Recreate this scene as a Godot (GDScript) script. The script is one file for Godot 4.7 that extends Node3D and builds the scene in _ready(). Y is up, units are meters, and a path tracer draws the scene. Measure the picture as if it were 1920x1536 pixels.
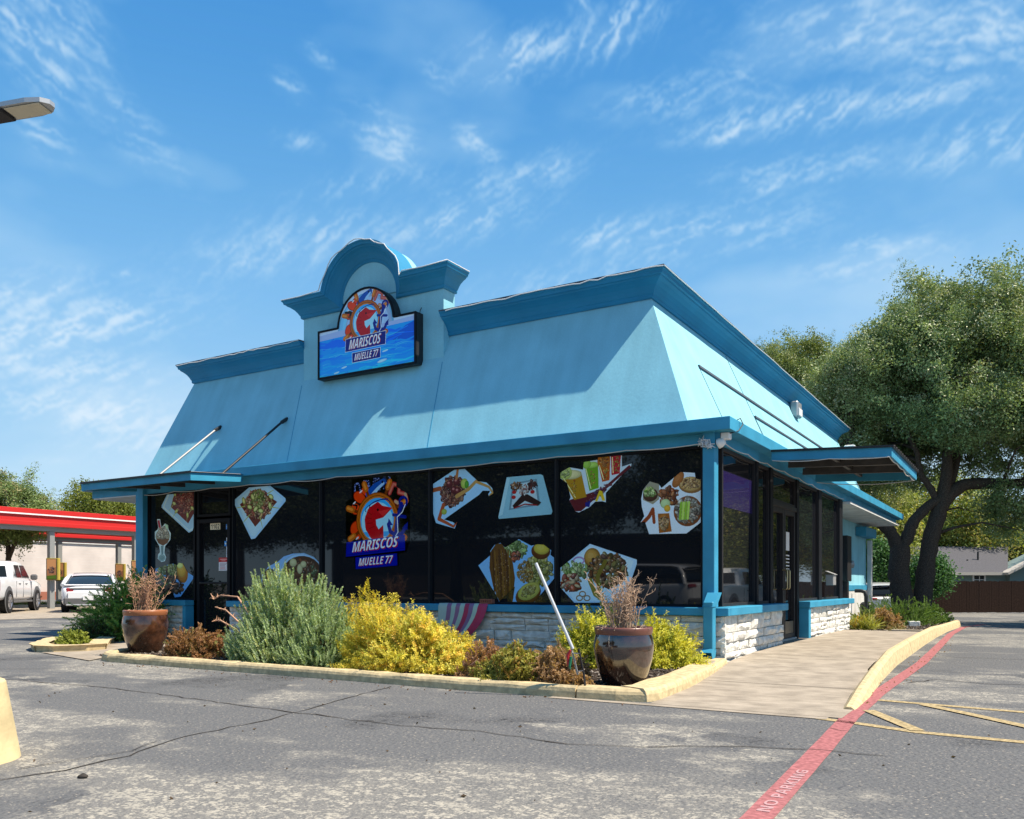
extends Node3D

# The front of the shop runs along -x from the corner at the origin, its right side along -z; y is up, metres.

func _ready() -> void:
	var cam := Camera3D.new()
	cam.name = "camera"
	add_child(cam)
	cam.position = Vector3(3.142, 1.0, 10.162)
	cam.rotation_degrees = Vector3(0, 31.27, 0)
	cam.set_frustum(0.0963614, Vector2(0, 0.0206712), 0.1, 4000.0)
	var env := Environment.new()
	env.background_mode = Environment.BG_SKY
	var sky := Sky.new()
	var psm := PanoramaSkyMaterial.new()
	psm.panorama = sky_picture()
	sky.sky_material = psm
	env.sky = sky
	env.background_energy_multiplier = 1.0
	env.tonemap_mode = Environment.TONE_MAPPER_LINEAR
	env.tonemap_exposure = 1.74
	env.sdfgi_enabled = true
	env.ssao_enabled = true
	env.ssil_enabled = true
	var we := WorldEnvironment.new()
	we.name = "world_environment"
	we.environment = env
	add_child(we)
	var sun := DirectionalLight3D.new()
	sun.name = "sun"
	sun.light_energy = 1.55
	sun.light_color = Color(1.0, 0.95, 0.87)
	sun.light_angular_distance = 0.5
	sun.shadow_enabled = true
	add_child(sun)
	sun.look_at_from_position(Vector3(0.52, 0.84, -0.14) * 50.0, Vector3.ZERO)

	make_materials()
	build_ground()
	build_shop()
	build_window_graphics()
	build_sign()
	build_canopies()
	build_beds()
	build_surroundings()
	build_trees()
	build_vehicles()
	build_small_things()

# ---------------------------------------------------------------- geometry helpers

class Geo:
	var v := PackedVector3Array()
	var n := PackedVector3Array()
	var c := PackedColorArray()
	var u := PackedVector2Array()
	var col := Color(1, 1, 1)

	func tri(a: Vector3, b: Vector3, d: Vector3) -> void:   # counter-clockwise seen from outside
		var nn := (b - a).cross(d - a).normalized()
		v.append(a); v.append(d); v.append(b)
		n.append(nn); n.append(nn); n.append(nn)
		c.append(col); c.append(col); c.append(col)

	func tris(a: Vector3, b: Vector3, d: Vector3, na: Vector3, nb: Vector3, nd: Vector3) -> void:
		v.append(a); v.append(d); v.append(b)
		n.append(na); n.append(nd); n.append(nb)
		c.append(col); c.append(col); c.append(col)

	func quad(a: Vector3, b: Vector3, d: Vector3, e: Vector3) -> void:
		tri(a, b, d)
		tri(a, d, e)

	func quads(a: Vector3, b: Vector3, d: Vector3, e: Vector3, na: Vector3, nb: Vector3, nd: Vector3, ne: Vector3) -> void:
		tris(a, b, d, na, nb, nd)
		tris(a, d, e, na, nd, ne)

	func out_quad(a: Vector3, b: Vector3, d: Vector3, e: Vector3, mid: Vector3) -> void:
		if (b - a).cross(d - a).dot((a + d) * 0.5 - mid) >= 0.0:
			quad(a, b, d, e)
		else:
			quad(a, e, d, b)

	func out_tri(a: Vector3, b: Vector3, d: Vector3, mid: Vector3) -> void:
		if (b - a).cross(d - a).dot((a + b + d) / 3.0 - mid) >= 0.0:
			tri(a, b, d)
		else:
			tri(a, d, b)

	func box(lo: Vector3, hi: Vector3, bev := 0.0) -> void:
		xbox(Transform3D(Basis(), (lo + hi) * 0.5), (hi - lo).abs(), bev)

	func xbox(x: Transform3D, size: Vector3, bev := 0.0) -> void:
		var h := size * 0.5
		var b: float = minf(bev, minf(h.x, minf(h.y, h.z)) * 0.9)
		var o := x.origin
		if b <= 0.0:
			for ax in 3:
				for s in [-1.0, 1.0]:
					var i := (ax + 1) % 3
					var j := (ax + 2) % 3
					var q := []
					for k in [[-1, -1], [1, -1], [1, 1], [-1, 1]]:
						var p := Vector3.ZERO
						p[ax] = s * h[ax]
						p[i] = k[0] * h[i]
						p[j] = k[1] * h[j]
						q.append(x * p)
					out_quad(q[0], q[1], q[2], q[3], o)
			return
		var pt := func(s: Vector3, ax: int) -> Vector3:
			var p := Vector3(s.x * (h.x - b), s.y * (h.y - b), s.z * (h.z - b))
			p[ax] = s[ax] * h[ax]
			return x * p
		for ax in 3:
			var i := (ax + 1) % 3
			var j := (ax + 2) % 3
			for s in [-1.0, 1.0]:
				var q := []
				for k in [[-1, -1], [1, -1], [1, 1], [-1, 1]]:
					var sg := Vector3.ZERO
					sg[ax] = s
					sg[i] = k[0]
					sg[j] = k[1]
					q.append(pt.call(sg, ax))
				out_quad(q[0], q[1], q[2], q[3], o)
				for t in [-1.0, 1.0]:     # the edge between face ax and face i, running along j
					var s0 := Vector3.ZERO
					s0[ax] = s
					s0[i] = t
					s0[j] = -1.0
					var s1 := s0
					s1[j] = 1.0
					out_quad(pt.call(s0, ax), pt.call(s1, ax), pt.call(s1, i), pt.call(s0, i), o)
		for a in [-1.0, 1.0]:
			for e in [-1.0, 1.0]:
				for d in [-1.0, 1.0]:
					var sg := Vector3(a, e, d)
					out_tri(pt.call(sg, 0), pt.call(sg, 1), pt.call(sg, 2), o)

	func bar(a: Vector3, b: Vector3, w: float, h: float, bev := 0.0, up := Vector3.UP) -> void:
		var z := (b - a).normalized()
		var xx := up.cross(z).normalized()
		xbox(Transform3D(Basis(xx, z.cross(xx), z), (a + b) * 0.5), Vector3(w, h, a.distance_to(b)), bev)

	func tube(p: PackedVector3Array, r: PackedFloat32Array, k := 8, caps := true) -> void:
		var m := p.size()
		if m < 2:
			return
		var ref := Vector3(0.31, 0.2, 0.93)
		var rings := []
		for i in m:
			var t := (p[mini(i + 1, m - 1)] - p[maxi(i - 1, 0)]).normalized()
			var a := t.cross(ref)
			if a.length() < 0.1:
				a = t.cross(Vector3(1, 0, 0))
			a = a.normalized()
			ref = a.cross(t)
			var b := t.cross(a)
			var ring := []
			for j in k + 1:
				var w := TAU * j / k
				ring.append(a * cos(w) + b * sin(w))
			rings.append(ring)
		for i in m - 1:
			for j in k:
				var n0: Vector3 = rings[i][j]
				var n1: Vector3 = rings[i][j + 1]
				var n2: Vector3 = rings[i + 1][j + 1]
				var n3: Vector3 = rings[i + 1][j]
				quads(p[i] + n0 * r[i], p[i] + n1 * r[i], p[i + 1] + n2 * r[i + 1], p[i + 1] + n3 * r[i + 1], n0, n1, n2, n3)
		if caps:
			for j in k:
				tri(p[0], p[0] + rings[0][j + 1] * r[0], p[0] + rings[0][j] * r[0])
				tri(p[m - 1], p[m - 1] + rings[m - 1][j] * r[m - 1], p[m - 1] + rings[m - 1][j + 1] * r[m - 1])

	func rod(a: Vector3, b: Vector3, r: float, k := 8) -> void:
		tube(PackedVector3Array([a, b]), PackedFloat32Array([r, r]), k)

	func lathe(pr: Array, k := 28, x := Transform3D()) -> void:   # pr: Vector2(radius, height) from bottom to top
		var m := pr.size()
		var nr := []
		for i in m:
			var t: Vector2 = (pr[mini(i + 1, m - 1)] - pr[maxi(i - 1, 0)]).normalized()
			nr.append(Vector2(t.y, -t.x))
		for i in m - 1:
			for j in k:
				var a := TAU * j / k
				var b := TAU * (j + 1) / k
				var q := []
				var w := []
				for e in [[i, a], [i, b], [i + 1, b], [i + 1, a]]:
					q.append(x * Vector3(pr[e[0]].x * sin(e[1]), pr[e[0]].y, pr[e[0]].x * cos(e[1])))
					w.append(x.basis * Vector3(nr[e[0]].x * sin(e[1]), nr[e[0]].y, nr[e[0]].x * cos(e[1])))
				quads(q[0], q[1], q[2], q[3], w[0], w[1], w[2], w[3])

	func prism(poly: PackedVector2Array, z0: float, z1: float, x := Transform3D()) -> void:
		var pl := poly
		if Geometry2D.is_polygon_clockwise(pl):
			pl = pl.duplicate()
			pl.reverse()
		# is_polygon_clockwise works with y down; settle by signed area instead
		var ar := 0.0
		for i in pl.size():
			ar += pl[i].cross(pl[(i + 1) % pl.size()])
		if ar < 0.0:
			pl.reverse()
		var id := Geometry2D.triangulate_polygon(pl)
		for i in range(0, id.size(), 3):
			var a := pl[id[i]]
			var b := pl[id[i + 1]]
			var d := pl[id[i + 2]]
			if (b - a).cross(d - a) < 0.0:
				var t := b
				b = d
				d = t
			tri(x * Vector3(a.x, a.y, z1), x * Vector3(b.x, b.y, z1), x * Vector3(d.x, d.y, z1))
			if z0 < z1:
				tri(x * Vector3(a.x, a.y, z0), x * Vector3(d.x, d.y, z0), x * Vector3(b.x, b.y, z0))
		if z0 < z1:
			for i in pl.size():
				var a := pl[i]
				var b := pl[(i + 1) % pl.size()]
				quad(x * Vector3(a.x, a.y, z0), x * Vector3(b.x, b.y, z0), x * Vector3(b.x, b.y, z1), x * Vector3(a.x, a.y, z1))

	func add(g: Geo, x: Transform3D) -> void:
		for i in g.v.size():
			v.append(x * g.v[i])
			n.append((x.basis * g.n[i]).normalized())
		c.append_array(g.c)

	func grid(w: int, h: int, f: Callable) -> void:     # smooth sheet: f(i, j) -> Vector3; faces towards (dj x di)
		var p := []
		for j in h + 1:
			var row := []
			for i in w + 1:
				row.append(f.call(float(i) / w, float(j) / h))
			p.append(row)
		var nn := []
		for j in h + 1:
			var row := []
			for i in w + 1:
				var dx: Vector3 = p[j][mini(i + 1, w)] - p[j][maxi(i - 1, 0)]
				var dy: Vector3 = p[mini(j + 1, h)][i] - p[maxi(j - 1, 0)][i]
				row.append(dx.cross(dy).normalized())
			nn.append(row)
		for j in h:
			for i in w:
				quads(p[j][i], p[j][i + 1], p[j + 1][i + 1], p[j + 1][i], nn[j][i], nn[j][i + 1], nn[j + 1][i + 1], nn[j + 1][i])

	func mesh() -> ArrayMesh:
		var a := []
		a.resize(Mesh.ARRAY_MAX)
		a[Mesh.ARRAY_VERTEX] = v
		a[Mesh.ARRAY_NORMAL] = n
		a[Mesh.ARRAY_COLOR] = c
		if u.size() == v.size():
			a[Mesh.ARRAY_TEX_UV] = u
		var m := ArrayMesh.new()
		m.add_surface_from_arrays(Mesh.PRIMITIVE_TRIANGLES, a)
		return m

# ---------------------------------------------------------------- object helpers

var taken := {}

func numbered(called: String) -> String:
	taken[called] = taken.get(called, -1) + 1
	return called if taken[called] == 0 else "%s_%03d" % [called, taken[called]]

func thing(called: String, label: String, category: String, at := Vector3.ZERO, turn := 0.0, group := "") -> Node3D:
	var o := Node3D.new()
	o.name = numbered(called)
	add_child(o)
	o.position = at
	o.rotation.y = turn
	tag(o, label, category, group)
	return o

func tag(o: Node, label: String, category: String, group := "") -> void:
	o.set_meta("label", label)
	o.set_meta("category", category)
	if group:
		o.set_meta("group", group)

func part(parent: Node, called: String, shape, m: Material, x := Transform3D()) -> MeshInstance3D:
	var o := MeshInstance3D.new()
	o.name = called
	o.mesh = shape.mesh() if shape is Geo else shape
	o.material_override = m
	o.transform = x
	parent.add_child(o, true)
	return o

func single(called: String, shape, m: Material, label: String, category: String, at := Vector3.ZERO, turn := 0.0, group := "") -> MeshInstance3D:
	var o := part(self, numbered(called), shape, m)
	o.position = at
	o.rotation.y = turn
	tag(o, label, category, group)
	return o

func struct(called: String, shape, m: Material, label := "", category := "", kind := "structure") -> MeshInstance3D:
	var o := part(self, numbered(called), shape, m)
	o.set_meta("kind", kind)
	o.set_meta("label", label)
	o.set_meta("category", category)
	return o

func scatter(parent: Node, called: String, mesh: Mesh, m: Material, xs: Array, cols: Array) -> MultiMeshInstance3D:
	var mm := MultiMesh.new()
	mm.transform_format = MultiMesh.TRANSFORM_3D
	mm.use_colors = true
	mm.mesh = mesh
	mm.instance_count = xs.size()
	for i in xs.size():
		mm.set_instance_transform(i, xs[i])
		mm.set_instance_color(i, cols[i])
	var o := MultiMeshInstance3D.new()
	o.name = called
	o.multimesh = mm
	o.material_override = m
	parent.add_child(o, true)
	return o

func T(x: float, y: float, z: float) -> Transform3D:
	return Transform3D(Basis(), Vector3(x, y, z))

func rng(s: int) -> RandomNumberGenerator:
	var r := RandomNumberGenerator.new()
	r.seed = s
	return r

# ---------------------------------------------------------------- materials

var mats := {}

func mat(called: String, c: Color, rough := 0.7, metal := 0.0, spec := 0.5) -> StandardMaterial3D:   # c is a linear base colour
	var m := StandardMaterial3D.new()
	m.resource_name = called
	m.albedo_color = c.linear_to_srgb()
	m.roughness = rough
	m.metallic = metal
	m.metallic_specular = spec
	mats[called] = m
	return m

func ntex(sd: int, freq: float, lo: float, hi: float, oct := 4, normal := 0.0, size := 512) -> NoiseTexture2D:
	var f := FastNoiseLite.new()
	f.seed = sd
	f.noise_type = FastNoiseLite.TYPE_SIMPLEX_SMOOTH
	f.frequency = freq
	f.fractal_octaves = oct
	var t := NoiseTexture2D.new()
	t.width = size
	t.height = size
	t.seamless = true
	t.noise = f
	if normal > 0.0:
		t.as_normal_map = true
		t.bump_strength = normal
	else:
		var g := Gradient.new()
		g.set_color(0, Color(lo, lo, lo))
		g.set_color(1, Color(hi, hi, hi))
		t.color_ramp = g
	return t

func dress(m: StandardMaterial3D, albedo: Texture2D, scale: float, normal: Texture2D = null, strength := 1.0) -> StandardMaterial3D:
	m.albedo_texture = albedo
	if normal:
		m.normal_enabled = true
		m.normal_texture = normal
		m.normal_scale = strength
	m.uv1_triplanar = true
	m.uv1_world_triplanar = true
	m.uv1_scale = Vector3(scale, scale, scale)
	return m

func make_materials() -> void:
	var mottled := ntex(3, 0.006, 0.86, 1.0, 5)
	var streaky := ntex(5, 0.012, 0.78, 1.0, 5)
	var grainy := ntex(11, 0.09, 0.0, 1.0, 3, 2.0)
	var fine_n := ntex(17, 0.2, 0.0, 1.0, 2, 2.0)
	var rough_n := ntex(13, 0.03, 0.0, 1.0, 5, 5.0)
	dress(mat("light_stucco", Color(0.28, 0.61, 0.725), 0.85, 0.0, 0.3), weathered(), 0.16, fine_n, 0.05)
	dress(mat("blue_trim", Color(0.045, 0.32, 0.52), 0.55, 0.0, 0.4), mottled, 0.4, grainy, 0.12)
	dress(mat("blue_cornice", Color(0.018, 0.24, 0.44), 0.6, 0.0, 0.4), mottled, 0.3, grainy, 0.1)
	dress(mat("white_stone", Color(0.86, 0.84, 0.78), 0.8, 0.0, 0.3), streaky, 1.1, rough_n, 0.7)
	dress(mat("white_soffit", Color(0.72, 0.72, 0.7), 0.9, 0.0, 0.2), mottled, 0.5, grainy, 0.6)
	mat("drip_edge", Color(0.72, 0.72, 0.72), 0.5, 0.0, 0.5)
	dress(mat("roof_grey", Color(0.35, 0.35, 0.35), 0.9), mottled, 0.2)
	mat("black_frame", Color(0.010, 0.011, 0.014), 0.6, 0.0, 0.25)
	var g := mat("dark_glass", Color(0.010, 0.011, 0.014), 0.02, 0.0, 0.5)
	g.normal_enabled = false
	mat("bronze_frame", Color(0.03, 0.028, 0.03), 0.5, 0.2, 0.3)
	dress(mat("bronze_plate", Color(0.2, 0.16, 0.11), 0.4, 0.7), streaky, 2.0)
	mat("brass", Color(0.45, 0.36, 0.2), 0.3, 0.9)
	mat("white_wire", Color(0.6, 0.58, 0.54), 0.6)
	mat("white_paint", Color(0.75, 0.75, 0.75), 0.5)
	mat("grey_metal", Color(0.4, 0.42, 0.44), 0.4, 0.5)
	mat("galvanised", Color(0.34, 0.34, 0.34), 0.55, 0.4)
	mat("dark_metal", Color(0.02, 0.022, 0.025), 0.5, 0.2)
	dress(mat("canopy_sheet", Color(0.09, 0.085, 0.08), 0.55, 0.3), streaky, 0.8)
	mat("slate_strip", Color(0.05, 0.065, 0.09), 0.7)
	dress(mat("concrete", Color(0.45, 0.39, 0.315), 0.9, 0.0, 0.2), weathered(true), 0.4, rough_n, 0.2)
	dress(mat("kerb_yellow", Color(0.72, 0.58, 0.34), 0.85, 0.0, 0.25), ntex(21, 0.035, 0.72, 1.0, 5), 0.6, grainy, 0.3)
	dress(mat("pale_yellow", Color(0.74, 0.60, 0.34), 0.8, 0.0, 0.3), streaky, 0.7, rough_n, 0.3)
	dress(mat("red_paint", Color(0.49, 0.19, 0.195), 0.9, 0.0, 0.2), ntex(23, 0.05, 0.7, 1.0, 5), 0.9)
	dress(mat("stripe_yellow", Color(0.62, 0.49, 0.27), 0.9, 0.0, 0.2), ntex(23, 0.05, 0.6, 1.0, 5), 0.9)
	mat("crack", Color(0.055, 0.05, 0.046), 0.95, 0.0, 0.1)
	dress(mat("stencil_white", Color(0.58, 0.34, 0.35), 0.9), ntex(23, 0.09, 0.75, 1.0, 5), 3.0)
	dress(mat("mulch", Color(0.055, 0.042, 0.034), 0.95, 0.0, 0.2), streaky, 2.0, rough_n, 1.2)
	var lf := mat("leaf", Color(1, 1, 1), 0.5, 0.0, 0.4)
	lf.vertex_color_use_as_albedo = true
	lf.backlight_enabled = true
	lf.backlight = Color(0.9, 0.9, 0.6)
	lf.cull_mode = BaseMaterial3D.CULL_DISABLED
	var ol := mat("oak_leaf", Color(1, 1, 1), 0.45, 0.0, 0.45)
	ol.vertex_color_use_as_albedo = true
	ol.backlight_enabled = true
	ol.backlight = Color(0.75, 0.75, 0.5)
	ol.cull_mode = BaseMaterial3D.CULL_DISABLED
	var ch := mat("tinted", Color(1, 1, 1), 0.9, 0.0, 0.2)
	ch.vertex_color_use_as_albedo = true
	var pl := mat("painted", Color(1, 1, 1), 0.45, 0.0, 0.5)
	pl.vertex_color_use_as_albedo = true
	dress(mat("bark", Color(0.17, 0.13, 0.105), 0.95, 0.0, 0.15), ntex(31, 0.03, 0.5, 1.0, 4), 1.4, rough_n, 1.6)
	dress(mat("pale_bark", Color(0.16, 0.13, 0.1), 0.95, 0.0, 0.15), ntex(31, 0.03, 0.5, 1.0, 4), 1.4, rough_n, 1.2)
	mat("dry_twig", Color(0.52, 0.31, 0.2), 0.9, 0.0, 0.2)
	mat("green_stem", Color(0.1, 0.08, 0.045), 0.9, 0.0, 0.2)
	var car := mat("car_white", Color(0.74, 0.75, 0.77), 0.25, 0.0, 0.5)
	car.clearcoat_enabled = true
	car.clearcoat = 0.8
	car.clearcoat_roughness = 0.05
	mat("car_glass", Color(0.012, 0.016, 0.018), 0.1, 0.0, 0.35)
	mat("tyre", Color(0.02, 0.02, 0.021), 0.85, 0.0, 0.3)
	mat("rim", Color(0.6, 0.6, 0.62), 0.25, 0.9)
	mat("plastic_grey", Color(0.1, 0.1, 0.105), 0.6)
	mat("tail_red", Color(0.3, 0.012, 0.015), 0.2, 0.0, 0.6)
	mat("canopy_red", Color(0.5, 0.012, 0.01), 0.5, 0.0, 0.5)
	mat("post_grey", Color(0.25, 0.26, 0.26), 0.55, 0.2)
	mat("sign_yellow", Color(0.45, 0.34, 0.05), 0.5)
	mat("brick_red", Color(0.3, 0.105, 0.065), 0.9)
	dress(mat("cream_wall", Color(0.66, 0.585, 0.54), 0.9, 0.0, 0.2), mottled, 0.12)
	dress(mat("fence_wood", Color(0.062, 0.038, 0.03), 0.9, 0.0, 0.2), ntex(41, 0.03, 0.6, 1.0, 4), 0.8)
	dress(mat("shingle_grey", Color(0.135, 0.135, 0.15), 0.95, 0.0, 0.2), ntex(43, 0.05, 0.75, 1.0, 4), 0.35)
	mat("house_wall", Color(0.17, 0.24, 0.235), 0.85)
	mat("house_trim", Color(0.5, 0.46, 0.4), 0.8)
	var gr := mat("grass", Color(1, 1, 1), 0.7, 0.0, 0.3)
	gr.vertex_color_use_as_albedo = true
	gr.cull_mode = BaseMaterial3D.CULL_DISABLED
	mat("black_rubber", Color(0.03, 0.03, 0.03), 0.7)
	mat("purple", Color(0.05, 0.03, 0.16), 0.6)
	make_asphalt()

func weathered(brushed := false) -> ImageTexture:   # faint rain streaks and cloudy fading for painted stucco
	var f := FastNoiseLite.new()
	f.seed = 61
	f.frequency = 0.02
	f.fractal_octaves = 5
	var st := f.get_seamless_image(64, 1024) if brushed else f.get_seamless_image(1024, 48)
	st.resize(1024, 1024, Image.INTERPOLATE_CUBIC)
	f.seed = 62
	f.frequency = 0.006
	var cl := f.get_seamless_image(1024, 1024)
	f.seed = 63
	f.frequency = 0.2
	f.fractal_octaves = 2
	var fi := f.get_seamless_image(1024, 1024)
	var a := st.get_data()
	var b := cl.get_data()
	var e := fi.get_data()
	var o := PackedByteArray()
	o.resize(a.size())
	for i in a.size():
		o[i] = int(clampf(255.0 * ((0.83 + 0.06 * a[i] / 255.0 + 0.10 * b[i] / 255.0 + 0.06 * e[i] / 255.0) if not brushed else (0.66 + 0.09 * a[i] / 255.0 + 0.20 * b[i] / 255.0 + 0.10 * e[i] / 255.0)), 0, 255))
	return ImageTexture.create_from_image(Image.create_from_data(1024, 1024, false, Image.FORMAT_L8, o))

func make_asphalt() -> void:
	var r := rng(77)
	var S := 1024
	var im := Image.create(S, S, false, Image.FORMAT_RGB8)
	im.fill(Color(0.375, 0.38, 0.388))
	var tones := [Color(0.355, 0.36, 0.37), Color(0.31, 0.315, 0.325), Color(0.41, 0.412, 0.415), Color(0.39, 0.395, 0.4), Color(0.435, 0.43, 0.42), Color(0.48, 0.465, 0.44), Color(0.36, 0.37, 0.38), Color(0.6, 0.575, 0.53)]
	for i in 150000:
		var k := r.randi() % 46
		var w := 1 + r.randi() % 5
		var h := 1 + r.randi() % 4
		im.fill_rect(Rect2i(r.randi() % S, r.randi() % S, w, h), tones[k % 7 if k < 14 else [0, 2, 3, 6][k % 4]])
	for i in 1500:
		im.fill_rect(Rect2i(r.randi() % S, r.randi() % S, 2 + r.randi() % 5, 2 + r.randi() % 3), tones[7])
	# flakes where the sealing coat has come off: clusters of small irregular patches
	var mk := Image.create(S, S, false, Image.FORMAT_RGB8)
	mk.fill(Color(0.2, 0.2, 0.2))
	for i in 1500:
		var cx := r.randf() * S
		var cy := r.randf() * S
		var big := 3.0 + 24.0 * r.randf() * r.randf()
		var cc := 0.65 + 0.35 * r.randf()
		for j in 7 + r.randi() % 14:
			var x := fposmod(cx + r.randfn() * big * 0.75, S)
			var y := fposmod(cy + r.randfn() * big * 0.6, S)
			mk.fill_rect(Rect2i(int(x), int(y), 2 + r.randi() % int(big * 0.6 + 2.0), 1 + r.randi() % int(big * 0.45 + 2.0)), Color(cc, cc, cc))
	for i in 30000:
		var cc := r.randf()
		mk.fill_rect(Rect2i(r.randi() % S, r.randi() % S, 1 + r.randi() % 3, 1 + r.randi() % 3), Color(cc, cc, cc))
	# large worn areas, once over the whole lot
	var f := FastNoiseLite.new()
	f.seed = 9
	f.frequency = 0.006
	f.fractal_octaves = 5
	var f2 := FastNoiseLite.new()
	f2.seed = 19
	f2.frequency = 0.03
	f2.fractal_octaves = 4
	var L := 1024
	var big_im := Image.create(L, L, false, Image.FORMAT_RGBA8)
	for y in L:
		for x in L:
			var q := f.get_noise_2d(x * 1.0, y * 1.6) * 2.0 + f2.get_noise_2d(x, y * 1.5) * 0.8
			var px := -16.0 + 26.0 * x / L
			var pz := -12.0 + 26.0 * y / L
			q += 0.75 * smoothstep(5.2, 7.5, pz) - 0.05 - 0.55 * smoothstep(-0.8, 0.6, pz - 3.4) * (1.0 - smoothstep(4.3, 5.3, pz)) * smoothstep(-3.5, -1.0, px)
			var a := 0.04 + 0.96 * smoothstep(-0.25, 0.65, q)
			var oil := f.get_noise_2d(x * 1.7 + 4000.0, y * 1.7)
			if oil > 0.3 and a < 0.6:
				big_im.set_pixel(x, y, Color(0.22, 0.225, 0.235, minf(1.0, (oil - 0.3) * 5.0)))
			else:
				big_im.set_pixel(x, y, Color(0.66, 0.64, 0.595, a))
	var m := mat("asphalt", Color(1, 1, 1), 0.92, 0.0, 0.22)
	m.albedo_texture = ImageTexture.create_from_image(im)
	m.uv1_triplanar = true
	m.uv1_world_triplanar = true
	m.uv1_scale = Vector3(0.42, 0.42, 0.42)
	m.normal_enabled = true
	m.normal_texture = ntex(15, 0.11, 0.0, 1.0, 3, 6.0)
	m.normal_scale = 0.35
	m.detail_enabled = true
	m.detail_blend_mode = BaseMaterial3D.BLEND_MODE_MIX
	m.detail_uv_layer = BaseMaterial3D.DETAIL_UV_2
	m.detail_albedo = ImageTexture.create_from_image(big_im)
	m.detail_mask = ImageTexture.create_from_image(mk)

# ---------------------------------------------------------------- sky

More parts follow.
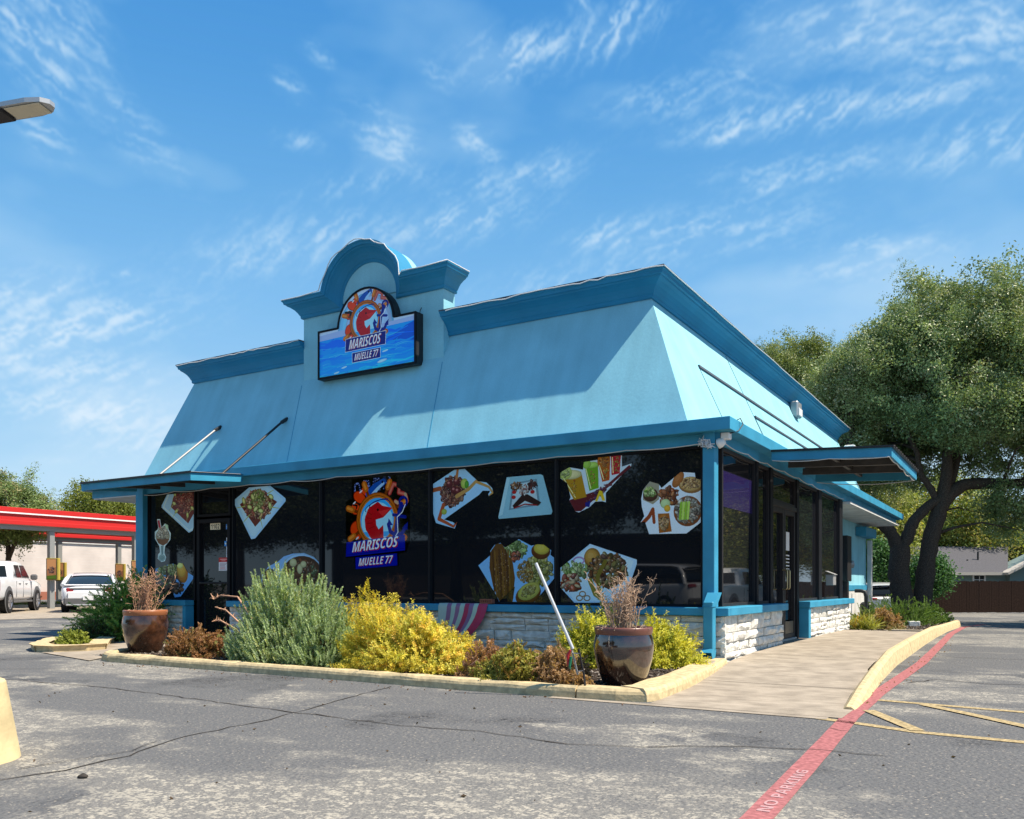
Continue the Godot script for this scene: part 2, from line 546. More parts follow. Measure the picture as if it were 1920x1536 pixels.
func sky_picture() -> ImageTexture:
	var W := 3072
	var H := 1536
	var half := H / 2
	var den := PackedFloat32Array()
	den.resize(W * half)
	var wob := FastNoiseLite.new()
	wob.seed = 4
	wob.frequency = 0.05
	wob.fractal_octaves = 3
	var fib := FastNoiseLite.new()
	fib.seed = 8
	fib.frequency = 1.0
	fib.fractal_octaves = 5
	fib.fractal_gain = 0.5
	# wisps: azimuth and elevation in degrees, half length, half width, slope, strength
	var wisps := [[-60.7,29.1,1.8,1.1,-50,0.80],[-57.6,30.0,1.4,0.6,-68,0.40],[-60.2,25.1,1.0,0.7,-45,0.50],[-45.9,29.6,0.8,0.4,-38,0.50],[-44.0,31.3,0.6,0.3,-37,0.45],[-30.6,32.0,2.3,0.8,9,0.85],[-36.1,30.9,0.7,0.4,-39,0.50],[-24.5,33.0,2.0,0.9,18,0.70],[-26.4,34.1,0.8,0.4,-56,0.50],
		[-3.5,29.2,3.6,1.4,-26,0.60],[-1.5,29.9,1.6,1.1,-49,0.50],[-12.6,27.7,4.5,0.7,-2,0.60],[-17.5,27.2,1.9,0.4,0,0.60],[-39.8,27.5,1.6,0.9,-30,0.60],[-33.4,27.3,1.1,0.6,-36,0.60],[-28.2,26.5,1.2,0.5,15,0.60],[-34.9,23.0,3.6,0.8,13,0.50],[-24.5,22.3,1.9,0.7,11,0.50],[-59.6,14.8,4.8,1.0,16,0.95],[-58.8,12.8,3.5,0.8,1,0.75],[-57.1,10.3,3.5,1.0,-4,0.95],
		[-61.3,16.3,2.7,0.9,14,0.60],[-58.8,17.5,0.9,0.4,33,0.50],[-55.0,18.4,0.9,0.3,-3,0.40],[-44.0,21.6,4.2,1.2,11,0.35],[-14.5,24.2,0.7,0.3,12,0.50],[-17.5,22.1,4.3,1.0,2,0.45],[-8.2,19.6,2.6,0.8,2,0.55],[-45.4,26.9,1.0,0.4,-3,0.30],[-40.5,25.1,3.2,0.5,12,0.25],[-6.4,27.3,2.6,0.6,-8,0.55],[-15.8,29.8,1.8,0.6,-34,0.30],[-59.6,7.3,1.1,0.2,2,0.30],[-48.7,20.3,3.2,1.0,15,0.30],[-8.0,31.0,4.5,1.2,-10,0.5],[-20.0,29.5,3.0,0.8,6,0.4],[-2.0,24.5,3.5,0.9,-4,0.5],[-31.0,25.5,3.0,0.7,10,0.4],[-56.0,26.5,2.5,0.8,-40,0.4],[-27.0,19.5,4.5,0.9,8,0.35],[-12.0,24.8,3.5,0.6,-2,0.45],[-53.5,8.6,3.0,0.7,4,0.5],[-60.0,31.5,2.2,1.0,-52,0.6]]
	var r := rng(5)
	for i in 130:   # the same kind of wisps all round the rest of the sky
		var az := r.randf_range(2.0, 296.0)
		wisps.append([az, 4.0 + 52.0 * r.randf(), r.randf_range(1.0, 5.0), r.randf_range(0.4, 1.3), r.randf_range(-45, 40), r.randf_range(0.25, 0.75)])
	var dpp := 360.0 / W
	for w in wisps:
		var el: float = w[1]
		w[2] *= 1.2
		w[3] *= 1.2
		var ce := cos(deg_to_rad(el))
		var reach: float = (w[2] + w[3]) * 2.3
		var y0 := int(maxf(0, (90.0 - el - reach) / dpp))
		var y1 := int(minf(half - 1, (90.0 - el + reach) / dpp))
		var xr := int(reach / ce / dpp)
		var xc := int(fposmod(w[0], 360.0) / dpp)
		var cr := cos(deg_to_rad(w[4]))
		var sr := sin(deg_to_rad(w[4]))
		var off := r.randf() * 100.0
		var sa := deg_to_rad(w[4] + r.randf_range(8.0, 40.0))
		var sc := cos(sa)
		var ss := sin(sa)
		for y in range(y0, y1 + 1):
			var de := 90.0 - (y + 0.5) * dpp - el
			for x in range(xc - xr, xc + xr + 1):
				var da := (x - xc) * dpp * ce
				var p: float = (da * cr + de * sr) / w[2]
				var q: float = (-da * sr + de * cr) / w[3]
				var d2 := p * p + q * q
				if d2 > 5.0:
					continue
				var wb := wob.get_noise_2d(da * 18.0 + off * 9.0, de * 18.0)
				# strands: long one way, fine across, bent a little; patches thin them out
				var al := da * sc + de * ss
				var ac := -da * ss + de * sc
				var t1 := fib.get_noise_2d(al * 0.17 + off + wb * 0.2, ac * 2.5 + wb * 0.8)
				var t2 := fib.get_noise_2d(off - al * 0.5 + wb * 0.3, ac * 0.6 + 30.0)
				var k := clampf(0.30 + 1.25 * t1 + 0.9 * t2, 0.0, 1.3)
				k = pow(k, 1.4) * 1.15
				var j := y * W + posmod(x, W)
				den[j] += 1.3 * w[5] * exp(-1.0 * d2) * (0.13 + 1.0 * k)
	var veil := FastNoiseLite.new()
	veil.seed = 15
	veil.frequency = 0.004
	veil.fractal_octaves = 5
	var stops := [[0.0, Color(0.79, 0.90, 0.97)], [6.0, Color(0.70, 0.85, 0.955)], [12.0, Color(0.60, 0.79, 0.94)], [18.0, Color(0.50, 0.73, 0.92)], [24.0, Color(0.415, 0.67, 0.885)], [30.0, Color(0.335, 0.61, 0.855)], [37.0, Color(0.275, 0.56, 0.83)], [60.0, Color(0.18, 0.43, 0.73)], [90.0, Color(0.16, 0.37, 0.66)]]
	var dim := 1.06 / (1.74 * 1.0)   # these are the colours as seen after the exposure
	for q in stops:
		q[1] = (q[1].srgb_to_linear() * dim).linear_to_srgb()
	var white := (Color(0.90, 0.945, 0.985).srgb_to_linear() * dim).linear_to_srgb()
	var im := Image.create(W, H, false, Image.FORMAT_RGB8)
	im.fill(Color(0.50, 0.52, 0.52))
	for y in half:
		var el := 90.0 - (y + 0.5) * dpp
		var base := Color()
		for s in stops.size() - 1:
			if el >= stops[s][0] and el <= stops[s + 1][0]:
				base = stops[s][1].lerp(stops[s + 1][1], (el - stops[s][0]) / (stops[s + 1][0] - stops[s][0]))
		for x in W:
			var d := den[y * W + x]
			var vv := veil.get_noise_3d(480.0 * cos(TAU * x / W), y * 2.2, 480.0 * sin(TAU * x / W))
			d += maxf(0.0, vv * 0.8 + 0.06)
			im.set_pixel(x, y, base.lerp(white, 0.85 * (1.0 - exp(-1.15 * d))))
	return ImageTexture.create_from_image(im)

# ---------------------------------------------------------------- ground

func land(x: float, z: float) -> float:   # the lot falls away behind the shop
	return -0.6 * smoothstep(-15.0, -31.0, z) * smoothstep(-26.0, -10.0, x)

func walk_height(z: float) -> float:
	return lerpf(0.12, 0.006, smoothstep(-2.2, 2.4, z))

func flat(poly: Array, y: float) -> Geo:
	var g := Geo.new()
	var p := PackedVector2Array()
	for q in poly:
		p.append(Vector2(q[0], -q[1]))
	g.prism(p, 0.0, 0.0, Transform3D(Basis(Vector3(1, 0, 0), Vector3(0, 0, -1), Vector3(0, 1, 0)), Vector3(0, y, 0)))
	return g

func ribbon(pts: Array, w: float, y: float, jag := 0.0, sd := 1) -> Geo:   # pts: [x, z]; a strip lying on the ground
	var g := Geo.new()
	var r := rng(sd)
	var fine := []
	for i in pts.size() - 1:
		var a := Vector2(pts[i][0], pts[i][1])
		var b := Vector2(pts[i + 1][0], pts[i + 1][1])
		var steps := int(maxf(1.0, a.distance_to(b) / (0.12 if jag > 0.0 else 0.3)))
		for k in steps:
			fine.append(a.lerp(b, float(k) / steps))
	fine.append(Vector2(pts[-1][0], pts[-1][1]))
	var lp := []
	var rp := []
	for i in fine.size():
		var t: Vector2 = (fine[mini(i + 1, fine.size() - 1)] - fine[maxi(i - 1, 0)]).normalized()
		var nn := Vector2(-t.y, t.x)
		var c: Vector2 = fine[i] + nn * r.randfn() * jag
		var ww := w * (1.0 + (r.randfn() * 0.3 if jag > 0.0 else r.randfn() * 0.02))
		lp.append(Vector3(c.x + nn.x * ww * 0.5, y, c.y + nn.y * ww * 0.5))
		rp.append(Vector3(c.x - nn.x * ww * 0.5, y, c.y - nn.y * ww * 0.5))
	for i in fine.size() - 1:
		var up := Vector3.UP
		g.quads(lp[i], lp[i + 1], rp[i + 1], rp[i], up, up, up, up)
	return g

func build_ground() -> void:
	var xs := [-1800.0, -700.0, -300.0, -160.0, -110.0, -80.0, -60.0]
	var x := -50.0
	while x <= 24.0:
		xs.append(x)
		x += 2.0
	xs.append_array([30.0, 45.0, 80.0, 160.0, 400.0, 1800.0])
	var zs := [-1800.0, -700.0, -300.0, -160.0, -110.0, -80.0, -60.0]
	var z := -52.0
	while z <= 16.0:
		zs.append(z)
		z += 2.0
	zs.append_array([22.0, 32.0, 60.0, 160.0, 600.0, 1800.0])
	var v := PackedVector3Array()
	var n := PackedVector3Array()
	var u2 := PackedVector2Array()
	var idx := PackedInt32Array()
	for a in zs:
		for b in xs:
			v.append(Vector3(b, land(b, a), a))
			n.append(Vector3(land(b - 0.5, a) - land(b + 0.5, a), 1.0, land(b, a - 0.5) - land(b, a + 0.5)).normalized())
			u2.append(Vector2((b + 16.0) / 26.0, (a + 12.0) / 26.0))
	var w := xs.size()
	for j in zs.size() - 1:
		for i in w - 1:
			var k := j * w + i
			idx.append_array([k, k + 1, k + w, k + 1, k + w + 1, k + w])
	var arr := []
	arr.resize(Mesh.ARRAY_MAX)
	arr[Mesh.ARRAY_VERTEX] = v
	arr[Mesh.ARRAY_NORMAL] = n
	arr[Mesh.ARRAY_TEX_UV2] = u2
	arr[Mesh.ARRAY_INDEX] = idx
	var am := ArrayMesh.new()
	am.add_surface_from_arrays(Mesh.PRIMITIVE_TRIANGLES, arr)
	struct("asphalt_ground", am, mats.asphalt, "worn grey asphalt car park around the blue shop", "ground")

	# the concrete walk along the right side, ramping up from the asphalt to the door
	var g := Geo.new()
	var edge := func(zz: float) -> Vector2:   # left and right limits of the walk
		return Vector2(lerpf(0.42, 0.02, clampf((3.3 - zz) / 3.3, 0, 1)) if zz > 0.0 else (0.02 if zz > -2.9 or zz < -4.45 else -0.14), lerpf(1.59, 1.95, smoothstep(-0.5, 2.6, zz)))
	var rows := [3.45, 3.0, 2.4, 1.8, 1.2, 0.6, 0.0, -0.6, -1.2, -1.8, -2.4, -2.89, -2.91, -3.6, -4.44, -4.46, -5.5, -6.5, -7.6]
	for i in rows.size() - 1:
		var e0: Vector2 = edge.call(rows[i])
		var e1: Vector2 = edge.call(rows[i + 1])
		var h0 := walk_height(rows[i])
		var h1 := walk_height(rows[i + 1])
		g.quad(Vector3(e0.x, h0, rows[i]), Vector3(e0.y, h0, rows[i]), Vector3(e1.y, h1, rows[i + 1]), Vector3(e1.x, h1, rows[i + 1]))
	# its apron spreads left along the bed's front kerb
	g.quad(Vector3(-0.5, 0.005, 3.46), Vector3(-0.5, 0.005, 3.56), Vector3(1.86, 0.005, 3.56), Vector3(1.86, 0.005, 3.452))
	struct("concrete_walk", g, mats.concrete, "tan concrete walk ramping up to the glass doors", "path")
	for zz in [1.6, -1.0, -5.2]:
		var e: Vector2 = edge.call(zz)
		struct("walk_joint", ribbon([[e.x + 0.02, zz], [e.y - 0.02, zz + 0.02]], 0.012, walk_height(zz) + 0.004), mats.crack, "dark joint across the concrete walk " + ("near its front edge" if zz > 0 else ("before the glass doors" if zz > -3 else "beyond the glass doors")), "joint")

	# raised kerb along the right of the walk: yellow, three lengths
	var pieces := [[[1.86, 2.95], [1.80, 2.0], [1.70, 0.6], [1.60, -1.4], [1.56, -3.4]], [[1.56, -3.42], [1.52, -5.6], [1.50, -7.9]], [[1.50, -7.92], [1.52, -10.2], [1.62, -13.0]]]
	for pi in pieces.size():
		var kg := Geo.new()
		var ps: Array = pieces[pi]
		var sec := []
		for i in ps.size():
			var xx: float = ps[i][0]
			var zz: float = ps[i][1]
			var hb := walk_height(zz) if zz > -8.0 else 0.08
			var top := hb + 0.07 * (0.12 if pi == 0 and i == 0 else 1.0) + 0.01
			var wd := 0.125 if zz > -8.0 else 0.12
			sec.append([Vector3(xx - 0.01, -0.05, zz), Vector3(xx, top - 0.03, zz), Vector3(xx + 0.035, top, zz), Vector3(xx + wd - 0.05, top, zz), Vector3(xx + wd - 0.015, top - 0.03, zz), Vector3(xx + wd + 0.01, hb * 0.55, zz), Vector3(xx + wd + 0.03, -0.05, zz)])
		for i in sec.size() - 1:
			for k in 6:
				kg.quad(sec[i][k], sec[i][k + 1], sec[i + 1][k + 1], sec[i + 1][k])
		for k in range(1, 6):
			kg.tri(sec[0][0], sec[0][k + 1], sec[0][k])
			var m: int = sec.size() - 1
			kg.tri(sec[m][0], sec[m][k], sec[m][k + 1])
		struct("kerb", kg, mats.kerb_yellow, ["yellow kerb length beside the ramp of the walk", "yellow kerb length past the glass doors", "yellow kerb length around the oak's bed"][pi], "kerb")

	# paint
	struct("red_fire_lane_line", ribbon([[2.20, 7.9], [2.15, 6.5], [2.065, 4.75], [1.99, 3.35], [1.955, 1.7], [1.975, -1.8], [1.90, -5.0], [1.79, -9.4], [1.83, -12.6], [2.2, -14.6]], 0.132, 0.004), mats.red_paint, "faded red fire lane line along the kerb", "road marking")
	for a in [[[[2.03, 2.2], [3.3, 2.4]], "upper yellow border line of the hatched bay"], [[[2.4, 2.33], [2.75, 2.72], [3.3, 3.38]], "yellow diagonal leaving the upper border of the hatched bay"], [[[1.80, 3.52], [2.1, 3.63], [2.5, 3.80], [3.3, 3.88]], "lower yellow border line of the hatched bay"], [[[2.06, 2.92], [2.5, 3.76]], "short yellow diagonal beside the red line"]]:
		struct("yellow_bay_line", ribbon(a[0], 0.098, 0.008 if a[1].begins_with("s") or a[1].begins_with("yellow") else 0.004), mats.stripe_yellow, a[1], "road marking")
	var tm := TextMesh.new()
	tm.text = "NO PARKING"
	tm.font = font(700)
	tm.font_size = 32
	tm.pixel_size = 0.0034
	tm.depth = 0.0006
	var st := struct("stencilled_lettering", tm, mats.stencil_white, "faded white NO PARKING lettering on the red line", "road marking")
	st.transform = Transform3D(Basis(Vector3(-0.052, 0, -1.45), Vector3(-0.75, 0, 0.03), Vector3(0, 1, 0)), Vector3(2.128, 0.006, 5.92))

	# cracks in the asphalt
	var cr := [[[[-1.56, 8.08], [-1.38, 7.79], [-1.29, 7.50], [-1.36, 7.08], [-1.63, 6.46], [-1.66, 5.84], [-1.78, 5.30], [-1.99, 4.58], [-2.21, 3.62]], 0.018], [[[-8.5, 5.4], [-5.85, 5.23], [-4.53, 5.13], [-3.48, 5.20], [-2.52, 5.30], [-1.85, 5.34], [-1.27, 5.37], [-0.66, 5.42], [-0.06, 5.31], [0.66, 5.42]], 0.018], [[[0.66, 5.42], [1.10, 5.28], [1.53, 4.98], [2.01, 4.80], [2.42, 4.80]], 0.016], [[[2.08, 0.64], [2.33, 0.15], [2.83, 0.35], [3.11, 0.18], [4.5, 0.3]], 0.02],
		[[[-1.56, 7.60], [-1.50, 7.2], [-1.48, 6.98], [-1.62, 6.7]], 0.014], [[[1.96, 3.95], [2.05, 4.02], [2.12, 3.99]], 0.012], [[[1.85, -3.0], [3.2, -3.15], [5.5, -3.0]], 0.02], [[[-7.6, 4.9], [-6.72, 4.31], [-6.97, 3.51]], 0.012]]
	for i in cr.size():
		struct("asphalt_crack", ribbon(cr[i][0], cr[i][1] * 0.7, 0.004 + 0.0006 * i, 0.012, 50 + i), mats.crack, ["dark crack running from the yellow pole foot up to the bed's kerb", "long dark crack running along the lot parallel to the kerb", "dark crack running towards the red line below the walk", "dark crack crossing the asphalt right of the red line above the hatched bay", "short crack beside the main crack near the pole foot", "small crack in the red line", "dark crack across the asphalt beside the raised kerb", "short crack left of the bed's kerb tip"][i], "crack")
	single("tar_lump", lump(0.028, 3), mats.crack, "small black lump of tar on the asphalt", "debris", Vector3(-1.05, 0.008, 7.55))

func lump(r: float, sd: int) -> Geo:
	var g := Geo.new()
	var f := FastNoiseLite.new()
	f.seed = sd
	f.frequency = 1.2
	g.grid(10, 6, func(a, b): 
		var d := Vector3(sin(a * TAU) * sin(b * PI), cos(b * PI), cos(a * TAU) * sin(b * PI))
		return d * r * Vector3(1, 0.5, 0.8) * (1.0 + 0.5 * f.get_noise_3d(d.x, d.y, d.z)))
	return g

func font(weight := 400) -> SystemFont:
	var s := SystemFont.new()
	s.font_names = PackedStringArray(["Droid Sans"])
	s.font_weight = weight
	return s

# ---------------------------------------------------------------- the shop

const CORNICE := [[0.0, 0.0], [0.03, 0.0], [0.045, 0.02], [0.045, 0.055], [0.06, 0.07], [0.085, 0.115], [0.125, 0.165], [0.185, 0.21], [0.235, 0.235], [0.245, 0.255], [0.275, 0.262], [0.285, 0.30], [0.305, 0.315], [0.31, 0.335]]
var shop: Node3D

func stone_mesh(sd: int) -> ArrayMesh:   # unit size, back at z = 0, rough face towards +z
	var r := rng(sd)
	var g := Geo.new()
	var nx := 5
	var ny := 3
	var p := []
	for j in ny + 1:
		var row := []
		for i in nx + 1:
			var e := (i == 0 or i == nx or j == 0 or j == ny)
			row.append(Vector3(-0.5 + float(i) / nx + (0.0 if i == 0 or i == nx else r.randf_range(-0.06, 0.06)), -0.5 + float(j) / ny + (0.0 if j == 0 or j == ny else r.randf_range(-0.08, 0.08)), r.randf_range(0.45, 0.75) if e else r.randf_range(0.7, 1.0)))
		p.append(row)
	for j in ny:
		for i in nx:
			if r.randf() < 0.5:
				g.quad(p[j][i], p[j][i + 1], p[j + 1][i + 1], p[j + 1][i])
			else:
				g.quad(p[j][i + 1], p[j + 1][i + 1], p[j + 1][i], p[j][i])
	for i in nx:
		for j in [0, ny]:
			var a: Vector3 = p[j][i]
			var b: Vector3 = p[j][i + 1]
			g.out_quad(a, b, Vector3(b.x, b.y, 0), Vector3(a.x, a.y, 0), Vector3(0, 0, 0.3))
	for j in ny:
		for i in [0, nx]:
			var a: Vector3 = p[j][i]
			var b: Vector3 = p[j + 1][i]
			g.out_quad(a, b, Vector3(b.x, b.y, 0), Vector3(a.x, a.y, 0), Vector3(0, 0, 0.3))
	return g.mesh()

var stones := []

func lay_stones(parent: Node, x: Transform3D, length: float, bottom: float, top: float, sd: int) -> void:   # x: origin at the left foot of the wall face, +z outward
	var r := rng(sd)
	var y := bottom
	while y < top - 0.03:
		var h: float = [0.09, 0.11, 0.14, 0.12, 0.17][r.randi() % 5]
		if top - y - h < 0.06:
			h = top - y
		var l := 0.0
		while l < length - 0.02:
			var w := r.randf_range(0.22, 0.62)
			if length - l - w < 0.16:
				w = length - l
			if h > 0.13 and r.randf() < 0.5:
				for k in 2:
					part(parent, "stone", stones[r.randi() % 8], mats.white_stone, x * Transform3D(Basis.from_scale(Vector3(w - 0.01, h * 0.5 - 0.008, r.randf_range(0.04, 0.09))), Vector3(l + w / 2, y + h * (0.25 + 0.5 * k), 0)))
			else:
				part(parent, "stone", stones[r.randi() % 8], mats.white_stone, x * Transform3D(Basis.from_scale(Vector3(w - 0.012, h - 0.012, r.randf_range(0.04, 0.095))), Vector3(l + w / 2, y + h / 2, 0)))
			l += w
		y += h

func sweep_cornice(path: Array, g: Geo, closed := false, scale := 1.0) -> void:   # path: Vector3 points at the wall, with outward mitre vectors: [point, out]
	var m := path.size()
	var last := m if closed else m - 1
	for i in last:
		var a = path[i]
		var b = path[(i + 1) % m]
		for k in CORNICE.size() - 1:
			var q := []
			for e in [[a, k], [b, k], [b, k + 1], [a, k + 1]]:
				q.append(e[0][0] + e[0][1] * CORNICE[e[1]][0] * scale + Vector3.UP * CORNICE[e[1]][1] * scale)
			g.quad(q[0], q[1], q[2], q[3])

func build_shop() -> void:
	for i in 8:
		stones.append(stone_mesh(100 + i))
	shop = thing("shop_building", "blue stucco restaurant with sloped upper walls, dark shop windows and white stone base", "building")
	var g := Geo.new()
	# white stone base, with its core
	g.box(Vector3(-8.84, -0.1, -0.2), Vector3(-0.06, 0.62, -0.05))
	g.box(Vector3(-0.2, -0.1, -2.88), Vector3(-0.05, 0.62, -0.06))
	g.box(Vector3(-0.2, -0.1, -8.5), Vector3(-0.05, 0.62, -4.62))
	g.box(Vector3(-11.5, -0.1, -0.2), Vector3(-10.04, 0.62, -0.05))
	var base := part(shop, "stone_base", g, mats.white_stone)
	lay_stones(base, T(-8.86, 0, -0.06), 8.86, 0.0, 0.622, 1)
	lay_stones(base, T(-11.5, 0, -0.06), 1.45, 0.0, 0.622, 2)
	var ry := Basis(Vector3.UP, PI / 2)
	lay_stones(base, Transform3D(ry, Vector3(-0.06, 0.0, 0.0)), 2.9, 0.0, 0.622, 3)
	lay_stones(base, Transform3D(ry, Vector3(-0.06, 0.06, -4.6)), 3.9, 0.0, 0.562, 4)
	lay_stones(base, Transform3D(Basis(Vector3.UP, PI), Vector3(-0.06, 0.06, -2.88)), 0.12, 0.0, 0.56, 5)
	# sills
	g = Geo.new()
	g.box(Vector3(-8.86, 0.624, -0.16), Vector3(0.055, 0.726, 0.05), 0.008)
	part(shop, "window_sill", g, mats.blue_trim)
	g = Geo.new()
	g.box(Vector3(-0.16, 0.625, -2.93), Vector3(0.06, 0.729, -0.03), 0.008)
	part(shop, "window_sill", g, mats.blue_trim)
	g = Geo.new()
	g.box(Vector3(-0.16, 0.625, -8.62), Vector3(0.06, 0.729, -4.42), 0.008)
	part(shop, "window_sill", g, mats.blue_trim)
	g = Geo.new()
	g.box(Vector3(-11.5, 0.624, -0.16), Vector3(-9.96, 0.726, 0.05), 0.008)
	part(shop, "window_sill", g, mats.blue_trim)
	# blue jambs at the doors
	g = Geo.new()
	g.box(Vector3(-10.04, 0.0, -0.15), Vector3(-9.955, 0.62, 0.04), 0.005)
	part(shop, "door_jamb", g, mats.blue_trim)
	g = Geo.new()
	g.box(Vector3(-0.15, 0.1, -4.6), Vector3(0.035, 0.622, -4.44), 0.005)
	part(shop, "door_jamb", g, mats.blue_trim)

	# front glazing
	var fx := [-11.3, -9.91, -8.92, -6.79, -4.56, -2.4, -0.32]
	for i in 6:
		if i == 1:
			continue
		window(Vector3(fx[i], 0.726, -0.17), Vector3(fx[i + 1], 2.745, -0.17), 0.055)
	# single door in the front
	var d := part(shop, "door", frame_geo(-9.86, -8.97, 0.05, 2.2, -0.19, 0.075, 0.06), mats.black_frame)
	g = Geo.new()
	g.box(Vector3(-9.8, 0.12, -0.195), Vector3(-9.03, 2.13, -0.185))
	part(d, "pane", g, mats.dark_glass)
	g = Geo.new()
	g.box(Vector3(-9.80, 1.02, -0.16), Vector3(-9.02, 1.06, -0.12), 0.01)
	part(d, "push_bar", g, mats.bronze_frame)
	var tr := part(shop, "transom_window", frame_geo(-9.86, -8.97, 2.24, 2.745, -0.19, 0.05, 0.05), mats.black_frame)
	g = Geo.new()
	g.box(Vector3(-9.82, 2.28, -0.195), Vector3(-9.01, 2.72, -0.185))
	part(tr, "pane", g, mats.dark_glass)
	# right glazing: panes between z values
	for s in [[-1.86, -0.33, 0.726], [-2.6, -1.9, 0.726], [-6.02, -4.42, 0.729], [-8.02, -6.2, 0.729]]:
		side_window(s[0], s[1], s[2], 2.745)
	# wide dark posts between the side panes
	g = Geo.new()
	for s in [[-2.74, -2.58], [-4.42, -4.26], [-6.24, -5.98], [-8.3, -7.98], [-1.93, -1.83]]:
		g = Geo.new()
		g.box(Vector3(-0.24, 0.1 if s[0] in [-2.74, -4.42] else 0.728, s[0]), Vector3(-0.115, 2.745, s[1]), 0.008)
		part(shop, "mullion", g, mats.black_frame)
	side_window(-4.25, -2.75, 2.27, 2.745)
	# double doors
	for s in [[-3.49, -2.76], [-4.24, -3.51]]:
		d = part(shop, "door", side_frame(s[0], s[1], 0.15, 2.2, 0.075), mats.bronze_frame)
		g = Geo.new()
		g.box(Vector3(-0.2, 0.44, s[0] + 0.06), Vector3(-0.19, 2.14, s[1] - 0.06))
		part(d, "pane", g, mats.dark_glass)
		g = Geo.new()
		g.box(Vector3(-0.2, 0.16, s[0] + 0.05), Vector3(-0.152, 0.42, s[1] - 0.05), 0.004)
		part(d, "kick_plate", g, mats.bronze_plate)
		g = Geo.new()
		var hz: float = -3.42 if s[1] > -3 else -3.58
		g.tube(PackedVector3Array([Vector3(-0.15, 0.94, hz), Vector3(-0.09, 0.94, hz), Vector3(-0.075, 0.955, hz), Vector3(-0.075, 1.225, hz), Vector3(-0.09, 1.24, hz), Vector3(-0.15, 1.24, hz)]), PackedFloat32Array([0.013, 0.013, 0.013, 0.013, 0.013, 0.013]), 8)
		part(d, "handle", g, mats.brass)
	g = Geo.new()
	g.box(Vector3(-0.22, 2.2, -4.26), Vector3(-0.12, 2.27, -2.74), 0.006)
	part(shop, "door_header", g, mats.bronze_frame)
	g = Geo.new()
	g.box(Vector3(-0.25, 0.07, -4.4), Vector3(-0.12, 0.15, -2.75), 0.006)
	part(shop, "threshold", g, mats.grey_metal)
	# paper notices on the glass door
	g = Geo.new()
	g.box(Vector3(-0.186, 1.56, -4.02), Vector3(-0.184, 1.86, -3.8))
	part(shop, "paper_notice", g, mats.white_paint)
	for k in 5:
		g = Geo.new()
		g.box(Vector3(-0.186, 1.25 + k * 0.055, -4.02), Vector3(-0.184, 1.27 + k * 0.055, -3.8))
		part(shop, "printed_line", g, mats.white_paint)
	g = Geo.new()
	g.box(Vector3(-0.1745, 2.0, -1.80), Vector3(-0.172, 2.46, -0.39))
	part(shop, "purple_panel", g, mat("dark_purple", Color(0.02, 0.014, 0.07), 0.03))  # thin dark purple sheet over the upper part of the first side pane
	# interior back panels behind glass
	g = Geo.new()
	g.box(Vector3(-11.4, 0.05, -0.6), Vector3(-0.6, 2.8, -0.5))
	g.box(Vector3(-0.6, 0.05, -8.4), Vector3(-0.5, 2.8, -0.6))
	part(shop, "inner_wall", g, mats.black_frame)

	# posts
	g = Geo.new()
	g.box(Vector3(-0.3, 0.727, -0.2), Vector3(-0.15, 2.885, -0.045), 0.006)
	part(shop, "corner_post", g, mats.blue_trim)
	g = Geo.new()
	g.box(Vector3(-11.5, 0.0, -0.2), Vector3(-11.28, 2.885, -0.03), 0.006)
	part(shop, "corner_post", g, mats.blue_trim)
	# beam under the eaves, and the fascia
	g = Geo.new()
	g.box(Vector3(-13.0, 2.745, -0.3), Vector3(-0.1, 2.885, -0.1), 0.004)
	g.box(Vector3(-0.3, 2.745, -16.4), Vector3(-0.1, 2.885, -0.302), 0.004)
	part(shop, "beam", g, mats.blue_trim)
	g = Geo.new()
	var fp := [[-0.12, 2.878], [0.075, 2.878], [0.08, 2.885], [0.08, 3.03], [0.075, 3.036], [-0.9, 3.06]]
	var cs := [[Vector3(0, 0, 0), Vector3(1, 0, 1)], [Vector3(0, 0, -16.48), Vector3(1, 0, -1)], [Vector3(-13.0, 0, -16.48), Vector3(-1, 0, -1)], [Vector3(-13.0, 0, 0), Vector3(-1, 0, 1)]]
	for i in 4:
		for k in fp.size() - 1:
			var q := []
			for e in [[cs[i], k], [cs[(i + 1) % 4], k], [cs[(i + 1) % 4], k + 1], [cs[i], k + 1]]:
				q.append(e[0][0] + e[0][1] * fp[e[1]][0] + Vector3.UP * fp[e[1]][1])
			g.quad(q[0], q[1], q[2], q[3])
	part(shop, "fascia", g, mats.blue_trim)
	# soffit at the rear right and at the left
	g = Geo.new()
	g.box(Vector3(-1.0, 2.70, -16.4), Vector3(-0.302, 2.744, -8.3))
	g.box(Vector3(-0.302, 2.70, -16.4), Vector3(-0.02, 2.744, -8.62))
	g.box(Vector3(-12.95, 2.72, -16.4), Vector3(-11.5, 2.744, -0.1))
	part(shop, "soffit", g, mats.white_soffit)
	# recessed rear wall with its lower band
	g = Geo.new()
	g.box(Vector3(-1.1, -0.7, -16.4), Vector3(-0.9, 2.72, -8.2))
	g.box(Vector3(-11.7, -0.7, -16.4), Vector3(-11.5, 2.72, -0.2))
	g.box(Vector3(-11.5, -0.7, -16.4), Vector3(-1.1, 2.72, -16.2))
	g.box(Vector3(-0.9, -0.3, -8.5), Vector3(-0.201, 2.72, -8.3))
	part(shop, "rear_wall", g, mats.light_stucco)
	g = Geo.new()
	g.box(Vector3(-0.9, -0.3, -16.4), Vector3(-0.87, 0.86, -8.51))
	part(shop, "white_wall_band", g, mats.white_soffit)
	g = Geo.new()
	g.box(Vector3(-0.9, 0.86, -16.4), Vector3(-0.855, 1.0, -8.51))
	part(shop, "blue_band", g, mats.blue_trim)
	g = Geo.new()
	g.box(Vector3(-0.86, -0.7, -16.5), Vector3(-0.74, 2.3, -16.3), 0.01)
	part(shop, "corner_board", g, mats.white_soffit)
	g = Geo.new()
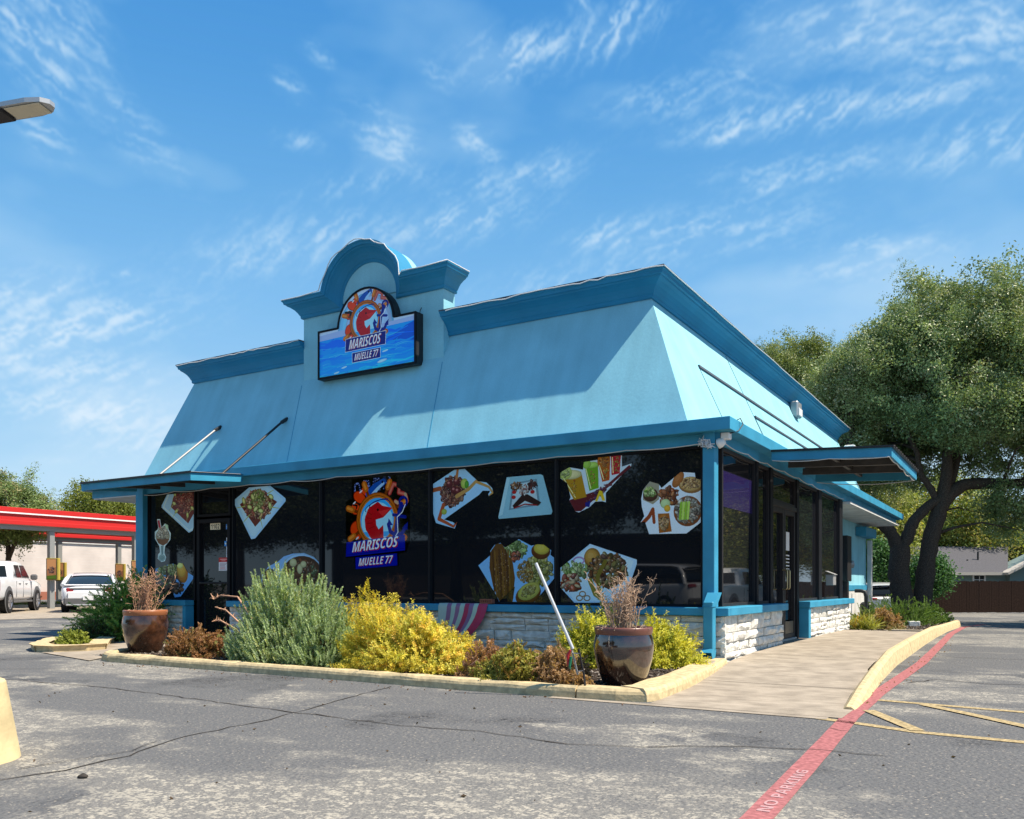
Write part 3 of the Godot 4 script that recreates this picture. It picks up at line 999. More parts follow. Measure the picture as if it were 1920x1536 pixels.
	g.box(Vector3(-0.9, 2.35, -16.4), Vector3(-0.62, 2.6, -14.6), 0.01)
	part(shop, "side_hood", g, mats.blue_trim)

	# sloped upper walls
	var tp := 5.235
	var bt := 2.95
	var top := [Vector3(-1.62, tp, -1.65), Vector3(-1.62, tp, -16.6), Vector3(-11.85, tp, -16.6), Vector3(-11.85, tp, -1.65)]
	var bot := [Vector3(-0.64, bt, -0.64), Vector3(-0.64, bt, -17.2), Vector3(-12.33, bt, -17.2), Vector3(-12.33, bt, -0.64)]
	bot[1].z = -15.9
	bot[2].z = -15.9
	top[1].z = -15.9
	top[2].z = -15.9
	g = Geo.new()
	for i in 4:
		g.quad(bot[i], bot[(i + 1) % 4], top[(i + 1) % 4], top[i])
	part(shop, "sloped_wall", g, mats.light_stucco)
	g = Geo.new()
	g.quad(Vector3(-1.5, 5.5, -1.72), Vector3(-1.5, 5.5, -16.0), Vector3(-11.9, 5.5, -16.0), Vector3(-11.9, 5.5, -1.72))
	part(shop, "flat_roof", g, mats.roof_grey)
	g = Geo.new()
	var s0 := Vector3(-5.275, tp, -1.65)
	var s1 := Vector3(-8.5, tp, -1.65)
	sweep_cornice([[s0, Vector3(0, 0, 1)], [top[0], Vector3(1, 0, 1)], [top[1], Vector3(1, 0, -1)], [top[2], Vector3(-0.6, 0, -1)], [top[3], Vector3(-0.6, 0, 1)], [s1, Vector3(0, 0, 1)]], g)
	for e in [s0, s1]:
		for k in CORNICE.size() - 1:
			g.tri(e + Vector3(0, CORNICE[k][1], CORNICE[k][0]), e + Vector3(0, CORNICE[k + 1][1], CORNICE[k + 1][0]), e + Vector3(0, 0.336, -0.02))
	part(shop, "cornice", g, mats.blue_cornice)
	g = Geo.new()
	var rim := [[0.31, 0.336], [0.318, 0.336], [0.318, 0.356], [-0.1, 0.37]]
	var oo := [Vector3(0, 0, 1), Vector3(1, 0, 1), Vector3(1, 0, -1), Vector3(-0.6, 0, -1), Vector3(-0.6, 0, 1), Vector3(0, 0, 1)]
	var tt := [s0, top[0], top[1], top[2], top[3], s1]
	for i in 5:
		for k in 3:
			var q := []
			for e in [[i, k], [i + 1, k], [i + 1, k + 1], [i, k + 1]]:
				q.append(tt[e[0]] + oo[e[0]] * rim[e[1]][0] + Vector3.UP * rim[e[1]][1])
			g.quad(q[0], q[1], q[2], q[3])
	part(shop, "metal_coping", g, mats.slate_strip)
	# the pale drip strip under the coping, a little wavy
	wavy_strip(Vector3(-12.0, 5.572, -1.327), Vector3(-8.5, 5.572, -1.327), 0.02, 7)
	wavy_strip(Vector3(-5.13, 5.572, -1.327), Vector3(-1.31, 5.572, -1.327), 0.02, 8)
	wavy_strip(Vector3(-1.297, 5.572, -1.33), Vector3(-1.297, 5.572, -16.2), 0.012, 9)
	# ledge strips and seams on the right slope
	var on_side := func(y: float, z: float, out: float) -> Vector3:
		return Vector3(-0.64 - (y - bt) * 0.4288 + out * 0.919, y + out * 0.394, z)
	for s in [[4.42, -2.72, -13.4, 0.05], [4.06, -5.35, -12.4, 0.042]]:
		g = Geo.new()
		var nb := Basis(Vector3(0, 0, -1), Vector3(-0.394, 0.919, 0), Vector3(0.919, 0.394, 0))
		g.xbox(Transform3D(nb, on_side.call(s[0], (s[1] + s[2]) / 2, 0.01)), Vector3(s[1] - s[2], s[3], 0.03))
		part(shop, "ledge_strip", g, mats.slate_strip)
	for s in [[4.42, -2.74, -2.86], [4.06, -5.36, -5.5], [5.2, -5.2, -5.4]]:
		g = Geo.new()
		g.bar(on_side.call(s[0], s[1], 0.001), on_side.call(3.0, s[2], 0.001), 0.010, 0.012)
		part(shop, "wall_seam", g, mats.slate_strip)
	# seams either side of the bay below the sign
	for s in [[-8.52, -8.16, 4.75], [-5.27, -5.04, 4.75], [-2.4, -2.3, 0.0]]:
		if s[2] > 0.0:
			g = Geo.new()
			var fa := func(y: float, xx: float) -> Vector3: return Vector3(xx, y, -1.65 + (tp - y) * 0.442 + 0.001)
			g.bar(fa.call(s[2], s[0]), fa.call(3.0, s[1]), 0.008, 0.008)
			part(shop, "wall_seam", g, mats.blue_trim)

	# the raised sign bay with its arched top
	var zt := -1.478
	var pl := PackedVector2Array([Vector2(-8.51, 4.3), Vector2(-5.275, 4.3), Vector2(-5.275, 6.2), Vector2(-6.22, 6.2)])
	for i in 25:
		var a := PI * i / 24.0
		pl.append(Vector2(-6.895 + 0.66 * cos(a), 6.12 + 0.66 * sin(a)))
	pl.append_array(PackedVector2Array([Vector2(-7.57, 6.2), Vector2(-8.51, 6.2)]))
	g = Geo.new()
	g.prism(pl, -1.8, zt)
	var bay := part(shop, "sign_bay", g, mats.light_stucco)
	# arched back of the parapet
	g = Geo.new()
	var hb := PackedVector2Array()
	for i in 25:
		var a := PI * i / 24.0
		hb.append(Vector2(-6.895 + 0.93 * cos(a), 6.12 + 0.93 * sin(a)))
	g.prism(hb, -1.84, zt + 0.02)
	part(bay, "arched_parapet", g, mats.light_stucco)
	g = Geo.new()
	var yb := 6.0
	var prof := []   # outward reach, height, half width where the shoulder meets the arch
	for c in CORNICE:
		var h: float = c[1] * 0.95
		var a0 := asin(maxf(h - 0.12, 0.0) / (0.62 + h))
		prof.append([c[0] * 0.95, h, (0.62 + h) * cos(a0), a0])
	for sd in [-1.0, 1.0]:
		var xc: float = -8.51 if sd < 0 else -5.275
		for k in prof.size() - 1:
			var p0 = prof[k]
			var p1 = prof[k + 1]
			var rows2 := []
			for p in [p0, p1]:
				rows2.append([Vector3(-6.895 + sd * p[2], yb + p[1], zt + p[0]), Vector3(xc + sd * p[0], yb + p[1], zt + p[0]), Vector3(xc + sd * p[0], yb + p[1], -1.82)])
			for j in 2:
				g.out_quad(rows2[0][j], rows2[0][j + 1], rows2[1][j + 1], rows2[1][j], Vector3(-6.9, yb + 0.6, -2.0))
	for s in [[-8.80, -7.80], [-5.98, -4.985]]:
		g.quad(Vector3(s[0], yb + 0.318, -1.82), Vector3(s[0], yb + 0.318, zt + 0.295), Vector3(s[1], yb + 0.318, zt + 0.295), Vector3(s[1], yb + 0.318, -1.82))
	# the arch, mitred into the shoulders
	var ap := func(i: int, k: int) -> Vector3:
		var p = prof[k]
		var rr: float = 0.62 + p[1]
		if i == 0 or i == 34:
			return Vector3(-6.895 + (p[2] if i == 0 else -p[2]), yb + p[1], zt + p[0])
		var a := lerpf(p[3], PI - p[3], (i - 1) / 32.0)
		return Vector3(-6.895 + rr * cos(a), 6.12 + rr * sin(a), zt + p[0])
	for i in 34:
		for k in prof.size() - 1:
			g.quad(ap.call(i, k), ap.call(i, k + 1), ap.call(i + 1, k + 1), ap.call(i + 1, k))
		var pa: Vector3 = ap.call(i, prof.size() - 1)
		var pb: Vector3 = ap.call(i + 1, prof.size() - 1)
		g.quad(pa, Vector3(pa.x, pa.y, zt - 0.15), Vector3(pb.x, pb.y, zt - 0.15), pb)
	part(bay, "bay_cornice", g, mats.blue_cornice)
	# pale cable and edging along the bay's top
	g = Geo.new()
	var pts := PackedVector3Array()
	pts.append(Vector3(-8.8, 6.325, zt + 0.30))
	pts.append(Vector3(-8.3, 6.312, zt + 0.305))
	pts.append(Vector3(-7.83, 6.335, zt + 0.305))
	for i in range(1, 24):
		var a := PI - PI * (i + 0.8) / 25.0
		var rr := 0.945 + 0.022 * sin(i * 1.3) - (0.06 if i in [15, 16] else 0.0)
		pts.append(Vector3(-6.895 + rr * cos(a), 6.12 + rr * sin(a), zt + 0.31))
	pts.append(Vector3(-5.93, 6.33, zt + 0.305))
	pts.append(Vector3(-5.5, 6.312, zt + 0.305))
	pts.append(Vector3(-4.99, 6.33, zt + 0.30))
	pts.append(Vector3(-4.975, 6.33, zt - 0.33))
	var rd := PackedFloat32Array()
	rd.resize(pts.size())
	rd.fill(0.010)
	g.tube(pts, rd, 6)
	part(bay, "edge_cable", g, mats.drip_edge)

func wavy_strip(a: Vector3, b: Vector3, amp: float, sd: int) -> void:
	var r := rng(sd)
	var g := Geo.new()
	var n := 26
	var p := PackedVector3Array()
	var rd := PackedFloat32Array()
	for i in n + 1:
		p.append(a.lerp(b, float(i) / n) + Vector3(0, r.randfn() * amp * 0.35 - amp * 0.4, 0))
		rd.append(0.009)
	g.tube(p, rd, 5)
	part(shop, "drip_edge", g, mats.drip_edge)

func frame_geo(x0: float, x1: float, y0: float, y1: float, z: float, w: float, depth: float) -> Geo:
	var g := Geo.new()
	g.box(Vector3(x0, y0, z - 0.03), Vector3(x0 + w, y1, z + depth), 0.004)
	g.box(Vector3(x1 - w, y0, z - 0.03), Vector3(x1, y1, z + depth), 0.004)
	g.box(Vector3(x0 + w, y0, z - 0.03), Vector3(x1 - w, y0 + w, z + depth - 0.003), 0.004)
	g.box(Vector3(x0 + w, y1 - w, z - 0.03), Vector3(x1 - w, y1, z + depth - 0.003), 0.004)
	return g

func window(a: Vector3, b: Vector3, w: float) -> void:
	var f := part(shop, "window", frame_geo(a.x, b.x, a.y, b.y, a.z - 0.01, w * 0.62, 0.05), mats.black_frame)
	var g := Geo.new()
	g.box(Vector3(a.x + 0.02, a.y + 0.02, a.z - 0.012), Vector3(b.x - 0.02, b.y - 0.02, a.z))
	part(f, "pane", g, mats.dark_glass)
	# thin strip laid along the mullion to stand for the glint of its metal
	g = Geo.new()
	g.box(Vector3(b.x - 0.006, a.y, a.z + 0.04), Vector3(b.x + 0.006, b.y, a.z + 0.052))
	part(f, "mullion_glint", g, mats.bronze_frame)

func side_frame(z0: float, z1: float, y0: float, y1: float, w: float) -> Geo:
	var g := Geo.new()
	g.box(Vector3(-0.22, y0, z0), Vector3(-0.14, y1, z0 + w), 0.004)
	g.box(Vector3(-0.22, y0, z1 - w), Vector3(-0.14, y1, z1), 0.004)
	g.box(Vector3(-0.22, y0, z0 + w), Vector3(-0.143, y0 + w, z1 - w), 0.004)
	g.box(Vector3(-0.22, y1 - w, z0 + w), Vector3(-0.143, y1, z1 - w), 0.004)
	return g

func side_window(z0: float, z1: float, y0: float, y1: float) -> void:
	var f := part(shop, "window", side_frame(z0, z1, y0, y1, 0.045), mats.bronze_frame)
	var g := Geo.new()
	g.box(Vector3(-0.19, y0 + 0.02, z0 + 0.02), Vector3(-0.175, y1 - 0.02, z1 - 0.02))
	part(f, "pane", g, mats.dark_glass)

# ---------------------------------------------------------------- flat print: window graphics and the sign face

class Paint:
	var im: Image
	var w: int
	var h: int
	var r := RandomNumberGenerator.new()
	var photo := true

	func _init(wm: float, hm: float, ppm: float, back: Color, sd: int) -> void:
		w = int(wm * ppm)
		h = int(hm * ppm)
		im = Image.create(w, h, false, Image.FORMAT_RGB8)
		im.fill(back)
		r.seed = sd

	func fill(p: PackedVector2Array, col: Color) -> void:   # pixel coordinates
		var lo := p[0].y
		var hi := p[0].y
		for q in p:
			lo = minf(lo, q.y)
			hi = maxf(hi, q.y)
		var n := p.size()
		for y in range(maxi(0, int(floor(lo))), mini(h - 1, int(ceil(hi))) + 1):
			var yy := y + 0.5
			var xs := []
			for i in n:
				var a := p[i]
				var b := p[(i + 1) % n]
				if (a.y <= yy) != (b.y <= yy):
					xs.append(a.x + (yy - a.y) / (b.y - a.y) * (b.x - a.x))
			xs.sort()
			for i in range(0, xs.size() - 1, 2):
				var x0 := int(round(xs[i]))
				var x1 := int(round(xs[i + 1]))
				if x1 > x0:
					im.fill_rect(Rect2i(x0, y, x1 - x0, 1), col)

	func poly(p: Array, col: Color) -> void:      # flat list x, y, x, y ... in 0..1
		var q := PackedVector2Array()
		for i in range(0, p.size(), 2):
			q.append(Vector2(p[i] * w, p[i + 1] * h))
		fill(q, col)

	func disc(cx: float, cy: float, rx: float, ry: float, col: Color, rot: float) -> void:
		var q := PackedVector2Array()
		for i in 22:
			var a := TAU * i / 22.0
			q.append(Vector2(cx * w, cy * h) + Vector2(rx * cos(a), ry * sin(a)).rotated(rot) * w)
		fill(q, col)

	func ell(cx: float, cy: float, rx: float, ry: float, col: Color, rot := 0.0) -> void:   # radii in fractions of the width; a printed photograph's soft roundness on larger ones
		if minf(rx, ry) * w < 7.0 or not photo:
			disc(cx, cy, rx, ry, col, rot)
			return
		disc(cx, cy, rx, ry, col.darkened(0.16), rot)
		disc(cx - rx * 0.04, cy - ry * 0.06 * w / h, rx * 0.9, ry * 0.88, col.darkened(0.06), rot)
		disc(cx - rx * 0.08, cy - ry * 0.12 * w / h, rx * 0.74, ry * 0.7, col, rot)
		disc(cx - rx * 0.12, cy - ry * 0.18 * w / h, rx * 0.45, ry * 0.4, col.lightened(0.08), rot)

	func line(p: Array, wd: float, col: Color, taper := 1.0) -> void:   # width in fractions of the width
		var m := p.size() / 2
		for i in m - 1:
			var a := Vector2(p[i * 2] * w, p[i * 2 + 1] * h)
			var b := Vector2(p[i * 2 + 2] * w, p[i * 2 + 3] * h)
			var ra := wd * w * 0.5 * lerpf(1.0, taper, float(i) / maxf(1, m - 1))
			var rb := wd * w * 0.5 * lerpf(1.0, taper, float(i + 1) / maxf(1, m - 1))
			var nn := (b - a).normalized().orthogonal()
			fill(PackedVector2Array([a + nn * ra, b + nn * rb, b - nn * rb, a - nn * ra]), col)
			for e in [[a, ra], [b, rb]]:
				var q := PackedVector2Array()
				for k in 12:
					q.append(e[0] + Vector2.from_angle(TAU * k / 12.0) * e[1])
				fill(q, col)

	func arc(cx: float, cy: float, rx: float, ry: float, a0: float, a1: float, wd: float, col: Color, rot := 0.0) -> void:
		var p := []
		for i in 19:
			var a := lerpf(a0, a1, i / 18.0)
			var v := Vector2(rx * cos(a), ry * sin(a)).rotated(rot)
			p.append(cx + v.x)
			p.append(cy + v.y * w / h)
		line(p, wd, col)

	func heap(cx: float, cy: float, rx: float, ry: float, n: int, size: float, cols: Array, rot := 0.0) -> void:   # a heap of small overlapping morsels
		for i in int(n * 2.2):
			var d := Vector2.from_angle(r.randf() * TAU) * sqrt(r.randf())
			d = Vector2(d.x * rx, d.y * ry).rotated(rot)
			var s := size * r.randf_range(0.25, 0.9)
			var c: Color = cols[r.randi() % cols.size()]
			c = c.lerp(Color.BLACK, r.randf() * 0.35).lerp(Color.WHITE, r.randf() * 0.22)
			var x := cx + d.x
			var y := cy + d.y * w / h
			var t := r.randf() * TAU
			var k := r.randf_range(0.35, 0.8)
			ell(x, y, s, s * k, c.lerp(Color.BLACK, 0.35), t)
			ell(x - s * 0.15, y - s * 0.2, s * 0.82, s * k * 0.75, c, t)
			if r.randf() < 0.35:
				ell(x - s * 0.3, y - s * 0.3, s * 0.3, s * 0.15, c.lerp(Color.WHITE, 0.45), t)

	func text(s: String, x: float, y: float, hh: float, wide: float, slant: float, climb: float, col: Color, weight := 700) -> void:   # x, y: left end of the baseline; hh: height of capitals (of h); wide: total width (of w)
		var tm := TextMesh.new()
		tm.text = s
		var sf := SystemFont.new()
		sf.font_names = PackedStringArray(["Droid Sans"])
		sf.font_weight = weight
		tm.font = sf
		tm.font_size = 64
		tm.depth = 0.0
		tm.pixel_size = 0.01
		var a := tm.get_mesh_arrays()
		var vs: PackedVector3Array = a[Mesh.ARRAY_VERTEX]
		var ix: PackedInt32Array = a[Mesh.ARRAY_INDEX] if a[Mesh.ARRAY_INDEX] != null else PackedInt32Array(range(vs.size()))
		var lo := Vector2(1e9, 1e9)
		var hi := Vector2(-1e9, -1e9)
		for v in vs:
			lo = lo.min(Vector2(v.x, v.y))
			hi = hi.max(Vector2(v.x, v.y))
		for i in range(0, ix.size() - 2, 3):
			var q := PackedVector2Array()
			for k in 3:
				var v := vs[ix[i + k]]
				var fx := (v.x - lo.x) / (hi.x - lo.x)
				var fy := (v.y - lo.y) / (hi.y - lo.y)
				q.append(Vector2((x + fx * wide) * w + slant * fy * hh * h, (y - fy * hh - climb * fx) * h))
			fill(q, col)

	func speckle(n: int, amt: float) -> void:
		for i in n:
			var x := r.randi() % w
			var y := r.randi() % h
			var c := im.get_pixel(x, y)
			im.set_pixel(x, y, c.lerp(Color.WHITE if r.randf() < 0.5 else Color.BLACK, r.randf() * amt))

	func material(called: String, rough := 0.35) -> StandardMaterial3D:
		im.adjust_bcs(1.14, 1.08, 1.12)
		im.generate_mipmaps()
		var m := StandardMaterial3D.new()
		m.resource_name = called
		m.albedo_texture = ImageTexture.create_from_image(im)
		m.roughness = rough
		m.metallic_specular = 0.4
		m.texture_repeat = false
		return m

func cut_sheet(out: Array, at: Vector2, size: Vector2, z: float) -> ArrayMesh:   # a flat cut-out; out: x, y, x, y ... in 0..1, y downwards; at: lower left
	var p := PackedVector2Array()
	for i in range(0, out.size(), 2):
		p.append(Vector2(out[i], out[i + 1]))
	var g := Geo.new()
	var id := Geometry2D.triangulate_polygon(p)
	for i in range(0, id.size(), 3):
		var q := [p[id[i]], p[id[i + 1]], p[id[i + 2]]]
		if (q[1] - q[0]).cross(q[2] - q[0]) > 0.0:
			q = [q[0], q[2], q[1]]
		g.tri(Vector3(at.x + q[0].x * size.x, at.y + (1.0 - q[0].y) * size.y, z), Vector3(at.x + q[1].x * size.x, at.y + (1.0 - q[1].y) * size.y, z), Vector3(at.x + q[2].x * size.x, at.y + (1.0 - q[2].y) * size.y, z))
		g.u.append(q[0])
		g.u.append(q[2])
		g.u.append(q[1])
	return g.mesh()

func graphic(called: String, at: Vector2, size: Vector2, out: Array, pt: Paint, label: String) -> void:
	pt.speckle(int(pt.w * pt.h * 0.12), 0.22)
	var o := part(shop, called, cut_sheet(out, at, size, -0.1655), pt.material(called, 0.03 if called == "window_emblem" else 0.3))
	o.set_meta("label", label)

const PLATE := Color(0.60, 0.75, 0.84)
const RIMW := Color(0.74, 0.83, 0.88)

func build_window_graphics() -> void:
	var reds := [Color(0.45, 0.15, 0.09), Color(0.55, 0.2, 0.12), Color(0.36, 0.11, 0.07), Color(0.62, 0.33, 0.22), Color(0.7, 0.48, 0.36)]
	var greens := [Color(0.45, 0.52, 0.22), Color(0.58, 0.62, 0.32), Color(0.35, 0.42, 0.18), Color(0.7, 0.7, 0.42)]
	var browns := [Color(0.35, 0.2, 0.1), Color(0.45, 0.29, 0.15), Color(0.28, 0.15, 0.08), Color(0.55, 0.38, 0.2)]
	var tans := [Color(0.72, 0.58, 0.38), Color(0.62, 0.46, 0.27), Color(0.8, 0.68, 0.48), Color(0.5, 0.34, 0.18)]
	var slice := func(p: Paint, x: float, y: float, s: float, t: float) -> void:
		p.ell(x, y, s, s * 0.6, Color(0.42, 0.5, 0.2), t)
		p.ell(x, y, s * 0.8, s * 0.45, Color(0.76, 0.78, 0.52), t)
	# stew on a kite-shaped plate, left
	var p := Paint.new(0.956, 0.864, 300, PLATE, 1)
	p.poly([0.27, 0.0, 1.0, 0.05, 0.93, 0.93, 0.84, 0.97, 0.04, 0.42], RIMW)
	p.poly([0.3, 0.03, 1.0, 0.05, 0.93, 0.9, 0.83, 0.94, 0.08, 0.41], PLATE)
	p.poly([0.42, 0.06, 1.0, 0.02, 1.0, 0.55, 0.8, 0.8, 0.28, 0.42], Color(0.38, 0.13, 0.08))
	p.heap(0.7, 0.3, 0.3, 0.26, 130, 0.05, reds)
	p.heap(0.64, 0.1, 0.12, 0.07, 24, 0.045, [Color(0.3, 0.32, 0.12), Color(0.2, 0.2, 0.1)])
	for s in [[0.38, 0.35, 0.3], [0.45, 0.52, -0.6], [0.78, 0.62, 1.4], [0.92, 0.48, 0.5], [0.4, 0.14, 1.0]]:
		slice.call(p, s[0], s[1], 0.06, s[2])
		p.line([s[0], s[1], s[0] - 0.16 * cos(s[2]), s[1] + 0.15], 0.018, Color(0.62, 0.66, 0.4), 0.3)
	graphic("window_graphic", Vector2(-10.902, 1.969), Vector2(0.956, 0.864), [0.27, 0, 1, 0.05, 0.99, 0.82, 0.93, 0.96, 0.82, 1, 0, 0.42, 0, 0.37], p, "print of red stew on a kite-shaped white plate")
	# iced drink in a stemmed glass
	p = Paint.new(0.472, 0.817, 320, Color(0.78, 0.84, 0.82), 2)
	p.poly([0.17, 0.03, 0.3, 0.02, 0.4, 0.22, 0.27, 0.24], Color(0.6, 0.12, 0.16))
	p.ell(0.73, 0.2, 0.11, 0.16, Color(0.66, 0.76, 0.62))
	p.ell(0.5, 0.4, 0.44, 0.3, Color(0.62, 0.6, 0.5))
	p.poly([0.1, 0.45, 0.92, 0.47, 0.8, 0.56, 0.52, 0.62, 0.22, 0.56], Color(0.42, 0.29, 0.17))
	p.heap(0.5, 0.33, 0.34, 0.22, 50, 0.1, [Color(0.78, 0.74, 0.62), Color(0.68, 0.62, 0.5), Color(0.85, 0.82, 0.72)])
	p.poly([0.38, 0.62, 0.55, 0.62, 0.53, 0.82, 0.42, 0.82], Color(0.42, 0.52, 0.52))
	p.ell(0.45, 0.9, 0.2, 0.13, Color(0.45, 0.55, 0.53))
	p.arc(0.45, 0.9, 0.15, 0.1, 0, TAU, 0.03, Color(0.62, 0.7, 0.68))
	graphic("window_graphic", Vector2(-11.107, 1.438), Vector2(0.472, 0.817), [0.14, 0, 0.33, 0, 0.42, 0.2, 0.64, 0.11, 0.83, 0.15, 0.86, 0.26, 1, 0.34, 0.97, 0.49, 0.64, 0.64, 0.61, 0.79, 0.72, 0.89, 0.64, 0.98, 0.43, 1, 0.19, 0.92, 0.22, 0.81, 0.33, 0.77, 0.29, 0.63, 0.01, 0.45, 0, 0.29, 0.17, 0.24, 0.22, 0.19], p, "print of an iced drink in a stemmed glass")
	# salad plate, lower left
	p = Paint.new(1.108, 0.648, 300, Color(0.42, 0.62, 0.80), 3)
	p.heap(0.3, 0.35, 0.26, 0.2, 60, 0.07, greens)
	p.heap(0.52, 0.5, 0.24, 0.26, 70, 0.07, [Color(0.14, 0.08, 0.06), Color(0.24, 0.13, 0.08), Color(0.4, 0.25, 0.14)])
	p.heap(0.5, 0.2, 0.16, 0.1, 24, 0.06, greens)
	p.ell(0.72, 0.25, 0.14, 0.2, Color(0.62, 0.42, 0.14), -0.3)
	p.ell(0.7, 0.2, 0.11, 0.13, Color(0.72, 0.58, 0.24), -0.3)
	p.ell(0.66, 0.08, 0.08, 0.05, Color(0.78, 0.8, 0.5))
	graphic("window_graphic", Vector2(-11.101, 0.771), Vector2(1.108, 0.648), [0.02, 0.16, 0.3, 0.06, 0.47, 0.02, 0.59, 0.07, 0.63, 0, 0.73, 0.02, 0.85, 0.27, 1, 0.39, 0.99, 0.47, 0.68, 0.97, 0.53, 1, 0.42, 0.78, 0.18, 0.52, 0, 0.29], p, "print of a salad on a blue plate behind the left pot")
	# stew with slices, right of the single door
	p = Paint.new(1.25, 0.967, 300, PLATE, 4)
	p.poly([0.04, 0.3, 0.4, 0.04, 0.6, 0.03, 0.96, 0.33, 0.4, 0.95, 0.34, 0.95], Color(0.66, 0.79, 0.87))
	p.poly([0.1, 0.36, 0.46, 0.1, 0.84, 0.36, 0.41, 0.78], Color(0.36, 0.15, 0.09))
	p.heap(0.47, 0.38, 0.28, 0.2, 170, 0.045, reds + tans)
	p.heap(0.46, 0.28, 0.14, 0.12, 60, 0.035, greens)
	for s in [[0.3, 0.42, 0.3], [0.42, 0.46, -0.6], [0.7, 0.42, 1.4], [0.72, 0.26, 0.5], [0.36, 0.24, 1.0], [0.52, 0.5, 0.2], [0.18, 0.3, 1.2]]:
		slice.call(p, s[0], s[1], 0.055, s[2])
	for s in [[0.2, 0.4, 0.02, 0.42], [0.3, 0.56, 0.16, 0.7], [0.5, 0.6, 0.56, 0.82], [0.7, 0.44, 0.9, 0.48], [0.66, 0.2, 0.78, 0.14]]:
		p.line(s, 0.018, Color(0.6, 0.64, 0.38), 0.3)
	graphic("window_graphic", Vector2(-8.874, 1.805), Vector2(1.25, 0.967), [0, 0.26, 0.38, 0, 0.63, 0, 1, 0.31, 1, 0.36, 0.41, 0.99, 0.33, 1, 0, 0.37], p, "print of meat stew with cucumber slices beside the single door")
	# two bowls of soup behind the grey bush
	p = Paint.new(1.4, 0.631, 300, Color(0.5, 0.66, 0.8), 5)
	p.ell(0.15, 0.75, 0.13, 0.16, Color(0.30, 0.19, 0.1))
	p.heap(0.15, 0.75, 0.1, 0.12, 30, 0.035, browns)
	p.ell(0.68, 0.5, 0.35, 0.225, Color(0.62, 0.77, 0.87))
	p.ell(0.69, 0.52, 0.32, 0.2, Color(0.27, 0.16, 0.06))
	p.heap(0.69, 0.54, 0.28, 0.16, 60, 0.05, [Color(0.3, 0.17, 0.06), Color(0.38, 0.2, 0.06), Color(0.24, 0.17, 0.08)])
	p.heap(0.86, 0.5, 0.07, 0.07, 14, 0.03, [Color(0.15, 0.24, 0.09), Color(0.22, 0.3, 0.12)])
	for s in [[0.55, 0.25, 0.06, 0.05], [0.66, 0.42, 0.045, 0.06], [0.72, 0.3, 0.05, 0.04], [0.5, 0.62, 0.02, 0.05]]:
		p.ell(s[0], s[1], s[2], s[3], Color(0.66, 0.66, 0.5))
	graphic("window_graphic", Vector2(-8.215, 0.907), Vector2(1.4, 0.631), [0, 0.79, 0.02, 0.58, 0.13, 0.34, 0.3, 0.21, 0.39, 0.08, 0.54, 0.01, 0.73, 0, 0.89, 0.11, 1, 0.3, 1, 0.77, 0.89, 0.94, 0.58, 1, 0.2, 0.97], p, "print of two bowls of brown soup")
	# crab legs on a tilted plate
	p = Paint.new(1.076, 0.951, 300, PLATE, 6)
	p.heap(0.33, 0.42, 0.2, 0.2, 150, 0.05, [Color(0.36, 0.15, 0.1), Color(0.5, 0.26, 0.16), Color(0.3, 0.12, 0.1), Color(0.6, 0.4, 0.26)])
	for s in [[0.4, 0.27], [0.36, 0.4], [0.28, 0.3], [0.42, 0.42]]:
		p.ell(s[0], s[1], 0.055, 0.055, Color(0.33, 0.12, 0.12))
		p.ell(s[0] - 0.015, s[1] - 0.02, 0.02, 0.015, Color(0.66, 0.45, 0.42))
	p.ell(0.53, 0.31, 0.06, 0.07, Color(0.62, 0.68, 0.32))
	p.ell(0.57, 0.33, 0.035, 0.055, Color(0.3, 0.52, 0.14))
	p.line([0.4, 0.22, 0.42, 0.08, 0.48, 0.02], 0.045, Color(0.62, 0.42, 0.25), 0.6)
	p.line([0.4, 0.5, 0.6, 0.4, 0.72, 0.29, 0.8, 0.33, 0.93, 0.39, 0.99, 0.48, 0.94, 0.52], 0.055, Color(0.66, 0.52, 0.3), 0.35)
	p.line([0.18, 0.62, 0.1, 0.84, 0.22, 0.9, 0.35, 0.97, 0.4, 0.9], 0.06, Color(0.6, 0.3, 0.16), 0.4)
	p.line([0.0, 0.38, 0.12, 0.36], 0.06, Color(0.55, 0.3, 0.16))
	p.ell(0.19, 0.73, 0.045, 0.04, Color(0.55, 0.62, 0.28))
	graphic("window_graphic", Vector2(-4.52, 1.84), Vector2(1.076, 0.951), [0, 0.28, 0.37, 0.08, 0.41, 0.01, 0.51, 0, 0.5, 0.05, 0.75, 0.29, 0.89, 0.32, 0.98, 0.41, 1, 0.49, 0.93, 0.53, 0.92, 0.5, 0.95, 0.45, 0.83, 0.44, 0.77, 0.5, 0.19, 0.85, 0.34, 0.9, 0.38, 0.93, 0.41, 0.89, 0.37, 1, 0.05, 0.9, 0, 0.75], p, "print of crab legs on a tilted plate")
	# dessert on a deep square plate
	p = Paint.new(0.883, 0.595, 300, Color(0.52, 0.68, 0.72), 7)
	p.poly([0.0, 0.95, 0.16, 0.02, 0.22, 0.04, 0.08, 0.9], Color(0.62, 0.75, 0.78))
	p.poly([0.27, 0.16, 0.72, 0.1, 0.78, 0.72, 0.2, 0.8], Color(0.4, 0.52, 0.56))
	p.poly([0.3, 0.2, 0.68, 0.14, 0.74, 0.68, 0.24, 0.76], Color(0.66, 0.74, 0.76))
	p.poly([0.27, 0.7, 0.45, 0.45, 0.55, 0.45, 0.8, 0.66, 0.74, 0.74, 0.5, 0.6, 0.3, 0.78], Color(0.17, 0.08, 0.05))
	p.heap(0.34, 0.24, 0.1, 0.07, 20, 0.04, browns)
	p.heap(0.62, 0.24, 0.1, 0.07, 20, 0.04, [Color(0.2, 0.08, 0.05), Color(0.3, 0.1, 0.06)])
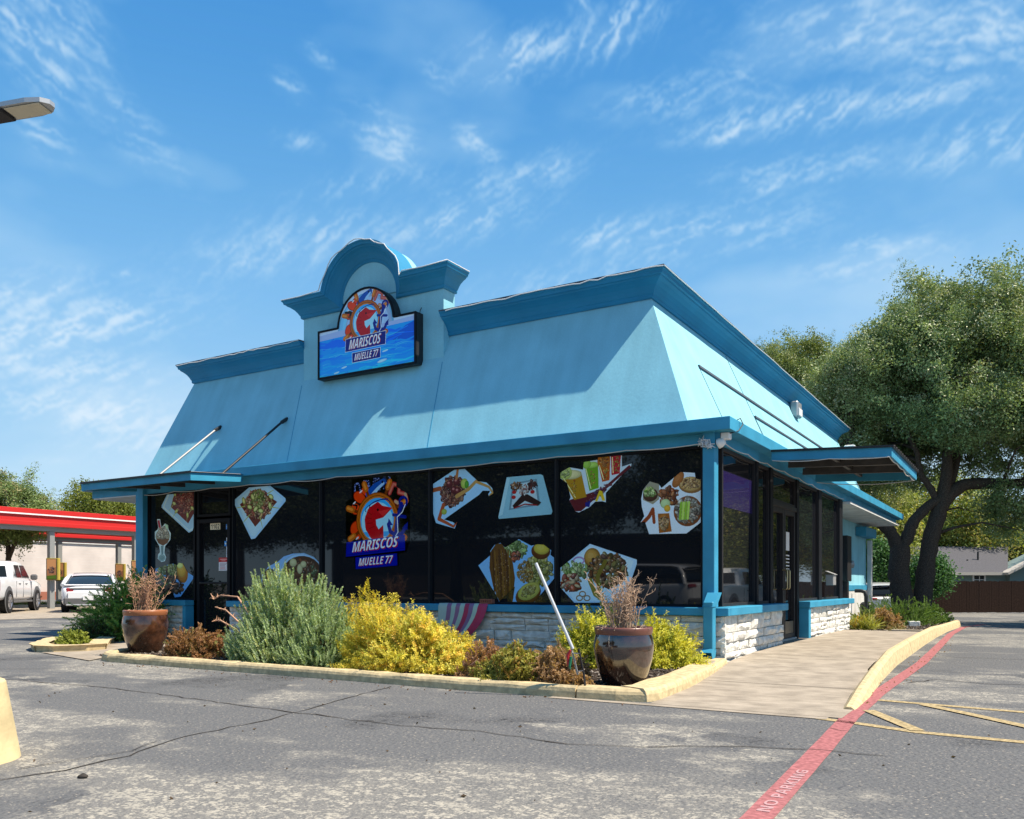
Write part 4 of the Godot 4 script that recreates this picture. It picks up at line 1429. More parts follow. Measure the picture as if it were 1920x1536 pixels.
	p.heap(0.48, 0.34, 0.09, 0.08, 24, 0.035, [Color(0.75, 0.7, 0.66), Color(0.5, 0.2, 0.14), Color(0.85, 0.8, 0.76)])
	for s in [[0.3, 0.38], [0.29, 0.5], [0.64, 0.4]]:
		p.ell(s[0], s[1], 0.04, 0.03, Color(0.58, 0.08, 0.06))
	p.line([0.3, 0.76, 0.5, 0.68, 0.72, 0.72], 0.02, Color(0.5, 0.07, 0.06))
	graphic("window_graphic", Vector2(-3.359, 1.951), Vector2(0.883, 0.595), [0.16, 0.01, 0.78, 0, 0.83, 0.03, 1, 0.88, 0.98, 0.95, 0.01, 1, 0, 0.95], p, "print of a chocolate dessert on a square plate")
	# fried fish
	p = Paint.new(1.27, 0.887, 300, Color(0.50, 0.68, 0.82), 8)
	p.heap(0.5, 0.16, 0.14, 0.08, 50, 0.05, [Color(0.55, 0.66, 0.36), Color(0.7, 0.78, 0.5), Color(0.4, 0.5, 0.24)])
	p.heap(0.5, 0.27, 0.06, 0.05, 14, 0.04, [Color(0.3, 0.1, 0.08), Color(0.65, 0.35, 0.24)])
	p.heap(0.8, 0.5, 0.16, 0.16, 90, 0.05, [Color(0.6, 0.6, 0.3), Color(0.7, 0.68, 0.4), Color(0.52, 0.52, 0.24)])
	p.heap(0.62, 0.52, 0.1, 0.12, 70, 0.025, [Color(0.5, 0.38, 0.16), Color(0.62, 0.48, 0.22)])
	p.ell(0.82, 0.2, 0.12, 0.09, Color(0.36, 0.22, 0.09), 0.1)
	p.ell(0.83, 0.16, 0.1, 0.065, Color(0.68, 0.63, 0.28), 0.1)
	p.ell(0.66, 0.88, 0.17, 0.11, Color(0.38, 0.24, 0.1), -0.4)
	p.ell(0.67, 0.83, 0.15, 0.09, Color(0.66, 0.64, 0.34), -0.4)
	p.ell(0.67, 0.81, 0.1, 0.05, Color(0.56, 0.5, 0.22), -0.4)
	p.poly([0.16, 0.2, 0.24, 0.06, 0.32, 0.06, 0.38, 0.2, 0.46, 0.36, 0.49, 0.62, 0.46, 0.98, 0.28, 0.99, 0.2, 0.75, 0.15, 0.45], Color(0.36, 0.25, 0.11))
	p.heap(0.32, 0.55, 0.1, 0.26, 90, 0.03, browns)
	p.heap(0.67, 0.83, 0.1, 0.05, 40, 0.025, [Color(0.66, 0.64, 0.36), Color(0.56, 0.5, 0.24)], -0.4)
	for i in 9:
		var x := 0.19 + i * 0.03
		p.line([x, 0.16 + 0.02 * (i % 3), x + 0.02, 0.5, x + 0.03, 0.94], 0.018, [Color(0.28, 0.18, 0.08), Color(0.45, 0.33, 0.15), Color(0.38, 0.27, 0.12)][i % 3])
	graphic("window_graphic", Vector2(-3.703, 0.764), Vector2(1.27, 0.887), [0, 0.41, 0.17, 0.24, 0.16, 0.18, 0.22, 0.08, 0.3, 0.05, 0.36, 0.13, 0.54, 0, 0.7, 0.11, 0.78, 0.09, 0.86, 0.1, 0.95, 0.19, 0.94, 0.26, 1, 0.32, 1, 0.61, 0.74, 1, 0.46, 1, 0.49, 0.75, 0.28, 1, 0.25, 0.91], p, "print of a fried fish with rice and bread")
	# tall drinks on a board
	p = Paint.new(1.054, 0.788, 300, Color(0.72, 0.78, 0.8), 9)
	p.poly([0.13, 0.78, 0.3, 0.72, 0.6, 0.62, 0.97, 0.25, 1.0, 0.3, 0.86, 0.42, 0.3, 0.98, 0.22, 0.98], Color(0.33, 0.1, 0.12))
	p.poly([0.36, 0.84, 0.44, 0.8, 0.42, 0.92, 0.36, 0.9], Color(0.1, 0.12, 0.42))
	p.poly([0.01, 0.36, 0.3, 0.3, 0.38, 0.74, 0.2, 0.78], Color(0.6, 0.46, 0.07))
	p.ell(0.16, 0.34, 0.15, 0.06, Color(0.76, 0.74, 0.55))
	p.ell(0.07, 0.3, 0.1, 0.09, Color(0.7, 0.74, 0.42))
	p.poly([0.35, 0.2, 0.54, 0.18, 0.55, 0.6, 0.42, 0.64], Color(0.4, 0.56, 0.12))
	p.ell(0.45, 0.2, 0.1, 0.04, Color(0.6, 0.74, 0.36))
	p.ell(0.38, 0.18, 0.06, 0.06, Color(0.55, 0.7, 0.3))
	p.poly([0.54, 0.16, 0.71, 0.14, 0.7, 0.48, 0.6, 0.5], Color(0.62, 0.3, 0.06))
	p.ell(0.62, 0.14, 0.09, 0.12, Color(0.66, 0.4, 0.1))
	p.poly([0.56, 0.02, 0.66, 0.0, 0.68, 0.1, 0.6, 0.12], Color(0.62, 0.5, 0.2))
	p.poly([0.72, 0.04, 0.86, 0.01, 0.84, 0.38, 0.73, 0.4], Color(0.6, 0.08, 0.14))
	p.ell(0.79, 0.06, 0.07, 0.03, Color(0.75, 0.3, 0.36))
	for q in [[0.05, 0.4, 0.22, 0.74, 0.40, 0.34], [0.37, 0.26, 0.44, 0.6, 0.46, 0.5], [0.56, 0.22, 0.62, 0.46, 0.64, 0.3], [0.74, 0.1, 0.75, 0.36, 0.8, 0.2]]:
		p.line([q[0], q[1], q[2], q[3]], 0.012, Color(0.86, 0.84, 0.62))
		p.heap((q[0] + q[2]) / 2 + 0.06, (q[1] + q[3]) / 2, 0.04, 0.1, 14, 0.02, [Color(0.72, 0.6, 0.2), Color(0.55, 0.5, 0.12), Color(0.6, 0.3, 0.12)])
	p.heap(0.07, 0.3, 0.07, 0.05, 20, 0.025, [Color(0.72, 0.76, 0.5), Color(0.6, 0.66, 0.36)])
	p.heap(0.62, 0.14, 0.05, 0.08, 24, 0.03, [Color(0.7, 0.45, 0.12), Color(0.55, 0.3, 0.08)])
	p.heap(0.55, 0.68, 0.2, 0.04, 30, 0.03, [Color(0.3, 0.1, 0.14), Color(0.4, 0.14, 0.14), Color(0.25, 0.12, 0.3)], -0.55)
	p.poly([0.5, 0.82, 0.56, 0.64, 0.6, 0.66, 0.64, 0.82, 0.6, 0.82, 0.57, 0.72, 0.53, 0.83], Color(0.76, 0.66, 0.16))
	graphic("window_graphic", Vector2(-2.352, 1.987), Vector2(1.054, 0.788), [0, 0.29, 0.13, 0.21, 0.33, 0.27, 0.34, 0.14, 0.54, 0.12, 0.54, 0.03, 0.58, 0, 0.87, 0, 0.87, 0.27, 1, 0.23, 0.99, 0.29, 0.87, 0.41, 0.65, 0.69, 0.65, 0.85, 0.6, 0.83, 0.5, 0.83, 0.42, 0.92, 0.27, 1, 0.22, 0.98, 0.13, 0.78, 0.15, 0.73, 0.1, 0.48, 0, 0.39], p, "print of four tall coloured drinks on a board")
	# seafood platter at the right end
	p = Paint.new(0.876, 0.782, 320, Color(0.78, 0.82, 0.84), 10)
	p.poly([0.04, 0.25, 0.15, 0.12, 0.3, 0.17, 0.3, 0.42, 0.2, 0.5, 0.04, 0.42], Color(0.56, 0.54, 0.46))
	p.ell(0.16, 0.34, 0.12, 0.1, Color(0.3, 0.2, 0.13))
	p.heap(0.16, 0.3, 0.09, 0.07, 22, 0.045, [Color(0.45, 0.6, 0.25), Color(0.68, 0.74, 0.45)])
	p.ell(0.8, 0.22, 0.19, 0.12, Color(0.56, 0.42, 0.24), 0.1)
	p.ell(0.79, 0.2, 0.17, 0.1, Color(0.74, 0.63, 0.42), 0.1)
	p.ell(0.6, 0.12, 0.07, 0.13, Color(0.58, 0.38, 0.2), 0.6)
	p.heap(0.46, 0.38, 0.14, 0.13, 36, 0.07, [Color(0.52, 0.28, 0.12), Color(0.62, 0.38, 0.18), Color(0.42, 0.22, 0.1)])
	p.ell(0.75, 0.64, 0.22, 0.22, Color(0.5, 0.3, 0.14))
	p.heap(0.75, 0.63, 0.18, 0.18, 70, 0.06, [Color(0.68, 0.68, 0.62), Color(0.56, 0.52, 0.44), Color(0.42, 0.36, 0.3)])
	for i in 4:
		p.line([0.65 + i * 0.04, 0.5, 0.63 + i * 0.04, 0.76], 0.036, [Color(0.5, 0.64, 0.22), Color(0.66, 0.76, 0.38)][i % 2])
	p.ell(0.4, 0.5, 0.08, 0.07, Color(0.66, 0.74, 0.55))
	p.ell(0.43, 0.58, 0.05, 0.05, Color(0.76, 0.6, 0.2))
	p.poly([0.28, 0.66, 0.46, 0.66, 0.5, 0.96, 0.3, 0.98], Color(0.54, 0.33, 0.12))
	p.ell(0.37, 0.78, 0.07, 0.11, Color(0.64, 0.42, 0.18))
	p.heap(0.38, 0.82, 0.07, 0.1, 50, 0.04, tans)
	p.heap(0.79, 0.2, 0.15, 0.07, 40, 0.03, tans)
	p.line([0.02, 0.82, 0.14, 0.7, 0.2, 0.58, 0.22, 0.8], 0.06, Color(0.5, 0.24, 0.1), 0.8)
	graphic("window_graphic", Vector2(-1.171, 1.654), Vector2(0.85, 0.782), [0.04, 0.25, 0.15, 0.12, 0.29, 0.17, 0.34, 0.24, 0.64, 0, 0.86, 0.03, 0.87, 0.12, 1, 0.16, 1, 0.79, 0.73, 1, 0.14, 0.99, 0.07, 0.78, 0, 0.79, 0.06, 0.69, 0.02, 0.53, 0.01, 0.4], p, "print of a fried seafood platter with avocado")
	# meat plate above the right pot
	p = Paint.new(1.128, 0.794, 300, Color(0.68, 0.78, 0.84), 11)
	p.poly([0.02, 0.42, 0.4, 0.03, 0.96, 0.3, 0.8, 0.96, 0.2, 0.97, 0.02, 0.72], Color(0.74, 0.82, 0.87))
	p.ell(0.43, 0.24, 0.11, 0.12, Color(0.55, 0.4, 0.18))
	p.ell(0.42, 0.22, 0.09, 0.09, Color(0.66, 0.52, 0.27))
	p.arc(0.25, 0.28, 0.07, 0.04, 0, TAU, 0.02, Color(0.6, 0.52, 0.66))
	p.heap(0.2, 0.45, 0.17, 0.09, 46, 0.06, [Color(0.56, 0.66, 0.36), Color(0.76, 0.8, 0.55), Color(0.45, 0.55, 0.26)])
	p.heap(0.15, 0.66, 0.13, 0.09, 40, 0.06, [Color(0.6, 0.26, 0.14), Color(0.76, 0.66, 0.5), Color(0.5, 0.18, 0.1)])
	p.heap(0.63, 0.45, 0.24, 0.19, 150, 0.055, browns + [Color(0.4, 0.36, 0.18), Color(0.5, 0.46, 0.26)])
	p.line([0.4, 0.62, 0.47, 0.85, 0.55, 0.92], 0.06, Color(0.5, 0.46, 0.2))
	p.line([0.6, 0.3, 0.5, 0.55, 0.52, 0.8], 0.05, Color(0.42, 0.38, 0.16))
	for s in [[0.3, 0.85], [0.36, 0.92], [0.26, 0.92]]:
		p.arc(s[0], s[1], 0.04, 0.03, 0, TAU, 0.014, Color(0.52, 0.42, 0.3))
	graphic("window_graphic", Vector2(-2.352, 0.762), Vector2(1.128, 0.794), [0, 0.4, 0.4, 0, 1, 0.28, 1, 0.35, 0.83, 0.99, 0.19, 1, 0, 0.74], p, "print of grilled meat and salad behind the right pot")
	# the shop's emblem on the window, with an unlit OPEN sign behind its top
	p = Paint.new(1.297, 1.443, 420, Color(0.02, 0.022, 0.03), 12)
	for i in 4:
		p.text("OPEN"[i], 0.13 + i * 0.155, 0.19 - i * 0.018, 0.15, 0.11, 0.0, 0.0, Color(0.13, 0.17, 0.3))
	for i in 420:
		var x := p.r.randf_range(0.12, 0.75)
		var y := p.r.randf_range(0.0, 0.2)
		if p.im.get_pixel(int(x * p.w), int(y * p.h)).b > 0.1:
			p.ell(x, y, 0.006, 0.006, Color(0.5, 0.56, 0.76))
	emblem(p, 0.5, 0.46, 0.325, true)
	p.poly([0.01, 0.70, 0.93, 0.64, 0.93, 0.805, 0.0, 0.86], Color(0.03, 0.12, 0.52))
	p.line([0.02, 0.72, 0.92, 0.66], 0.006, Color(0.02, 0.08, 0.36))
	p.line([0.01, 0.84, 0.92, 0.785], 0.006, Color(0.02, 0.08, 0.36))
	p.poly([0.155, 0.87, 0.81, 0.835, 0.815, 0.965, 0.16, 1.0], Color(0.03, 0.12, 0.52))
	p.text("MARISCOS", 0.115, 0.822, 0.115, 0.70, 0.25, 0.05, Color(0.62, 0.08, 0.18))
	p.text("MARISCOS", 0.10, 0.813, 0.115, 0.70, 0.25, 0.05, Color(0.84, 0.86, 0.9))
	p.text("MUELLE 77", 0.215, 0.972, 0.085, 0.52, 0.25, 0.028, Color(0.62, 0.08, 0.18))
	p.text("MUELLE 77", 0.205, 0.965, 0.085, 0.52, 0.25, 0.028, Color(0.84, 0.86, 0.9))
	graphic("window_emblem", Vector2(-6.264, 1.256), Vector2(1.297, 1.443), [0.1, 0.0, 0.8, 0.0, 0.8, 0.12, 1, 0.22, 1, 0.7, 0.95, 0.82, 0.83, 0.84, 0.83, 0.97, 0.15, 1, 0.14, 0.87, 0, 0.87, 0, 0.25, 0.1, 0.2], p, "window emblem with ship's wheel, shrimp, anchor and shop name on blue boards")
	# house number and notices on the single door
	p = Paint.new(0.24, 0.12, 600, Color(0.8, 0.76, 0.66), 13)
	p.text("1102", 0.08, 0.88, 0.74, 0.84, 0.0, 0.0, Color(0.05, 0.05, 0.05))
	var o := part(shop, "house_number", cut_sheet([0, 0, 1, 0, 1, 1, 0, 1], Vector2(-9.55, 2.005), Vector2(0.27, 0.115), -0.183), p.material("house_number"))
	o.set_meta("label", "pale plate reading 1102")
	p = Paint.new(0.25, 0.23, 500, Color(0.75, 0.76, 0.78), 14)
	p.poly([0, 0, 1, 0, 1, 0.34, 0, 0.34], Color(0.6, 0.06, 0.06))
	for i in 6:
		p.line([0.12, 0.44 + 0.09 * i, 0.5 + 0.38 * p.r.randf(), 0.44 + 0.09 * i], 0.03, Color(0.5, 0.35, 0.38) if i != 4 else Color(0.65, 0.1, 0.1))
	p.line([0.15, 0.13, 0.85, 0.13], 0.06, Color(0.8, 0.6, 0.6))
	p.line([0.3, 0.25, 0.7, 0.25], 0.04, Color(0.8, 0.6, 0.6))
	o = part(shop, "red_white_notice", cut_sheet([0, 0, 1, 0, 1, 1, 0, 1], Vector2(-9.32, 1.26), Vector2(0.25, 0.235), -0.183), p.material("notice"))
	p = Paint.new(0.08, 0.4, 400, Color(0.78, 0.8, 0.84), 15)
	for i in 10:
		p.line([0.2, 0.08 + 0.09 * i, 0.8, 0.08 + 0.09 * i], 0.16, Color(0.45, 0.47, 0.55))
	o = part(shop, "white_strip_notice", cut_sheet([0, 0, 1, 0, 1, 1, 0, 1], Vector2(-9.12, 1.5), Vector2(0.065, 0.35), -0.183), p.material("strip"))
	p = Paint.new(0.08, 0.08, 400, Color(0.3, 0.5, 0.75), 16)
	p.ell(0.5, 0.5, 0.25, 0.2, Color(0.7, 0.8, 0.9))
	for s in [[-9.13, 2.0], [-9.17, 1.7]]:
		part(shop, "blue_sticker", cut_sheet([0, 0, 1, 0, 1, 1, 0, 1], Vector2(s[0], s[1]), Vector2(0.07, 0.09), -0.183), p.material("sticker"))

func emblem(p: Paint, cx: float, cy: float, R: float, night: bool) -> void:   # ship's wheel with crab, fish, tentacle, anchor and a plain red shrimp; R in fractions of the width
	p.photo = false
	var wood := Color(0.66, 0.36, 0.12)
	var wood2 := Color(0.42, 0.2, 0.06)
	var k := float(p.w) / p.h
	var at := func(a: float, rr: float) -> Array: return [cx + R * rr * cos(a), cy - R * rr * sin(a) * k]
	# crab, upper left
	for s in [[2.35, 1.22, 0.3, 0.2], [2.75, 1.14, 0.22, 0.2], [2.05, 1.2, 0.22, 0.13], [3.4, 1.12, 0.2, 0.26], [3.7, 1.06, 0.14, 0.16]]:
		var q: Array = at.call(s[0], s[1])
		p.ell(q[0], q[1], R * s[2] * 1.12, R * s[3] * 1.12, Color(0.36, 0.1, 0.05), 0.5)
		p.ell(q[0], q[1], R * s[2], R * s[3], Color(0.82, 0.26, 0.1), 0.5)
	for s in [[2.2, 1.34], [3.75, 1.18], [2.6, 1.3]]:
		var q: Array = at.call(s[0], s[1])
		p.ell(q[0], q[1], R * 0.09, R * 0.035, Color(0.9, 0.8, 0.78), -0.6)
	var q2: Array = at.call(2.62, 1.2)
	p.line([q2[0] - 0.04, q2[1], q2[0] + 0.02, q2[1] + 0.01, q2[0] + 0.01, q2[1] + 0.04], 0.02, Color(0.05, 0.03, 0.05))
	# fish, top
	var f1: Array = at.call(1.95, 1.05)
	var f2: Array = at.call(1.35, 1.42)
	p.line([f1[0], f1[1], (f1[0] + f2[0]) / 2, (f1[1] + f2[1]) / 2 - 0.015, f2[0], f2[1]], R * 0.34, Color(0.1, 0.3, 0.58), 0.75)
	p.line([f1[0] + 0.05, f1[1] + 0.02, (f1[0] + f2[0]) / 2 + 0.02, (f1[1] + f2[1]) / 2 + 0.012, f2[0] + 0.0, f2[1] + 0.015], R * 0.16, Color(0.6, 0.74, 0.84), 0.6)
	p.ell(f2[0] - 0.015, f2[1] + 0.0, R * 0.05, R * 0.05, Color(0.05, 0.1, 0.25))
	# tentacle, upper right
	var tc := [at.call(1.0, 1.12), at.call(1.02, 1.5), at.call(0.84, 1.6), at.call(0.74, 1.4), at.call(0.58, 1.6), at.call(0.42, 1.55), at.call(0.44, 1.2), at.call(0.62, 1.08)]
	var tl := []
	for q in tc:
		tl.append_array(q)
	p.line(tl, R * 0.17, Color(0.62, 0.2, 0.2))
	p.line(tl, R * 0.085, Color(0.72, 0.42, 0.36))
	p.line(tl.slice(8), R * 0.12, Color(0.7, 0.58, 0.46))
	# spokes' grips
	for a in [2.0, 1.15, 2.82, 0.42, 3.62, -0.5]:
		var g0: Array = at.call(a, 0.95)
		var g1: Array = at.call(a, 1.28)
		var g2: Array = at.call(a, 1.5)
		p.line([g0[0], g0[1], g1[0], g1[1]], R * 0.12, wood2)
		p.line([g1[0], g1[1], g2[0], g2[1]], R * 0.24, wood)
		p.line([g1[0] - 0.006, g1[1] - 0.004, g2[0] - 0.006, g2[1] - 0.004], R * 0.1, Color(0.78, 0.5, 0.22))
	# the wheel's ring and the sea within
	p.ell(cx, cy, R * 1.02, R * 1.02, wood2)
	p.ell(cx, cy, R * 0.99, R * 0.99, wood)
	p.ell(cx, cy, R * 0.90, R * 0.90, wood2)
	p.ell(cx, cy, R * 0.875, R * 0.875, Color(0.70, 0.44, 0.18))
	p.ell(cx, cy, R * 0.81, R * 0.81, Color(0.26, 0.62, 0.86))
	p.ell(cx, cy + 0.06 * R, R * 0.76, R * 0.72, Color(0.62, 0.8, 0.9))
	p.poly([cx - R * 0.66, cy + R * 0.46 * k, cx + R * 0.66, cy + R * 0.46 * k, cx + R * 0.5, cy + R * 0.64 * k, cx - R * 0.5, cy + R * 0.64 * k], Color(0.28, 0.6, 0.78))
	# shrimp: plain, curled
	var red := Color(0.66, 0.10, 0.13)
	var body := []
	for s in [[0.30, 0.42], [0.02, 0.40], [-0.22, 0.26], [-0.33, 0.02], [-0.30, -0.26], [-0.14, -0.5], [0.02, -0.72]]:
		body.append(cx + R * s[0])
		body.append(cy - R * s[1] * k)
	for j in range(1, 6):
		p.line(body.slice(j * 2, j * 2 + 4), R * [0, 0.44, 0.52, 0.54, 0.5, 0.4][j], red)
	p.poly([cx - R * 0.26, cy - R * 0.52 * k, cx + R * 0.04, cy - R * 0.66 * k, cx + R * 0.26, cy - R * 0.5 * k, cx + R * 0.74, cy - R * 0.4 * k, cx + R * 0.3, cy - R * 0.06 * k, cx - R * 0.12, cy + R * 0.02 * k], red)
	p.poly([cx + R * 0.05, cy - R * 0.3 * k, cx + R * 0.62, cy - R * 0.36 * k, cx + R * 0.28, cy - R * 0.1 * k], Color(0.74, 0.2, 0.2))
	p.poly([cx - R * 0.1, cy + R * 0.5 * k, cx + R * 0.3, cy + R * 0.22 * k, cx + R * 0.32, cy + R * 0.86 * k, cx - R * 0.02, cy + R * 0.86 * k], red)
	p.line([cx + R * 0.1, cy + R * 0.62 * k, cx + R * 0.26, cy + R * 0.4 * k], R * 0.02, Color(0.5, 0.06, 0.09))
	for s in [[-0.46, 0.3, -0.26, 0.18], [-0.5, 0.08, -0.26, 0.04], [-0.48, -0.14, -0.22, -0.12], [-0.4, -0.34, -0.14, -0.26]]:
		p.line([cx + R * s[0], cy - R * s[1] * k, cx + R * s[2], cy - R * s[3] * k], R * 0.025, Color(0.5, 0.06, 0.09))
	p.ell(cx + R * 0.04, cy - R * 0.36 * k, R * 0.05, R * 0.05, Color(0.04, 0.02, 0.04))
	var navy := Color(0.12, 0.1, 0.4)
	p.arc(cx + R * 0.12, cy - R * 0.52 * k, R * 0.5, R * 0.2, PI, TAU, R * 0.03, navy, -0.15)
	p.arc(cx + R * 0.0, cy - R * 0.52 * k, R * 0.6, R * 0.16, PI * 0.9, PI * 1.9, R * 0.03, navy, -0.3)
	# anchor with its rope, right
	var an := Color(0.05, 0.13, 0.45)
	var a0 := [cx + R * 1.16, cy - R * 0.52 * k]
	p.line([a0[0], a0[1], cx + R * 0.98, cy + R * 0.02 * k, cx + R * 0.9, cy + R * 0.55 * k], R * 0.17, an)
	p.arc(a0[0] + R * 0.08, a0[1] - R * 0.08 * k, R * 0.17, R * 0.17, 0, TAU, R * 0.1, an)
	p.line([cx + R * 0.78, cy - R * 0.14 * k, cx + R * 1.34, cy - R * 0.04 * k], R * 0.12, an)
	p.line([cx + R * 0.55, cy + R * 0.2 * k, cx + R * 0.64, cy + R * 0.48 * k, cx + R * 0.9, cy + R * 0.62 * k, cx + R * 1.2, cy + R * 0.56 * k, cx + R * 1.36, cy + R * 0.3 * k], R * 0.15, an)
	p.poly([cx + R * 0.5, cy + R * 0.26 * k, cx + R * 0.56, cy - R * 0.02 * k, cx + R * 0.76, cy + R * 0.24 * k], an)
	p.poly([cx + R * 1.2, cy + R * 0.36 * k, cx + R * 1.46, cy + R * 0.14 * k, cx + R * 1.44, cy + R * 0.44 * k], an)
	p.line([cx + R * 1.34, cy - R * 0.5 * k, cx + R * 1.2, cy - R * 0.22 * k, cx + R * 0.96, cy - R * 0.05 * k, cx + R * 0.98, cy + R * 0.26 * k, cx + R * 1.0, cy + R * 0.5 * k, cx + R * 0.82, cy + R * 0.74 * k], R * 0.035, Color(0.85, 0.87, 0.9))

func build_sign() -> void:
	var s := thing("shop_sign", "arched sign with sea picture and MARISCOS MUELLE 77 lettering on the raised bay", "sign", Vector3(-6.83, 4.75, -1.28))
	# outline about the sign's own foot, in metres
	var o := PackedVector2Array([Vector2(-1.125, 0), Vector2(1.125, 0), Vector2(1.125, 0.885), Vector2(0.655, 0.885)])
	for i in range(1, 20):
		var a := lerpf(0.06, PI - 0.06, i / 20.0)
		o.append(Vector2(0.655 * cos(a), 0.84 + 0.655 * sin(a)))
	o.append_array(PackedVector2Array([Vector2(-0.655, 0.885), Vector2(-1.125, 0.885)]))
	var g := Geo.new()
	g.prism(o, -0.2, -0.02)
	part(s, "box", g, mats.dark_metal)
	# frame: a band round the edge, proud of the face
	var inner := Geometry2D.offset_polygon(o, -0.035)[0] as PackedVector2Array
	g = Geo.new()
	for i in o.size():
		var a := o[i]
		var b := o[(i + 1) % o.size()]
		var ia := closest(inner, a)
		var ib := closest(inner, b)
		g.quad(Vector3(a.x, a.y, 0.012), Vector3(b.x, b.y, 0.012), Vector3(ib.x, ib.y, 0.012), Vector3(ia.x, ia.y, 0.012))
		g.quad(Vector3(a.x, a.y, -0.02), Vector3(b.x, b.y, -0.02), Vector3(b.x, b.y, 0.012), Vector3(a.x, a.y, 0.012))
		g.quad(Vector3(ia.x, ia.y, 0.012), Vector3(ib.x, ib.y, 0.012), Vector3(ib.x, ib.y, -0.004), Vector3(ia.x, ia.y, -0.004))
	part(s, "frame", g, mats.black_frame)
	var wm := 2.25
	var hm := 1.495
	var p := Paint.new(wm, hm, 400, Color(0.72, 0.78, 0.88), 21)
	p.ell(0.5, 0.5, 0.29, 0.29, Color(0.5, 0.74, 0.86))
	p.ell(0.53, 0.5, 0.24, 0.27, Color(0.66, 0.76, 0.87))
	p.poly([0, 0.47, 0.25, 0.45, 0.6, 0.47, 1, 0.45, 1, 0.56, 0, 0.56], Color(0.62, 0.68, 0.8))
	p.poly([0, 0.535, 1, 0.50, 1, 1, 0, 1], Color(0.12, 0.56, 0.84))
	p.poly([0.82, 0.6, 0.9, 0.54, 1, 0.5, 1, 0.75, 0.7, 0.66], Color(0.07, 0.36, 0.72))
	p.poly([0.7, 0.53, 0.88, 0.505, 0.9, 0.54, 0.76, 0.6, 0.5, 0.6], Color(0.12, 0.58, 0.82))
	for i in 70:
		var y := p.r.randf_range(0.56, 1.0)
		var x := p.r.randf()
		var l := p.r.randf_range(0.05, 0.24)
		var t := p.r.randf()
		var c := Color(0.06, 0.42, 0.80).lerp(Color(0.16, 0.74, 0.84), clampf((y - 0.6) * 2.2 + p.r.randf_range(-0.3, 0.3), 0, 1))
		p.line([x - l, y + 0.03 * t, x - l * 0.4, y, x + l * 0.3, y + 0.02, x + l, y - 0.03 * t], p.r.randf_range(0.008, 0.035), c, 0.3)
	for i in 26:
		var y := p.r.randf_range(0.6, 0.98)
		var x := p.r.randf()
		var l := p.r.randf_range(0.03, 0.12)
		p.line([x - l, y + 0.01, x, y - 0.006, x + l, y + 0.008], 0.004, Color(0.35, 0.72, 0.84), 0.4)
	for q in [[0.67, 0.9, 0.05], [0.28, 0.9, 0.03], [0.2, 0.95, 0.03], [0.7, 0.79, 0.03]]:
		p.ell(q[0], q[1], q[2], q[2] * 0.22, Color(0.7, 0.82, 0.88), -0.15)
	emblem(p, 0.5, 0.395, 0.16, false)
	p.poly([0.295, 0.565, 0.71, 0.555, 0.705, 0.715, 0.29, 0.725], Color(0.85, 0.87, 0.9))
	p.poly([0.298, 0.57, 0.706, 0.56, 0.701, 0.71, 0.293, 0.72], Color(0.03, 0.11, 0.42))
	p.poly([0.362, 0.745, 0.654, 0.738, 0.655, 0.86, 0.364, 0.868], Color(0.85, 0.87, 0.9))
	p.poly([0.365, 0.75, 0.65, 0.743, 0.651, 0.855, 0.367, 0.863], Color(0.03, 0.11, 0.42))
	p.text("MARISCOS", 0.333, 0.706, 0.115, 0.315, 0.25, 0.012, Color(0.62, 0.08, 0.18))
	p.text("MARISCOS", 0.328, 0.700, 0.115, 0.315, 0.25, 0.012, Color(0.86, 0.86, 0.9))
	p.text("MUELLE 77", 0.388, 0.846, 0.08, 0.235, 0.25, 0.008, Color(0.62, 0.08, 0.18))
	p.text("MUELLE 77", 0.385, 0.842, 0.08, 0.235, 0.25, 0.008, Color(0.86, 0.86, 0.9))
	var cut := []
	for q in inner:
		cut.append((q.x + 1.125) / wm)
		cut.append(1.0 - q.y / hm)
	part(s, "printed_face", cut_sheet(cut, Vector2(-1.125, 0), Vector2(wm, hm), -0.004), p.material("sign_face", 0.3))
	g = Geo.new()
	g.tube(PackedVector3Array([Vector3(1.128, 0.86, -0.1), Vector3(1.135, 0.92, -0.1), Vector3(1.16, 0.97, -0.11)]), PackedFloat32Array([0.008, 0.008, 0.008]), 6)
	part(s, "power_lead", g, mats.dark_metal)

func closest(p: PackedVector2Array, a: Vector2) -> Vector2:
	var best := p[0]
	for q in p:
		if q.distance_squared_to(a) < best.distance_squared_to(a):
			best = q
	return best

# ---------------------------------------------------------------- canopies over the doors, cables, downspout

func corrugated(x0: float, x1: float, z0: float, z1: float, ya: float, yb: float, ribs_along_x: bool, rib := 0.028) -> Geo:   # sheet; height ya at the wall, yb at the outer edge
	var g := Geo.new()
	var pitch := 0.2
	var prof := [[0.0, 0.0], [0.35, 0.0], [0.45, rib], [0.75, rib], [0.85, 0.0]]
	var l := (z1 - z0) if ribs_along_x else (x1 - x0)
	var n := int(absf(l) / pitch)
	var st := []
	for i in n:
		for q in prof:
			st.append([(i + q[0]) / n, q[1]])
	st.append([1.0, 0.0])
	for i in st.size() - 1:
		var a: float = st[i][0]
		var b: float = st[i + 1][0]
		var ha: float = st[i][1]
		var hb: float = st[i + 1][1]
		if ribs_along_x:
			g.quad(Vector3(x0, ya + ha, lerpf(z0, z1, a)), Vector3(x1, yb + ha, lerpf(z0, z1, a)), Vector3(x1, yb + hb, lerpf(z0, z1, b)), Vector3(x0, ya + hb, lerpf(z0, z1, b)))
		else:
			g.quad(Vector3(lerpf(x0, x1, a), yb + ha, z1), Vector3(lerpf(x0, x1, b), yb + hb, z1), Vector3(lerpf(x0, x1, b), ya + hb, z0), Vector3(lerpf(x0, x1, a), ya + ha, z0))
	return g

